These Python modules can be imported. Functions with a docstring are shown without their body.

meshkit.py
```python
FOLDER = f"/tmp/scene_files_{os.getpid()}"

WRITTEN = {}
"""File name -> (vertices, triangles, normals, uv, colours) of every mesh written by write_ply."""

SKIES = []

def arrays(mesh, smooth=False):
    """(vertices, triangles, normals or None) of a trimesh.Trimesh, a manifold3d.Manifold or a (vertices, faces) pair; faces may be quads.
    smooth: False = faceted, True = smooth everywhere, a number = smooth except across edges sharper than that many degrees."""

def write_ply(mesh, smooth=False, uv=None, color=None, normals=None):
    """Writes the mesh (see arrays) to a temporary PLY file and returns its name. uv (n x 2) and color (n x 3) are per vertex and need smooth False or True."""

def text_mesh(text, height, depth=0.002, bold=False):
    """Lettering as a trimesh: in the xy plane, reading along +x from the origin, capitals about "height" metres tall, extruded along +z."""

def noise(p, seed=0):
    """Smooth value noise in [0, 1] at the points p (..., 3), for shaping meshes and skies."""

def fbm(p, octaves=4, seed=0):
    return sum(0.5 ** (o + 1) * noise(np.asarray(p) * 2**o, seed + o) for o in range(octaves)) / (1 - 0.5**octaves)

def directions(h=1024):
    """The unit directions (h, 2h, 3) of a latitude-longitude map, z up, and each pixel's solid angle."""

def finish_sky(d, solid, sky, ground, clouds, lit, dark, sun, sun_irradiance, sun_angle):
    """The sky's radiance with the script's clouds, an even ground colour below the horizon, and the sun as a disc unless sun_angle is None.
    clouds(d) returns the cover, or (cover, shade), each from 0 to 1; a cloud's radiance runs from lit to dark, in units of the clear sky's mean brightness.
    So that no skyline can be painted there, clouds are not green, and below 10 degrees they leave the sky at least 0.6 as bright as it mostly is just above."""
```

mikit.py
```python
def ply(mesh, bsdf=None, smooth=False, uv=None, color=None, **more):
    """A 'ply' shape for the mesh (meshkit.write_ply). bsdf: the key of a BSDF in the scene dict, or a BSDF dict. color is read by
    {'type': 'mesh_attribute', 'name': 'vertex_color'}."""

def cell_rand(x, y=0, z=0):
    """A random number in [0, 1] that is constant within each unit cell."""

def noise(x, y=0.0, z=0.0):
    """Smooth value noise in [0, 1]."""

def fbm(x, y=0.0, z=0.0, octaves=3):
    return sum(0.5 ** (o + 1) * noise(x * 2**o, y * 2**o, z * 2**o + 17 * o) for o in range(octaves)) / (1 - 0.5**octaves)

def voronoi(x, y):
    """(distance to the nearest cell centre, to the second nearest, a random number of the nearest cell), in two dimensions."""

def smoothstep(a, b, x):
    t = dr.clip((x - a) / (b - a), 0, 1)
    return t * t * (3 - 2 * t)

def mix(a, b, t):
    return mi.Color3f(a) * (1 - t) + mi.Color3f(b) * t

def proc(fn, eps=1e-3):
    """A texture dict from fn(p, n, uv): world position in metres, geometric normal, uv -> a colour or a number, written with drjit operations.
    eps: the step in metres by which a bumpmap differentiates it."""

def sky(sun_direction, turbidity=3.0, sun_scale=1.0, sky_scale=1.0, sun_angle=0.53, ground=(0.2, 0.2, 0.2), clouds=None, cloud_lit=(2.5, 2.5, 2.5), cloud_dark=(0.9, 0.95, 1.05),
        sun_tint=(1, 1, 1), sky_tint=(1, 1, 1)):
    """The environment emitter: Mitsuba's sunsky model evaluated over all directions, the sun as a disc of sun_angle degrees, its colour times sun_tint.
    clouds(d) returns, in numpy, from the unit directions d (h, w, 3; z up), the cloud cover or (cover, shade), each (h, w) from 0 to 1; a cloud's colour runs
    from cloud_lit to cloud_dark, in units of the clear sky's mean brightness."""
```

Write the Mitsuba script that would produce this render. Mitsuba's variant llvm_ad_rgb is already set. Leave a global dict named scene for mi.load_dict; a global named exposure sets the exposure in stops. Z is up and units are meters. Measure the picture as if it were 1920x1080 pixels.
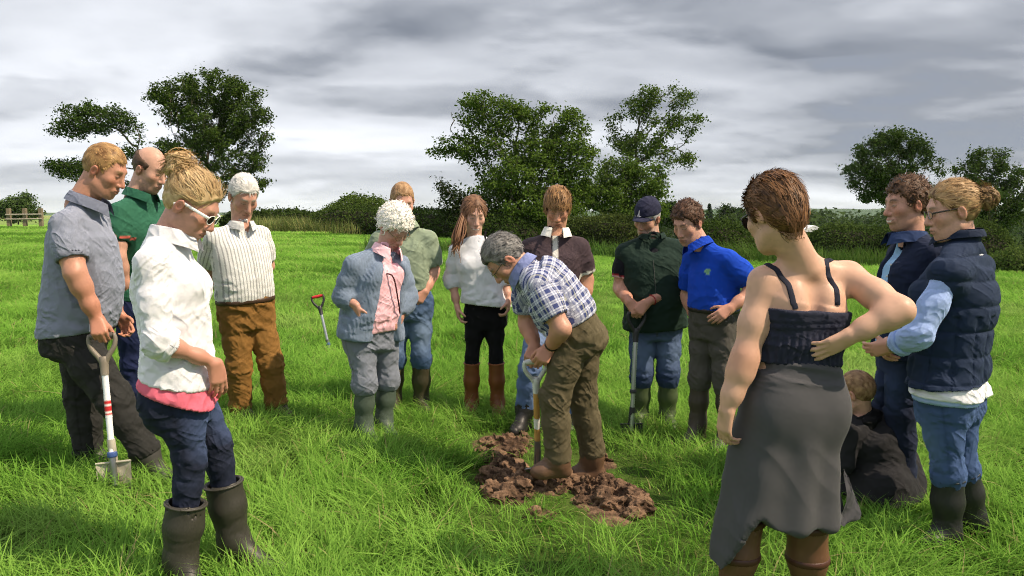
import math, random, numpy as np, trimesh, mitsuba as mi, mikit, meshkit
from concurrent.futures import ThreadPoolExecutor
T = mi.ScalarTransform4f
scene, labels = {}, {}

# ------------------------------------------------------------------ camera, light, exposure
FPX = 1507.0                                   # focal length in pixels of the 1920 px wide photograph
CAM = np.array([0.0, 0.0, 1.5])
PITCH = math.atan(140 / FPX)
CP, SP = math.cos(PITCH), math.sin(PITCH)
scene['camera'] = {'type': 'perspective', 'fov': 65.0, 'fov_axis': 'x', 'near_clip': 0.05, 'far_clip': 9000.0,
                   'to_world': T().look_at(origin=CAM.tolist(), target=[0, CP, 1.5 - SP], up=[0, 0, 1])}
exposure = 2.0
SUN = (0.80, -0.30, 1.02)


LIT, DARK, GAIN = (3.1, 3.2, 3.42), (0.70, 0.79, 0.98), 0.24


def clouds(d):
    """A low broken deck of stratocumulus: bright thin places, heavy grey bases, white gaps low on the horizon."""
    z = np.maximum(d[..., 2], 0.0)
    s = 1.0 / (z + 0.14)
    q = np.stack([d[..., 0] * s, d[..., 1] * s, 0 * s], -1)
    w = np.stack([meshkit.fbm(q * 0.9 + 9.1, 3, 5), meshkit.fbm(q * 0.9 + 3.7, 3, 6), 0 * s], -1) - 0.5
    big = meshkit.fbm(q * np.array((0.55, 0.75, 1)) + 0.9 * w + 15.7, 4, 11)
    K = np.array((1.5, 2.1, 1))
    f = lambda o: meshkit.fbm((q + o) * K + 1.1 * w + 4.2, 6, 21)
    lump = f(0)
    rel = lump - f(np.array((0.10, -0.16, 0)))
    edge = np.clip((lump - 0.42) / 0.16, 0, 1)
    edge = edge * edge * (3 - 2 * edge)
    puff = np.abs(2 * meshkit.fbm(q * np.array((2.6, 3.6, 1)) + 1.3 * w + 8.8, 4, 31) - 1)
    az = np.arctan2(d[..., 0], d[..., 1])
    shade = 0.40 + (big - 0.5) * 1.0 + 0.34 * edge + (lump - 0.5) * 0.5 - rel * 0.9 + (puff - 0.3) * 0.22
    shade = shade + 0.24 * np.tanh((az - 0.02) * 3.0) * np.exp(-((z - 0.085) / 0.07) ** 2) - 0.35 * np.clip((z - 0.20) * 3, -0.1, 1)
    low = np.exp(-((z - 0.012) / 0.035) ** 2)
    shade = shade - low * (0.22 + 1.0 * (lump - 0.45))
    return np.ones_like(z), np.clip(shade, 0, 1)


scene['sky'] = mikit.sky(SUN, turbidity=3, sun_scale=1.0, sky_scale=1.0, ground=(0.06, 0.09, 0.03), clouds=clouds,
                         cloud_lit=LIT, cloud_dark=DARK, sun_tint=(1.0, 1.0, 1.0))


def W(px, py, Y):
    """The point at depth Y (metres north of the camera) seen at that pixel of the photograph: how measured places were read off."""
    d = np.array([(px - 960) / FPX, CP - (py - 540) / FPX * SP, -SP - (py - 540) / FPX * CP])
    return CAM + d * (Y / d[1])


def G(x, y):
    """Height of the field."""
    x, y = np.asarray(x, float), np.asarray(y, float)
    far = np.clip((y - 30) / 60, 0, 1)
    g = -0.028 * np.clip(x, -14, 45)
    g = g + 0.03 * np.sin(x * 0.9 + 0.4) * np.sin(y * 0.7 + 1.1) * np.clip(y / 6, 0, 1) * np.clip((30 - y) / 10, 0, 1)
    return g - far * far * 1.5 * np.clip((x + 10) / 40, 0, 1)


def A(*v):
    return np.array(v, float)


def nrm(v):
    v = np.asarray(v, float)
    return v / (np.linalg.norm(v) + 1e-12)


def tag(key, label=None, category=None, group=None, kind=None):
    e = labels.setdefault(key, {})
    for k, v in (('label', label), ('category', category), ('group', group), ('kind', kind)):
        if v:
            e[k] = v
    return key


TAKEN = {}


def numbered(name):
    n = TAKEN.get(name, 0)
    TAKEN[name] = n + 1
    return name if n == 0 else f'{name}_{n:03d}'


def put(key, mesh, bsdf, smooth=True, color=None, uv=None, **more):
    """One entry of the scene; a key that is taken gets the next number."""
    key = numbered(key)
    v = np.asarray(mesh[0] if isinstance(mesh, tuple) else mesh.vertices)
    if color is not None and np.ndim(color) == 1:
        color = np.tile(np.asarray(color, float), (len(v), 1))
    scene[key] = mikit.ply(mesh, bsdf, smooth, uv=uv, color=color, **more)
    return key
import drjit as dr

# ------------------------------------------------------------------ materials
VC = {'type': 'mesh_attribute', 'name': 'vertex_color'}


def two(b):
    return {'type': 'twosided', 'bsdf': b}


def principled(color=VC, rough=0.6, spec=0.4, **m):
    if not isinstance(color, dict):
        color = {'type': 'rgb', 'value': [float(c) for c in color]}
    return {'type': 'principled', 'base_color': color, 'roughness': rough, 'specular': spec, **m}


def mat(name, b):
    scene[name] = b


mat('mat_skin', two(principled(rough=0.46, spec=0.35, sheen=0.15)))
mat('mat_hair', two(principled(rough=0.55, spec=0.28)))


def creases(p, n, uv):
    """Small folds of worn cloth, as height."""
    w = mikit.noise(p.x * 8, p.y * 8, p.z * 8)
    h = p.x * 0.8 + p.y * 0.6
    a = mikit.fbm(h * 26 + 2.5 * w, (p.x * 0.6 - p.y * 0.8) * 18, p.z * 6 + 2.0 * w, 2)
    b = mikit.fbm((h + p.z) * 20 + 2.2 * w, (h - p.z) * 6 + 1.5 * w, (p.x * 0.6 - p.y * 0.8) * 10, 2)
    c = mikit.fbm((h - p.z) * 24 - 2 * w, (h + p.z) * 7, (p.x * 0.6 - p.y * 0.8) * 10 + 5, 2)
    ra, rb, rc = (1 - dr.abs(2 * v - 1) for v in (a, b, c))
    m = mikit.noise(p.x * 4.5 + 7, p.y * 4.5, p.z * 4.5)
    k = mikit.noise(p.x * 5.5, p.y * 5.5 + 9, p.z * 5.5)
    return ra * ra * ra * 0.5 * k + rb * rb * rb * 0.9 * m + rc * rc * rc * 0.9 * (1 - m) + 0.02 * mikit.noise(p.x * 400, p.y * 400, p.z * 400)


mat('mat_cloth', two({'type': 'bumpmap', 'arbitrary': mikit.proc(creases, 2e-3), 'scale': 0.010, 'bsdf': principled(rough=0.88, spec=0.15, sheen=0.35)}))
mat('mat_jersey', two(principled(rough=0.9, spec=0.12, sheen=0.4)))
mat('mat_rubber', two(principled(rough=0.5, spec=0.45)))
mat('mat_gloss', two(principled(rough=0.22, spec=0.5)))
mat('mat_steel', two(principled(rough=0.34, metallic=0.85, spec=0.5)))


def rgb(r, g, b):
    """sRGB 0..255 as seen on the thing itself -> linear reflectance."""
    c = np.array([r, g, b], float) / 255
    return np.where(c < 0.04045, c / 12.92, ((c + 0.055) / 1.055) ** 2.4)


# ------------------------------------------------------------------ implicit bodies
class Sdf:
    """Smooth unions and cuts of simple solids, meshed by surface nets."""

    def __init__(s):
        s.ops, s.lo, s.hi = [], np.full(3, 1e9), np.full(3, -1e9)

    def add(s, fn, lo, hi, k, op='u'):
        lo, hi = np.asarray(lo, float), np.asarray(hi, float)
        s.ops.append((op, fn, lo, hi, k))
        if op == 'u':
            s.lo, s.hi = np.minimum(s.lo, lo), np.maximum(s.hi, hi)
        return s

    def cone(s, a, b, ra, rb, k=0.02, op='u', flat=None):
        a, b = np.asarray(a, np.float32), np.asarray(b, np.float32)
        ab = b - a
        L = float(ab @ ab) + 1e-12
        fl = None if flat is None else (nrm(flat[0]).astype(np.float32), np.float32(1 - 1 / flat[1]))

        def fn(p):
            q = p - a
            t = np.clip(q @ ab / L, 0, 1)
            q = q - t[:, None] * ab
            if fl is not None:
                q = q - (fl[1] * (q @ fl[0]))[:, None] * fl[0]
            return np.sqrt((q * q).sum(1)) - (ra + (rb - ra) * t)
        m = max(ra, rb) * (1 if flat is None else max(1, flat[1]))
        return s.add(fn, np.minimum(a, b) - m, np.maximum(a, b) + m, k, op)

    def chain(s, pts, radii, k=0.02, k0=None, flat=None, op='u'):
        for i in range(len(pts) - 1):
            s.cone(pts[i], pts[i + 1], radii[i], radii[i + 1], k if (i or k0 is None) else k0, op, flat)
        return s

    def ell(s, c, r, axes=None, k=0.02, op='u'):
        c, r = np.asarray(c, np.float32), np.asarray(r, np.float32)
        M = np.eye(3, dtype=np.float32) if axes is None else np.asarray(axes, np.float32)

        def fn(p):
            q = (p - c) @ M.T
            a = np.sqrt(((q / r) ** 2).sum(1))
            b = np.sqrt(((q / (r * r)) ** 2).sum(1)) + 1e-9
            return a * (a - 1) / b
        e = np.abs(M.T) @ r
        return s.add(fn, c - e, c + e, k, op)

    def loft(s, C, a, b, R, Fw, n=2.3, k=0.03, op='u', grow=0.0):
        """Elliptic sections: centres C, half widths a along R, half depths b along Fw."""
        C, R, Fw = (np.asarray(v, np.float32) for v in (C, R, Fw))
        a, b = np.asarray(a, np.float32) + np.float32(grow), np.asarray(b, np.float32) + np.float32(grow)
        n = np.broadcast_to(np.asarray(n, np.float32), a.shape)

        tg = np.gradient(C, axis=0)
        tg /= np.linalg.norm(tg, axis=1, keepdims=True)
        tg = tg.astype(np.float32)
        off = (C * tg).sum(1)

        def fn(p):
            S = p @ tg.T - off
            best = np.full(len(p), 1e9, np.float32)
            out = np.full(len(p), 0.3, np.float32)
            last = len(C) - 2
            for i in range(len(C) - 1):
                s0, s1 = S[:, i], S[:, i + 1]
                m_ = (s0 >= 0) & (s1 <= 0)
                if i == 0:
                    m_ |= s0 < 0
                if i == last:
                    m_ |= s1 > 0
                j = np.nonzero(m_)[0]
                if not len(j):
                    continue
                s0, s1, pj = s0[j], s1[j], p[j]
                t = np.clip(s0 / np.maximum(s0 - s1, 1e-6), 0, 1)
                w = np.maximum(-s0, 0) if i == 0 else np.zeros_like(s0)
                if i == last:
                    w = np.maximum(w, s1)
                t = t[:, None]
                q = pj - (C[i] + t * (C[i + 1] - C[i]))
                r_, f_ = R[i] + t * (R[i + 1] - R[i]), Fw[i] + t * (Fw[i + 1] - Fw[i])
                aa, bb, nn = (x[i] + t[:, 0] * (x[i + 1] - x[i]) for x in (a, b, n))
                u, v = np.abs((q * r_).sum(1)), np.abs((q * f_).sum(1))
                rad = np.sqrt(u * u + v * v) + 1e-6
                qq = ((u / aa) ** nn + (v / bb) ** nn) ** (1 / nn) + 1e-6
                dr = np.where(qq > 0.6, rad * (1 - 1 / qq), (qq - 1) * np.minimum(aa, bb))
                dd = np.where(w > 0, np.where(dr > 0, np.sqrt(dr * dr + w * w), np.maximum(w, dr)), dr)
                k_ = rad + w
                sel = k_ < best[j]
                best[j] = np.where(sel, k_, best[j])
                out[j] = np.where(sel, dd, out[j])
            return out
        m = np.maximum(a, b)[:, None]
        return s.add(fn, (C - m).min(0), (C + m).max(0), k, op)

    def sub(s, other, k=0.005, M=None, grow=0.0):
        """Union with another Sdf (M: 4 x 4 from its frame to this one)."""
        if M is None:
            return s.add(lambda p: other.eval(p) - grow, other.lo - grow, other.hi + grow, k)
        inv = np.linalg.inv(M).astype(np.float32)
        c = np.array([[x, y, z, 1] for x in (other.lo[0], other.hi[0]) for y in (other.lo[1], other.hi[1]) for z in (other.lo[2], other.hi[2])]) @ M.T
        return s.add(lambda p: other.eval(p @ inv[:3, :3].T + inv[:3, 3]) - grow, c[:, :3].min(0) - grow, c[:, :3].max(0) + grow, k)

    def cut(s, p0, n, k=0.004, near=None, rad=None):
        """Removes what lies on the n side of the plane (only within rad of near)."""
        p0, n = np.asarray(p0, np.float32), nrm(n).astype(np.float32)

        def fn(p):
            d = -((p - p0) @ n)
            if near is not None:
                d = np.maximum(d, np.sqrt(((p - np.asarray(near, np.float32)) ** 2).sum(1)) - rad)
            return d
        lo, hi = (np.full(3, -1e9), np.full(3, 1e9)) if near is None else (np.asarray(near) - rad, np.asarray(near) + rad)
        s.ops.append(('s', fn, lo, hi, k))
        return s

    def eval(s, p):
        p = np.asarray(p, np.float32)
        d = np.full(len(p), 0.5, np.float32)
        for op, fn, lo, hi, k in s.ops:
            m = k + 0.07 if op == 'u' else k + 0.01
            if lo[0] > -1e8:
                i = np.nonzero(((p > (lo - m).astype(np.float32)) & (p < (hi + m).astype(np.float32))).all(1))[0]
                if not len(i):
                    continue
                e, c = fn(p[i]), d[i]
            else:
                i, e, c = slice(None), fn(p), d
            if op == 's':
                e = -e
                h = np.maximum(k - np.abs(c - e), 0) / k
                d[i] = np.maximum(c, e) + h * h * k * 0.25
            else:
                h = np.maximum(k - np.abs(c - e), 0) / k
                d[i] = np.minimum(c, e) - h * h * k * 0.25
        return d

    def mesh(s, h, lo=None, hi=None, offset=0.0):
        lo = s.lo - 2 * h if lo is None else np.maximum(np.asarray(lo, float), s.lo - 2 * h)
        hi = s.hi + 2 * h if hi is None else np.minimum(np.asarray(hi, float), s.hi + 2 * h)
        C = 4
        nc = np.maximum(np.ceil((hi - lo) / (h * C)).astype(int), 1)
        ax = [lo[i] + (np.arange(nc[i]) + 0.5) * h * C for i in range(3)]
        P = np.stack(np.meshgrid(*ax, indexing='ij'), -1).reshape(-1, 3)
        dc = s.eval(P).reshape(nc) - offset
        near = np.abs(dc) < h * C * 1.25
        n = nc * C + 1
        D = np.repeat(np.repeat(np.repeat(dc, C, 0), C, 1), C, 2)
        D = np.pad(D, ((0, 1),) * 3, mode='edge')
        act = np.zeros(n, bool)
        big = np.repeat(np.repeat(np.repeat(near, C, 0), C, 1), C, 2)
        for a_ in (0, 1):
            for b_ in (0, 1):
                for c_ in (0, 1):
                    act[a_:a_ + n[0] - 1, b_:b_ + n[1] - 1, c_:c_ + n[2] - 1] |= big
        I = np.nonzero(act)
        Q = (lo + np.stack(I, -1) * h).astype(np.float32)
        D[I] = s.eval(Q) - offset
        return nets(D, lo, h)


CORN = np.array([[x, y, z] for x in (0, 1) for y in (0, 1) for z in (0, 1)])
EDGES = [(a, b) for a in range(8) for b in range(a + 1, 8) if np.abs(CORN[a] - CORN[b]).sum() == 1]


def nets(D, lo, h):
    S = D < 0
    n = np.array(D.shape)
    cnt = sum(S[c[0]:n[0] - 1 + c[0], c[1]:n[1] - 1 + c[1], c[2]:n[2] - 1 + c[2]].astype(np.int8) for c in CORN)
    cell = np.nonzero((cnt > 0) & (cnt < 8))
    base = np.stack(cell, -1)
    vals = np.stack([D[cell[0] + c[0], cell[1] + c[1], cell[2] + c[2]] for c in CORN], 1)
    acc, num = np.zeros((len(base), 3)), np.zeros(len(base))
    for a, b in EDGES:
        va, vb = vals[:, a], vals[:, b]
        x = (va < 0) != (vb < 0)
        t = np.where(x, va / np.where(x, va - vb, 1), 0)
        acc += np.where(x[:, None], CORN[a] + t[:, None] * (CORN[b] - CORN[a]), 0)
        num += x
    V = lo + (base + acc / np.maximum(num, 1)[:, None]) * h
    idx = np.full(n - 1, -1, np.int32)
    idx[cell] = np.arange(len(base))
    faces = []
    for ax in range(3):
        b, c = (ax + 1) % 3, (ax + 2) % 3
        sl0, sl1 = [slice(None)] * 3, [slice(None)] * 3
        sl0[ax], sl1[ax] = slice(0, n[ax] - 1), slice(1, n[ax])
        for q in (b, c):
            sl0[q] = sl1[q] = slice(1, n[q] - 1)
        s0, s1 = S[tuple(sl0)], S[tuple(sl1)]
        e = np.stack(np.nonzero(s0 != s1), -1)
        if not len(e):
            continue
        inside = s0[tuple(e.T)]
        off = np.zeros(3, int)
        off[b] = off[c] = 1
        e = e + off
        q = []
        for db, dc_ in ((-1, -1), (0, -1), (0, 0), (-1, 0)):
            o = np.zeros(3, int)
            o[b], o[c] = db, dc_
            q.append(idx[tuple((e + o).T)])
        q = np.stack(q, 1)
        q[~inside] = q[~inside][:, ::-1]
        q = q[(q >= 0).all(1)]
        faces.append(q)
    if not faces:
        return np.zeros((0, 3)), np.zeros((0, 3), int)
    q = np.vstack(faces)
    return V, np.vstack([q[:, [0, 1, 2]], q[:, [0, 2, 3]]])


def vnormals(v, f):
    n = np.zeros_like(v)
    fn = np.cross(v[f[:, 1]] - v[f[:, 0]], v[f[:, 2]] - v[f[:, 0]])
    for k in range(3):
        np.add.at(n, f[:, k], fn)
    return n / (np.linalg.norm(n, axis=1, keepdims=True) + 1e-12)


def join(*ms):
    V, Fs, at = [], [], 0
    for v, f in ms:
        V.append(v)
        Fs.append(np.asarray(f) + at)
        at += len(v)
    return np.vstack(V), np.vstack(Fs)


def frame(d, up=(0, 0, 1)):
    d = nrm(d)
    s = np.cross(d, up)
    s = nrm(s) if np.linalg.norm(s) > 1e-4 else nrm(np.cross(d, (1, 0, 0)))
    return d, s, np.cross(s, d)


def rot(axis, deg):
    a, t = nrm(axis), math.radians(deg)
    K = np.array([[0, -a[2], a[1]], [a[2], 0, -a[0]], [-a[1], a[0], 0]])
    return np.eye(3) + math.sin(t) * K + (1 - math.cos(t)) * K @ K


def tube(pts, radii, sides=8, caps=True, flat=1.0, up=(0, 0, 1)):
    """A swept round bar through pts."""
    p = np.asarray(pts, float)
    r = np.broadcast_to(np.asarray(radii, float), (len(p),))
    t = np.gradient(p, axis=0)
    t /= np.linalg.norm(t, axis=1, keepdims=True) + 1e-12
    a = np.zeros_like(t)
    prev = np.asarray(up, float)
    for i in range(len(p)):
        x = prev - t[i] * (prev @ t[i])
        if np.linalg.norm(x) < 1e-3:
            x = np.cross(t[i], (1, 0.3, 0.2))
        prev = a[i] = nrm(x)
    b = np.cross(t, a)
    ang = np.arange(sides) * 2 * np.pi / sides
    v = p[:, None] + r[:, None, None] * (flat * np.cos(ang)[None, :, None] * a[:, None] + np.sin(ang)[None, :, None] * b[:, None])
    i, j = np.meshgrid(np.arange(len(p) - 1), np.arange(sides), indexing='ij')
    q = np.stack([i * sides + j, i * sides + (j + 1) % sides, (i + 1) * sides + (j + 1) % sides, (i + 1) * sides + j], -1).reshape(-1, 4)
    f = np.vstack([q[:, [0, 1, 2]], q[:, [0, 2, 3]]])
    v = v.reshape(-1, 3)
    if caps:
        n = len(v)
        v = np.vstack([v, p[:1], p[-1:]])
        k = np.arange(sides)
        f = np.vstack([f, np.stack([(k + 1) % sides, k, np.full(sides, n)], 1),
                       np.stack([n - 1 - k, n - 1 - (k + 1) % sides, np.full(sides, n + 1)], 1)])
    return v, f


def grid_mesh(Pts):
    """Quads over an (m, n, 3) array of points."""
    m, n = Pts.shape[:2]
    i, j = np.meshgrid(np.arange(m - 1), np.arange(n - 1), indexing='ij')
    a = i * n + j
    q = np.stack([a, a + 1, a + n + 1, a + n], -1).reshape(-1, 4)
    return Pts.reshape(-1, 3), np.vstack([q[:, [0, 1, 2]], q[:, [0, 2, 3]]])


def spline(P, n):
    """n points along a Catmull-Rom curve through the rows of P."""
    P = np.asarray(P, float)
    m = len(P)
    if m == 2:
        return P[0] + (P[1] - P[0]) * np.linspace(0, 1, n)[:, None]
    E = np.vstack([2 * P[0] - P[1], P, 2 * P[-1] - P[-2]])
    u = np.linspace(0, m - 1, n)
    i = np.minimum(u.astype(int), m - 2)
    t = (u - i)[:, None]
    a, b, c, d = E[i], E[i + 1], E[i + 2], E[i + 3]
    return 0.5 * (2 * b + (c - a) * t + (2 * a - 5 * b + 4 * c - d) * t ** 2 + (3 * b - a - 3 * c + d) * t ** 3)


def ridged(q, seed=0):
    n = meshkit.fbm(q, 2, seed)
    return (1 - np.abs(2 * n - 1)) ** 2 - 0.45
# ------------------------------------------------------------------ people
def head_sdf(jaw=1.0, nose=1.0, fat=0.0, ear=1.0, chin=1.0, smile=0.0):
    s = Sdf()                                             # frame: x the person's right, y forward, z up, origin between the ears
    s.ell((0, -0.012, 0.036), (0.076, 0.098, 0.090), k=0.02)
    s.ell((0, 0.034, -0.018), (0.062 + fat, 0.062, 0.085), k=0.03)
    s.ell((0, 0.030, -0.066), (0.053 * jaw + fat, 0.056, 0.044), k=0.025)
    s.ell((0, 0.070, -0.094), (0.022 * chin, 0.020, 0.018 * chin), k=0.025)
    s.cone((-0.028, 0.080, 0.030), (0.028, 0.080, 0.030), 0.015, 0.015, k=0.018)
    for x in (-1, 1):
        s.ell((x * 0.045, 0.060, -0.016), (0.022, 0.022, 0.020), k=0.025)
        s.cone((x * 0.052, 0.0, -0.055), (x * 0.036, 0.052, -0.090), 0.014 + fat * .5, 0.012, k=0.03)
        s.add(lambda p, x=x: np.sqrt(((p - np.array((x * 0.031, 0.103, 0.010), np.float32)) ** 2).sum(1)) - 0.018, (x * 0.031 - .02, 0.08, -0.01), (x * 0.031 + .02, 0.125, 0.03), 0.012, 's')
        s.ell((x * 0.031, 0.079, 0.010), (0.0145, 0.0125, 0.0120), k=0.004)
    n = nose
    s.cone((0, 0.090, 0.018), (0, 0.090 + 0.024 * n, -0.026), 0.0095, 0.0120 * (0.6 + 0.4 * n), k=0.012)
    for x in (-1, 1):
        s.ell((x * 0.0125, 0.094 + 0.006 * n, -0.031), (0.0085, 0.012, 0.0085), k=0.007)
    w = 0.024 + 0.006 * smile
    s.ell((0, 0.088, -0.060), (w + 0.004, 0.014, 0.016), k=0.012)
    s.ell((0, 0.0985, -0.0555), (w * .8, 0.0075, 0.0055), k=0.005)
    s.ell((0, 0.0965, -0.0675), (w * .7, 0.0080, 0.0060), k=0.005)
    s.cone((-w, 0.098, -0.0615 + 0.006 * smile), (0, 0.107, -0.0615), 0.0022, 0.0026, k=0.003, op='s')
    s.cone((w, 0.098, -0.0615 + 0.006 * smile), (0, 0.107, -0.0615), 0.0022, 0.0026, k=0.003, op='s')
    for x in (-1, 1):
        ax = rot((0, 1, 0), x * 14) @ rot((1, 0, 0), -14)
        s.ell((x * 0.083, -0.010, -0.004), np.array((0.0075, 0.019, 0.032)) * ear, axes=ax.T, k=0.008)
        s.ell((x * 0.093, -0.005, 0.000), np.array((0.0075, 0.010, 0.016)) * ear, axes=ax.T, k=0.006, op='s')
    return s


def hand_sdf(s, wrist, d, n, side, curl=(35, 40, 30), thumb=(25, 20, 25), size=1.0, spread=6, fing=None):
    """Palm, four fingers and a thumb. d wrist to knuckles, n out of the palm, side 1 right or -1 left."""
    d = nrm(d)
    n = nrm(n - d * (n @ d))
    l = np.cross(d, n) * side                             # towards the thumb
    w, z = np.asarray(wrist, float), size
    P = lambda a, b, c: w + z * (a * d + b * l + c * n)
    for y, r in ((0.027, 0.0150), (0.009, 0.0158), (-0.009, 0.0152), (-0.026, 0.0138)):
        s.cone(P(0.006, y * 0.62, 0), P(0.082 - abs(y - 0.006) * 0.25, y, 0.002), 0.0165 * z, r * 0.88 * z, k=0.014)
    s.cone(P(0.015, 0.018, 0.006), P(0.050, 0.026, 0.010), 0.016 * z, 0.015 * z, k=0.015)
    spec = ((0.0285, 0.083, (0.044, 0.026, 0.021), 0.0090, 1), (0.0090, 0.087, (0.048, 0.030, 0.023), 0.0094, 0.3),
            (-0.0105, 0.084, (0.044, 0.028, 0.022), 0.0089, -0.4), (-0.0280, 0.076, (0.034, 0.021, 0.019), 0.0078, -1.2))
    for i, (y, x, L, r, sp) in enumerate(spec):
        c = curl if fing is None else fing[i]
        p, ang = P(x, y, 0), 0.0
        base = nrm(d + l * math.tan(math.radians(spread * sp)))
        pts = [p]
        for q in range(3):
            ang += c[q] + (i * 3 - 4 if q == 0 else 0)
            a = math.radians(ang)
            p = p + z * L[q] * (math.cos(a) * base + math.sin(a) * n)
            pts.append(p)
        rr = [r * z * 1.04, r * z, r * z * 0.92, r * z * 0.78]
        for q in range(3):
            s.cone(pts[q], pts[q + 1], rr[q], rr[q + 1], k=0.006 if q == 0 else 0.002)
    a, b, c = (math.radians(v) for v in thumb)
    p = P(0.028, 0.024, 0.006)
    dirs = []
    v = nrm(d * math.cos(a + 0.45) + l * math.sin(a + 0.45) + n * 0.45)
    dirs.append(v)
    v2 = nrm(v + (d * 0.5 - l * 0.5) * math.sin(b) + n * math.sin(b) * 0.6)
    dirs.append(v2)
    v3 = nrm(v2 + (d * 0.3 - l * 0.7) * math.sin(c) + n * math.sin(c) * 0.4)
    dirs.append(v3)
    for q, (L, r0, r1) in enumerate(((0.036, 0.0135, 0.0112), (0.030, 0.0108, 0.0100), (0.025, 0.0098, 0.0080))):
        e = p + z * L * dirs[q]
        s.cone(p, e, r0 * z, r1 * z, k=0.010 if q == 0 else 0.003)
        p = e
    return s


def gauss(v, c, r):
    return np.exp(-(((v - np.asarray(c)) / np.asarray(r)) ** 2).sum(1))


def lerp_c(c, target, w):
    return c + (np.asarray(target) - c) * np.clip(w, 0, 1)[:, None]


SKIN = np.array([0.53, 0.305, 0.225])


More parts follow.
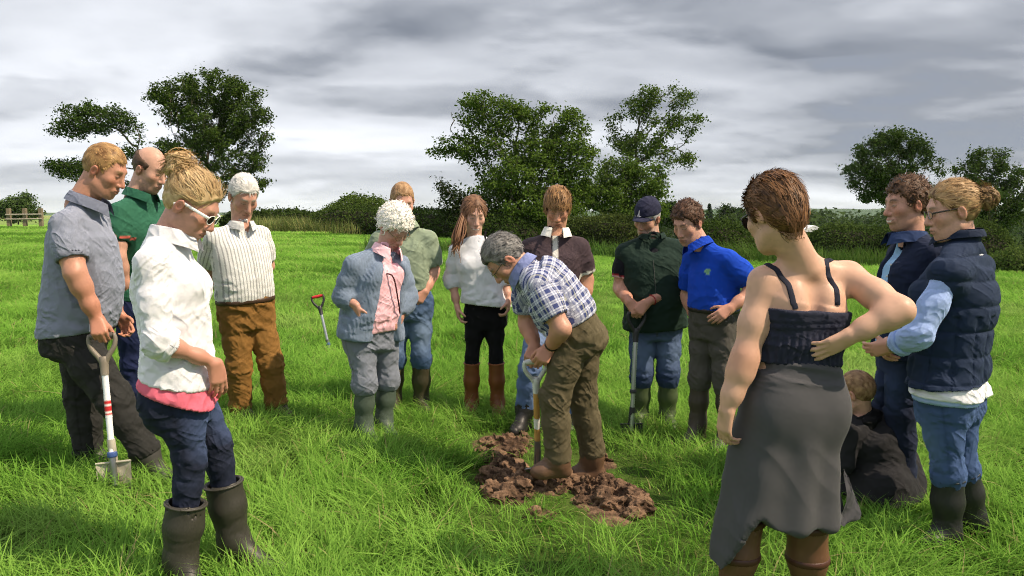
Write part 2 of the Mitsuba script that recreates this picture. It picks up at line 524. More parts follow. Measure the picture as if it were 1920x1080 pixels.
def face_color(v, o):
    """Skin, lips, brows, eyes and beard shadow from head coordinates."""
    base = np.asarray(o.get('skin', SKIN))
    c = np.tile(base, (len(v), 1))
    m = meshkit.fbm(v * 60, 3, 3)[:, None] - 0.5
    c = c * (1 + 0.30 * m) * (1 + 0.10 * (meshkit.noise(v * 240, 5)[:, None] - 0.5))
    ax = np.stack([np.abs(v[:, 0]), v[:, 1], v[:, 2]], 1)
    red = base * np.array([1.02, 0.66, 0.62])
    rd = o.get('red', 0.5)
    for ctr, r, w in (((0.046, 0.07, -0.022), (0.02, 0.03, 0.02), 0.8), ((0, 0.112, -0.028), (0.016, 0.018, 0.014), 0.8), ((0.085, -0.01, 0), (0.012, 0.03, 0.035), 0.9),
                      ((0, 0.085, -0.095), (0.02, 0.02, 0.015), 0.35), ((0, 0.09, 0.06), (0.05, 0.03, 0.02), 0.3)):
        c = lerp_c(c, red, rd * w * gauss(ax, ctr, r))
    st = o.get('stubble')
    if st is not None:
        w = np.clip((-0.034 - v[:, 2]) / 0.012, 0, 1) * np.clip((v[:, 1] - 0.0) / 0.03, 0, 1) * (1 - gauss(ax, (0, 0.10, -0.062), (0.022, 0.03, 0.010)))
        w = w * (0.6 + 0.4 * (meshkit.noise(v * 300, 8) > 0.4)) * o.get('stub_w', 0.45)
        c = lerp_c(c, st, w)
    lip = base * np.array([0.80, 0.48, 0.50])
    c = lerp_c(c, lip, 0.75 * gauss(ax, (0, 0.10, -0.0555), (0.021, 0.03, 0.0045)) + 0.75 * gauss(ax, (0, 0.10, -0.068), (0.019, 0.03, 0.0055)))
    dark = base * 0.16
    sm = o.get('smile', 0)
    line = np.exp(-(((v[:, 2] + 0.0615 - 0.006 * sm * (ax[:, 0] / 0.03) ** 2) / 0.0024) ** 2)) * (ax[:, 0] < 0.026 + 0.006 * sm) * (v[:, 1] > 0.075)
    c = lerp_c(c, dark, 0.8 * line)
    if sm > 0.6:
        t = np.exp(-(((v[:, 2] + 0.0625 - 0.006 * (ax[:, 0] / 0.03) ** 2) / 0.0034) ** 2)) * (ax[:, 0] < 0.022) * (v[:, 1] > 0.08)
        c = lerp_c(c, (0.75, 0.7, 0.62), t)
    nl = np.exp(-(((ax[:, 0] - 0.026 - (-0.03 - v[:, 2]) * 0.5) / 0.003) ** 2)) * (v[:, 2] < -0.03) * (v[:, 2] > -0.06) * (v[:, 1] > 0.06)
    c = lerp_c(c, base * np.array([0.62, 0.5, 0.48]), nl * o.get('lines', 0.5))
    nos = gauss(ax, (0.008, 0.108, -0.040), (0.005, 0.012, 0.004))
    c = lerp_c(c, dark, nos * 0.9)
    br = np.asarray(o.get('brow', (0.09, 0.055, 0.03)))
    bz = 0.031 + 0.005 * np.sin(np.clip((ax[:, 0] - 0.012) / 0.04, 0, 1) * np.pi)
    w = np.exp(-(((v[:, 2] - bz) / 0.0048) ** 2)) * np.clip((ax[:, 0] - 0.010) / 0.006, 0, 1) * np.clip((0.052 - ax[:, 0]) / 0.01, 0, 1) * (v[:, 1] > 0.05)
    c = lerp_c(c, br, np.clip(1.3 * w, 0, 1) * o.get('brow_w', 0.9))
    e = np.stack([ax[:, 0] - 0.031, v[:, 2] - 0.009], 1)
    inside = (v[:, 1] > 0.06) * np.clip(1.6 - 1.5 * ((e[:, 0] / 0.0135) ** 2 + (e[:, 1] / 0.0048) ** 2), 0, 1)
    op = o.get('eye', 0.4)
    c = lerp_c(c, (0.62, 0.58, 0.55), inside * op)
    c = lerp_c(c, (0.03, 0.025, 0.02), (v[:, 1] > 0.06) * op * np.exp(-(e[:, 0] ** 2 + e[:, 1] ** 2) / 0.0052 ** 2))
    lash = np.exp(-(((e[:, 1] - 0.0045 * (1 - (e[:, 0] / 0.014) ** 2) * op + 0.001) / 0.0022) ** 2)) * (np.abs(e[:, 0]) < 0.0145) * (v[:, 1] > 0.06)
    c = lerp_c(c, base * 0.12, lash * 0.85)
    c = lerp_c(c, base * np.array([0.7, 0.55, 0.52]), 0.6 * gauss(ax, (0.03, 0.085, -0.003), (0.018, 0.02, 0.007)) + 0.45 * gauss(ax, (0.031, 0.085, 0.020), (0.018, 0.02, 0.006)))
    return np.clip(c, 0.005, 0.9)


def mottled(V, col, amt=0.10, f=30, seed=1):
    m = meshkit.fbm(V * f, 3, seed) - 0.5
    return np.clip(np.asarray(col) * (1 + amt * 2 * m[:, None]), 0.002, 0.92)


def snug(s, P, off, n=6):
    """Moves points onto the surface of s, off metres above it."""
    P = np.array(P, float)
    for _ in range(n):
        g = np.stack([s.eval(P + e) - s.eval(P - e) for e in np.eye(3) * 0.004], 1)
        g /= np.linalg.norm(g, axis=1, keepdims=True) + 1e-9
        P -= g * (s.eval(P) - off)[:, None] * 0.8
    return P


class Person:
    """Joints in metres (left and right are the person's own); parts are collected in .parts as (name, mesh, material, colour, uv)."""

    def __init__(p, Y, J, face, head, hyaw, hpitch=0.0, hroll=0.0, hs=1.0, h=0.006, female=False, body=None, headopt=None, torso=None):
        p.Y, p.h, p.female, p.parts = Y, h, female, []
        p.b = dict(chest=0.172, waist=0.152, hips=0.170, dep=0.118, belly=0.0, arm=0.97, leg=0.95, sh=0.052, neck=0.058, bust=0.0, butt=1.0)
        if female:
            p.b.update(chest=0.148, waist=0.130, hips=0.172, dep=0.108, arm=0.84, leg=0.92, sh=0.044, neck=0.049, bust=1.0)
        p.b.update(body or {})
        p.o = headopt or {}
        for k, v in J.items():
            setattr(p, k, W(v[0], v[1], Y + (v[2] if len(v) > 2 else 0)) if len(v) < 4 else A(*v[:3]))
        for S in 'LR':
            t, an = getattr(p, 'toe' + S, None), getattr(p, 'an' + S, None)
            if t is not None:
                t[2] = G(t[0], t[1])
                g = G(an[0], an[1])
                an[2] = min(max(an[2], g + 0.075), g + 0.15) if not getattr(p, 'free' + S, False) else an[2]
        f = nrm((math.sin(math.radians(hyaw)), math.cos(math.radians(hyaw)), 0))
        r = np.cross(f, (0, 0, 1))
        u = A(0, 0, 1)
        R = rot(r, -hpitch)
        f, u = R @ f, R @ u
        R = rot(f, hroll)
        r, u = R @ r, R @ u
        p.M = np.eye(4)
        p.M[:3, 0], p.M[:3, 1], p.M[:3, 2] = r * hs * 0.89, f * hs * 0.93, u * hs
        p.M[:3, 3] = W(head[0], head[1], Y + (head[2] if len(head) > 2 else 0))
        p.hs, p.hr, p.hf, p.hu = hs, r, f, u
        a = math.radians(face)
        p.F = A(math.sin(a), math.cos(a), 0)              # the way the body faces: 0 away from the camera, 90 to the picture's right
        p.pel = getattr(p, 'pel', (p.hipL + p.hipR) / 2)
        p.shm = (p.shL + p.shR) / 2
        if not hasattr(p, 'wai'):
            p.wai = p.pel * 0.58 + p.shm * 0.42 + p.F * 0.01
        if not hasattr(p, 'che'):
            p.che = p.pel * 0.24 + p.shm * 0.76 + p.F * 0.012
        p.torso_nodes()

    def H(p, *v):
        return p.M[:3, :3] @ A(*v) + p.M[:3, 3]

    def torso_nodes(p):
        b = p.b
        up0 = nrm(p.wai - p.pel)
        cro = p.pel - up0 * 0.10
        sp = [cro, p.pel, p.wai, p.che, p.che + (p.shm - p.che) * 0.55, p.shm + (p.neck - p.shm) * 0.15]
        sp = np.array(sp) + np.outer([0, 0, 1, 0.25, 0, 0], p.F) * b['belly'] * 0.45
        a = [b['hips'] * 0.93, b['hips'], b['waist'], b['chest'], b['chest'] * 0.98, b['chest'] * 0.80]
        d = b['dep']
        e = [d * 0.92, d * 1.03 * b['butt'], d * 0.93 + b['belly'], d * 1.04 + 0.012 * b['bust'], d * 0.93, d * 0.60]
        n = 13
        C = spline(sp, n)
        ae = spline(np.stack([a, e, a], 1), n)
        Rh, Rs = nrm(p.hipR - p.hipL), nrm(p.shR - p.shL)
        t = np.gradient(C, axis=0)
        Rv, Fv = [], []
        for i in range(n):
            u = nrm(t[i])
            w = i / (n - 1)
            r = Rh * (1 - w) + Rs * w
            r = nrm(r - u * (r @ u))
            Rv.append(r)
            Fv.append(np.cross(u, r))
        p.tC, p.ta, p.tb, p.tR, p.tF = C, ae[:, 0], ae[:, 1], np.array(Rv), np.array(Fv)

    def torso(p, s, grow=0.0, i0=0, i1=None, k=0.03, a=None, b=None):
        i1 = len(p.tC) if i1 is None else i1
        sl = slice(i0, i1)
        aa, bb = p.ta[sl] + (0 if a is None else a), p.tb[sl] + (0 if b is None else b)
        return s.loft(p.tC[sl], aa, bb, p.tR[sl], p.tF[sl], 2.35, k, grow=grow)

    def front(p, i, u, off=0.0):
        """A point on the front of torso section i (may be fractional), u metres to the person's right."""
        j = int(np.clip(math.floor(i), 0, len(p.tC) - 2))
        t = i - j
        g = lambda x: x[j] * (1 - t) + x[j + 1] * t
        v = g(p.tb) * (max(0.02, 1 - (abs(u) / g(p.ta)) ** 2.35)) ** (1 / 2.35)
        return g(p.tC) + g(p.tR) * u + g(p.tF) * (v + off)

    def bust(p, s, grow, k=0.03):
        if p.b['bust']:
            i = 8
            for x in (-1, 1):
                c = p.tC[i] + p.tR[i] * x * 0.068 + p.tF[i] * (p.tb[i] - 0.034) - (p.tC[i + 1] - p.tC[i]) * 1.0
                s.ell(c, np.array((0.060, 0.050, 0.062)) * p.b['bust'] ** 0.3 + grow, axes=np.stack([p.tR[i], p.tF[i], nrm(p.tC[i + 1] - p.tC[i])]), k=k)

    def shoulders(p, s, grow=0.0, k=0.035):
        b = p.b
        for q in (p.shL, p.shR):
            m = p.neck * 0.55 + p.shm * 0.45
            s.cone(m + (q - m) * 0.15, q, 0.050 + grow, b['sh'] + grow, k=k)
            i = 9
            s.cone(p.tC[i], q + (p.tC[i] - q) * 0.15 - A(0, 0, 0.02), b['sh'] + grow, b['sh'] + grow, k=k)

    def neckhead(p, s, headk=0.02):
        r = p.b['neck']
        hd = head_sdf(**{k: p.o[k] for k in ('jaw', 'nose', 'fat', 'ear', 'chin', 'smile') if k in p.o})
        p.hd = hd
        s.sub(hd, k=0.015, M=p.M)
        b = p.neck - p.F * 0.01
        t = p.H(0, -0.028, -0.045)
        s.cone(b - nrm(t - b) * 0.04, t, r * 1.10, r * 0.97, k=0.025)
        return s

    def arm(p, s, side, hand=None, k=0.012, start=0.0):
        S = 'R' if side > 0 else 'L'
        sh, el, wr = getattr(p, 'sh' + S), getattr(p, 'el' + S), getattr(p, 'wr' + S)
        g = p.b['arm'] * (0.82 if start > 0.9 else 1.0)
        q = sh + (el - sh) * start
        m = q * 0.45 + el * 0.55
        fm = el * 0.72 + wr * 0.28
        s.chain([q, m, el, fm, el * 0.3 + wr * 0.7, wr], np.array([0.052, 0.049, 0.0445, 0.0435, 0.034, 0.0275]) * g, k=0.035)
        s.cone(el, el + nrm(el - sh + el - wr) * 0.012, 0.032 * g, 0.026 * g, k=0.03)
        if hand:
            hand_sdf(s, wr, hand['d'], hand['n'], side, **{k_: v for k_, v in hand.items() if k_ not in ('d', 'n')})
        return s

    def body(p, handL=None, handR=None, arms=(1, -1), start=0.25, core=True, extra=None, hh=None, ha=None):
        hh, ha = hh or (0.0047 if p.Y < 4.6 else 0.0058), ha or (0.0054 if p.Y < 4.6 else 0.0064)
        """The continuous skin: head and neck, arms and hands, and the trunk under the clothes."""
        ms = []
        s = Sdf()
        p.neckhead(s)
        p.shoulders(s, -0.012)
        lo = np.minimum(s.lo * 0 + 1e9, p.M[:3, 3] - 0.16)
        hi = p.M[:3, 3] + 0.17
        lo = np.minimum(lo, p.neck - np.array((0.085, 0.085, 0.05)))
        hi = np.maximum(hi, p.neck + 0.06)
        ms.append(s.mesh(hh, lo, hi))
        for side in arms:
            a = Sdf()
            p.arm(a, side, handR if side > 0 else handL, start=start)
            ms.append(a.mesh(ha))
        if core:
            c = Sdf()
            p.torso(c)
            p.shoulders(c)
            for S in 'LR':
                hp, kn, an = getattr(p, 'hip' + S), getattr(p, 'kn' + S), getattr(p, 'an' + S)
                c.chain([hp, kn, an], np.array([0.085, 0.052, 0.038]) * p.b['leg'], k=0.04)
                c.chain([getattr(p, 'sh' + S), getattr(p, 'el' + S), getattr(p, 'wr' + S)], np.array([0.05, 0.036, 0.026]) * p.b['arm'], k=0.03)
            c.cone(p.neck, p.H(0, -0.02, -0.03), 0.05, 0.045)
            ms.append(c.mesh(0.035, offset=-0.018))
        m = join(*ms)
        inv = np.linalg.inv(p.M)
        loc = m[0] @ inv[:3, :3].T + inv[:3, 3]
        skin = np.asarray(p.o.get('skin', SKIN))
        col = mottled(m[0], skin, 0.17, 32, 4)
        tan = p.o.get('armtone')
        far = np.linalg.norm(loc, axis=1)
        if tan is not None:
            col = lerp_c(col, mottled(m[0], tan, 0.12, 45, 4), np.clip((far - 0.16) / 0.1, 0, 1))
        else:
            red = skin * np.array([0.98, 0.86, 0.82])
            for wr in (p.wrL, p.wrR):
                col = lerp_c(col, red, np.clip(1.3 - np.linalg.norm(m[0] - wr, axis=1) / 0.2, 0, 1))
        w = np.clip((0.155 - far) / 0.02, 0, 1)
        col = col * (1 - w[:, None]) + face_color(loc, p.o) * w[:, None]
        p.parts.append(('body', m, 'mat_skin', col, None))
        return p

    # ---------------------------------------------------------------- clothes
    def limb_uv(p, V, a, b):
        d, s, t = frame(b - a, p.F)
        q = V - a
        ang = np.arctan2(q @ s, q @ t)
        return np.stack([ang * 0.065, q @ d], 1)

    def torso_uv(p, V):
        C = p.tC
        t = (V - C[0]) @ (C[-1] - C[0]) / ((C[-1] - C[0]) @ (C[-1] - C[0]))
        dist = np.linalg.norm(V[:, None] - C[None], axis=2)
        i = dist.argmin(1)
        arc = np.concatenate([[0], np.cumsum(np.linalg.norm(np.diff(C, axis=0), axis=1))])
        tv = np.gradient(C, axis=0)
        tv /= np.linalg.norm(tv, axis=1, keepdims=True)
        v = arc[i] + ((V - C[i]) * tv[i]).sum(1)
        u, w = ((V - C[i]) * p.tR[i]).sum(1), ((V - C[i]) * p.tF[i]).sum(1)
        return np.stack([u, v], 1), w, t

    def top(p, sleeves=(0.55, 0.55), sleeve_r=1.0, loose=0.014, hem=None, hem_n=None, flare=0.0, neck_cut=None, cuff=None, amp=0.009, seed=1, sdf_only=False, vneck=None, open_front=None, seat=0.0, h=None):
        """A shirt, jersey or jacket over the trunk. sleeves: fraction of the arm covered (1 elbow, 2 wrist) for right and left, or None."""
        s = Sdf()
        n = len(p.tC)
        ex = np.zeros(n)
        ex[:6] = flare * np.linspace(1, 0, 6)
        p.torso(s, loose, a=ex, b=ex)
        p.bust(s, loose)
        p.shoulders(s, loose * 0.8)
        s.cone(p.tC[-1], p.neck + (p.H(0, -0.03, -0.06) - p.neck) * 0.25, 0.085, p.b['neck'] + 0.012, k=0.03)
        hems = []
        for fr, S in zip(sleeves, 'RL'):
            if fr is None:
                continue
            sh, el, wr = getattr(p, 'sh' + S), getattr(p, 'el' + S), getattr(p, 'wr' + S)
            g = p.b['arm'] * sleeve_r
            q = Sdf()
            if fr <= 1:
                e = sh + (el - sh) * fr
                r = np.array([0.053, 0.061, 0.064]) * g
                q.chain([sh, sh * 0.5 + e * 0.5, e + nrm(el - sh) * 0.02], r, k=0.035)
                d, re = nrm(el - sh), r[2]
            else:
                e = el + (wr - el) * (fr - 1)
                r = np.array([0.053, 0.058, 0.053, 0.052, 0.042 + 0.012 * (2 - fr)]) * g
                q.chain([sh, sh * 0.5 + el * 0.5, el, el * 0.6 + e * 0.4, e + nrm(wr - el) * 0.02], r, k=0.035)
                d, re = nrm(wr - el), r[4]
            lip = max(0.011, 1.35 * (h or p.h))
            q.cut(e, d, k=0.008, near=e + d * 0.03, rad=re + 0.05)
            q.cone(e - d * 0.03, e + d * 0.04, re - lip - .003, re - lip, k=0.006, op='s')
            hems.append((e, d))
            s.sub(q, k=0.03)
        if seat:
            up = nrm(p.wai - p.pel)
            for hp in (p.hipL, p.hipR):
                s.ell(hp - p.F * 0.045 * seat - up * 0.02, np.array((0.088, 0.085, 0.10)) * p.b['leg'] * seat + loose + 0.004, axes=np.stack([p.tR[1], p.tF[1], up]), k=0.04)
                s.cone(hp, hp * .5 + (p.knL if hp is p.hipL else p.knR) * .5, 0.094 * p.b['leg'] + loose + 0.006, 0.09 * p.b['leg'] + loose, k=0.04)
        if hem is None:
            hem = p.pel + nrm(p.wai - p.pel) * 0.03
        hn = -nrm(p.wai - p.pel) if hem_n is None else np.asarray(hem_n, float)
        s.cut(hem, hn)
        nd = nrm(p.H(0, -0.03, -0.06) - p.neck)
        nc = p.neck + nd * 0.03 if neck_cut is None else neck_cut
        s.cut(nc, nd, near=nc + nd * 0.06, rad=0.16)
        s.cone(nc - nd * 0.05, nc + nd * 0.08, p.b['neck'] * 1.02, p.b['neck'] * 1.02 + 0.004, k=0.006, op='s')
        if vneck is not None:
            a_, b_, ra, rb = vneck
            s.cone(a_, b_, ra, rb, k=0.006, op='s')
        if open_front is not None:
            for a_, b_, ra, rb in open_front:
                s.cone(a_, b_, ra, rb, k=0.01, op='s')
        if sdf_only:
            return s
        m = s.mesh(h or p.h)
        V, f = m
        N = vnormals(V, f)
        off = p.wrinkles(V, amp, seed)
        for e, d in hems + [(np.asarray(hem, float), nrm(hn))]:
            t = -((V - e) @ d)
            nr = np.linalg.norm(V - e, axis=1) < (0.4 if e is not hems and np.allclose(d, nrm(hn)) else 0.1)
            off = np.where(nr, off * np.clip(t / 0.035, 0.1, 1), off)
        V = V + N * off[:, None]
        arm = np.zeros(len(V), bool)
        uv, depth, t = p.torso_uv(V)
        for fr, S in zip(sleeves, 'RL'):
            if fr is None:
                continue
            sh, el, wr = getattr(p, 'sh' + S), getattr(p, 'el' + S), getattr(p, 'wr' + S)
            for a_, b_ in ((sh, el), (el, wr)):
                L = np.linalg.norm(b_ - a_)
                d = (b_ - a_) / L
                q = V - a_
                tt = q @ d
                rr = np.linalg.norm(q - tt[:, None] * d, axis=1)
                k = (tt > (0.02 if a_ is sh else 0)) & (tt < L + 0.05) & (rr < 0.085 * p.b['arm'] * sleeve_r + 0.005)
                if a_ is sh:
                    out = nrm(sh - p.shm)
                    k &= (q @ out) > -0.03 - 0.0 * tt
                uv[k] = p.limb_uv(V[k], a_, b_)
                arm |= k
        p.arm_mask, p.depth = arm, depth
        return (V, f), uv, arm, depth

    def wrinkles(p, V, amp, seed, vertical=0.5):
        up = nrm(p.shm - p.pel)
        r = p.tR[6]
        f = p.tF[6]
        q = np.stack([V @ r, V @ f, V @ up], 1)
        wv = meshkit.fbm(q * 7 + seed, 2, seed) - 0.5
        a = ridged(np.stack([q[:, 0] * 7 + wv * 2.5, q[:, 1] * 7, q[:, 2] * 16 + 5 * q[:, 0] + wv * 3], 1), seed)
        b = ridged(np.stack([q[:, 0] * 17 + wv * 3, q[:, 1] * 17, q[:, 2] * 5 - 3 * q[:, 0]], 1), seed + 7)
        m = meshkit.fbm(q * 4, 2, seed + 3)
        diag = np.abs(q[:, 0]) * 0.9 + q[:, 2]
        c = ridged(np.stack([diag * 11 + wv * 2, q[:, 1] * 5, (np.abs(q[:, 0]) - q[:, 2]) * 3], 1), seed + 13)
        hz = (V - p.pel) @ up
        wz = 0.65 + 0.7 * np.exp(-((hz - 0.13) / 0.10) ** 2)
        off = amp * wz * (a * m * 1.5 + vertical * b * (1 - m) * 1.8 + 0.55 * c * meshkit.fbm(q * 5, 2, seed + 4))
        calm = 1 - 0.55 * np.maximum(np.exp(-(np.linalg.norm(V - p.shL, axis=1) / 0.16) ** 2), np.exp(-(np.linalg.norm(V - p.shR, axis=1) / 0.16) ** 2))
        off = off * calm
        for j, rad, fq, g in ((p.elL, 0.10, 34, .8), (p.elR, 0.10, 34, .8), (p.shL - up * 0.08, 0.09, 20, .35), (p.shR - up * 0.08, 0.09, 20, .35)):
            w = np.exp(-(np.linalg.norm(V - j, axis=1) / rad) ** 2)
            off = off + amp * g * w * ridged((q - wv[:, None] * 0.05) * np.array((8, 8, fq)), seed + 9)
        return off

    def trousers(p, color, waist=0.11, hem=None, rad=(0.094, 0.083, 0.066, 0.062, 0.060), loose=0.010, amp=0.008, seed=5, knee_fade=None, tuck=None, belt=None, h=None, material='mat_cloth', hem_off=0.0, seat=1.0):
        """hem: fraction of the shin covered (1 to the ankle) for right and left."""
        s = Sdf()
        g = p.b['leg']
        up = nrm(p.wai - p.pel)
        p.torso(s, loose, 0, 7, k=0.04)
        sg = {}
        for S, i in (('R', 0), ('L', 1)):
            hp, kn, an = getattr(p, 'hip' + S), getattr(p, 'kn' + S), getattr(p, 'an' + S)
            fr = 1.0 if hem is None else hem[i]
            e = kn + (an - kn) * fr
            r = np.array(rad) * g
            m = hp * 0.5 + kn * 0.5
            q = Sdf()
            q.chain([hp, m, kn, kn * 0.6 + e * 0.4, e + nrm(an - kn) * 0.02], r, k=0.035)
            d = nrm(an - kn)
            lip = max(0.011, 1.35 * (h or p.h))
            q.cut(e, d, k=0.008, near=e + d * 0.04, rad=r[4] + 0.05)
            q.cone(e - d * 0.03, e + d * 0.04, r[4] - lip - .003, r[4] - lip, k=0.006, op='s')
            s.sub(q, k=0.03)
            s.ell(hp - p.F * 0.045 * seat - up * 0.02, np.array((0.088, 0.085, 0.10)) * g * seat, axes=np.stack([p.tR[1], p.tF[1], up]), k=0.04)
            sg[S] = (hp, kn, an, e, r)
        s.cut(p.pel + up * waist, up)
        V, f = s.mesh(h or p.h)
        N = vnormals(V, f)
        off = np.zeros(len(V))
        tone = np.zeros(len(V))
        uv = np.zeros((len(V), 2))
        best = np.full(len(V), 9.0)
        for S in 'RL':
            hp, kn, an, e, r = sg[S]
            for a_, b_, c_ in ((hp, kn, 0), (kn, an, 1)):
                L = np.linalg.norm(b_ - a_)
                d = (b_ - a_) / L
                q = V - a_
                t = q @ d
                tc = np.clip(t, 0, L)
                dist = np.linalg.norm(q - tc[:, None] * d, axis=1)
                k = dist < best
                best = np.minimum(best, dist)
                uv[k] = p.limb_uv(V[k], a_, b_)
                sd = frame(d, p.F)
                x = np.stack([q @ sd[1], q @ sd[2], t], 1)[k]
                wv = meshkit.fbm(x * 9 + seed, 2, seed + c_) - 0.5
                fold = ridged(np.stack([x[:, 0] * 7 + wv, x[:, 1] * 7, x[:, 2] * 17 + wv * 4 + x[:, 0] * 8], 1), seed + c_)
                lng = ridged(np.stack([x[:, 0] * 20 + wv, x[:, 1] * 20, x[:, 2] * 4], 1), seed + 3)
                wt = 0.35 + 0.9 * np.exp(-((x[:, 2] - (0.02 if c_ == 0 else 0)) / 0.10) ** 2) + 0.9 * np.exp(-((x[:, 2] - L) / 0.12) ** 2)
                edge = np.clip(-((V[k] - e) @ nrm(an - kn)) / 0.04, 0.1, 1)
                off[k] = amp * (fold * wt + 0.35 * lng) * edge
                tone[k] = np.exp(-((x[:, 2] - (0.6 * L if c_ == 0 else -1)) / 0.14) ** 2) * np.clip(x[:, 1] * 12, 0, 1)
        V = V + N * off[:, None]
        col = mottled(V, color, 0.10, 26, seed)
        sa = np.abs(np.abs(uv[:, 0] / 0.065) - np.pi / 2)
        col = col * (1 - 0.28 * np.exp(-(sa / 0.055) ** 2))[:, None]
        if knee_fade is not None:
            col = lerp_c(col, knee_fade, tone * 0.55 + 0.12 * (meshkit.fbm(V * 14, 2, 9) - 0.4))
        p.parts.append(('trousers', (V, f), material, col, uv))
        if belt is not None:
            b = Sdf()
            c0 = p.pel + up * (waist - 0.045)
            p.torso(b, loose + 0.009, 0, 7)
            b.cut(c0, -up)
            b.cut(c0 + up * 0.036, up)
            m = b.mesh(0.012)
            p.parts.append(('belt', m, 'mat_rubber', mottled(m[0], belt, 0.1), None))
        return p

    def boots(p, color, top=(0.62, 0.62), toeL=None, toeR=None, rad=(0.066, 0.062, 0.050), material='mat_rubber', rim=True, sides=('R', 'L'), name='boot', mud=0.5, h=None, sole=(0.02, 0.02, 0.018), straps=None):
        """top: where the boot ends on the shin, as a fraction from the ankle (0) to the knee (1)."""
        for S, fr in zip(('R', 'L'), top):
            if S not in sides:
                continue
            s = Sdf()
            kn, an = getattr(p, 'kn' + S), getattr(p, 'an' + S)
            toe = getattr(p, 'toe' + S)
            d = nrm(an - kn)
            e = an + (kn - an) * fr
            mid = an + (kn - an) * fr * 0.55
            s.chain([e - d * 0.02, mid, an + (kn - an) * 0.12, an], [rad[0], rad[1], rad[2], rad[2]], k=0.03)
            p.foot(s, an, toe, rad[2])
            if fr > 0.2:
                lip = max(0.009, 1.2 * (h or p.h))
                s.cut(e, -d, k=0.006, near=e - d * 0.05, rad=rad[0] + 0.06)
                s.cone(e + d * 0.03, e - d * 0.04, rad[0] - lip - .002, rad[0] - lip, k=0.004, op='s')
            V, f = s.mesh(h or p.h)
            N = vnormals(V, f)
            q = (V - an) @ d
            wv = meshkit.fbm(V * 12, 2, 4) - 0.5
            cre = np.exp(-((q + 0.05) / 0.06) ** 2)
            V = V + N * (0.004 * cre * ridged(np.stack([V[:, 0] * 8, V[:, 1] * 8, q * 40 + wv * 4], 1), 3) + 0.0025 * wv)[:, None]
            col = mottled(V, color, 0.18, 22, 6)
            gz = min(toe[2], an[2]) - 0.05
            col = lerp_c(col, (0.10, 0.075, 0.045), mud * np.clip((0.10 - (V[:, 2] - gz)) / 0.10, 0, 1) * (0.4 + 0.6 * meshkit.fbm(V * 25, 2, 5)))
            sl = V[:, 2] < gz + 0.035
            col[sl] = col[sl] * 0 + np.array(sole)
            p.parts.append((name, (V, f), material, col, None))
            if rim and fr > 0.2:
                dd, a_, b_ = frame(d, p.F)
                ang = np.linspace(0, 2 * np.pi, 25)
                c = e + d * 0.010 + (rad[0] + 0.001) * (np.cos(ang)[:, None] * a_ + np.sin(ang)[:, None] * b_)
                m = tube(c, 0.0055, 6, caps=False, up=d)
                p.parts.append((name + '>rim', m, material, mottled(m[0], np.asarray(color) * 1.25, 0.1), None))
        return p

    def foot(s_, s, an, toe, r, w=0.046):
        """Heel, instep, ball and toe, flat underneath."""
        h = toe - an
        h[2] = 0
        L = np.linalg.norm(h)
        h = h / L
        sd = np.cross(h, (0, 0, 1))
        gz = toe[2]
        P = lambda a, b, z: A(*(an[:2] + h[:2] * a + sd[:2] * b), gz + z)
        s.cone(an, P(-0.035, 0, 0.035), r * 0.95, 0.040, k=0.03)
        s.cone(an + A(0, 0, -0.01), P(L * 0.55, 0, 0.05), r * 0.9, 0.042, k=0.04)
        s.cone(P(-0.03, 0, 0.036), P(L * 0.62, -0.008, 0.036), 0.038, w, k=0.02)
        s.cone(P(L * 0.62, 0.008, 0.036), P(L - 0.02, 0.0, 0.036), w, 0.036, k=0.02)
        s.cut(P(0, 0, 0.0), (0, 0, -1))
        return s

    def collar(p, color, spread=42, h_in=0.030, fall=0.052, r0=None, open_=0.0, material='mat_cloth', name='collar', lean=0.30, back=1.0, point=0.020):
        """A folded collar: stand, fold and fall, round the neck and open in front."""
        nd = nrm(nrm(p.H(0, -0.03, -0.06) - p.neck) * 0.4 + nrm(p.shm - p.wai) * 0.6)
        fw = nrm(p.tF[-1] - nd * (p.tF[-1] @ nd))
        r_ = np.cross(fw, nd)
        r0 = (p.b['neck'] + 0.006) if r0 is None else r0
        n = 41
        ang = np.linspace(-180 + spread * 0.35, 180 - spread * 0.35, n)
        rows = []
        c0 = p.neck + nd * 0.012
        for a in ang:
            t = math.radians(a)                          # 0 is the nape
            dr = -fw * math.cos(t) + r_ * math.sin(t)
            ft = (abs(a) / 180) ** 3
            rr = r0 * (1 + 0.10 * ft) + open_ * ft * 0.03
            base = c0 + fw * (0.006 + 0.018 * ft) - nd * (0.032 * ft)
            top = h_in * (1 - 0.35 * ft)
            fl = fall + point * ft
            rows.append([base + dr * rr - nd * 0.012, base + dr * (rr + 0.002) + nd * top * 0.7, base + dr * (rr + 0.005) + nd * top,
                         base + dr * (rr + 0.012) + nd * top * 0.9, base + dr * (rr + 0.016 + lean * fl * 0.5) + nd * (top - fl * 0.5),
                         base + dr * (rr + 0.018 + lean * fl) + nd * (top - fl)])
        P = np.array(rows)
        m1 = grid_mesh(P)
        P2 = P.copy()
        P2[:, 3:] -= 0.003 * nd
        V, f = m1
        N = vnormals(V, f)
        m = join(m1, (V - N * 0.003, f[:, ::-1]))
        p.parts.append((name, m, material, mottled(m[0], color, 0.08), None))
        return p

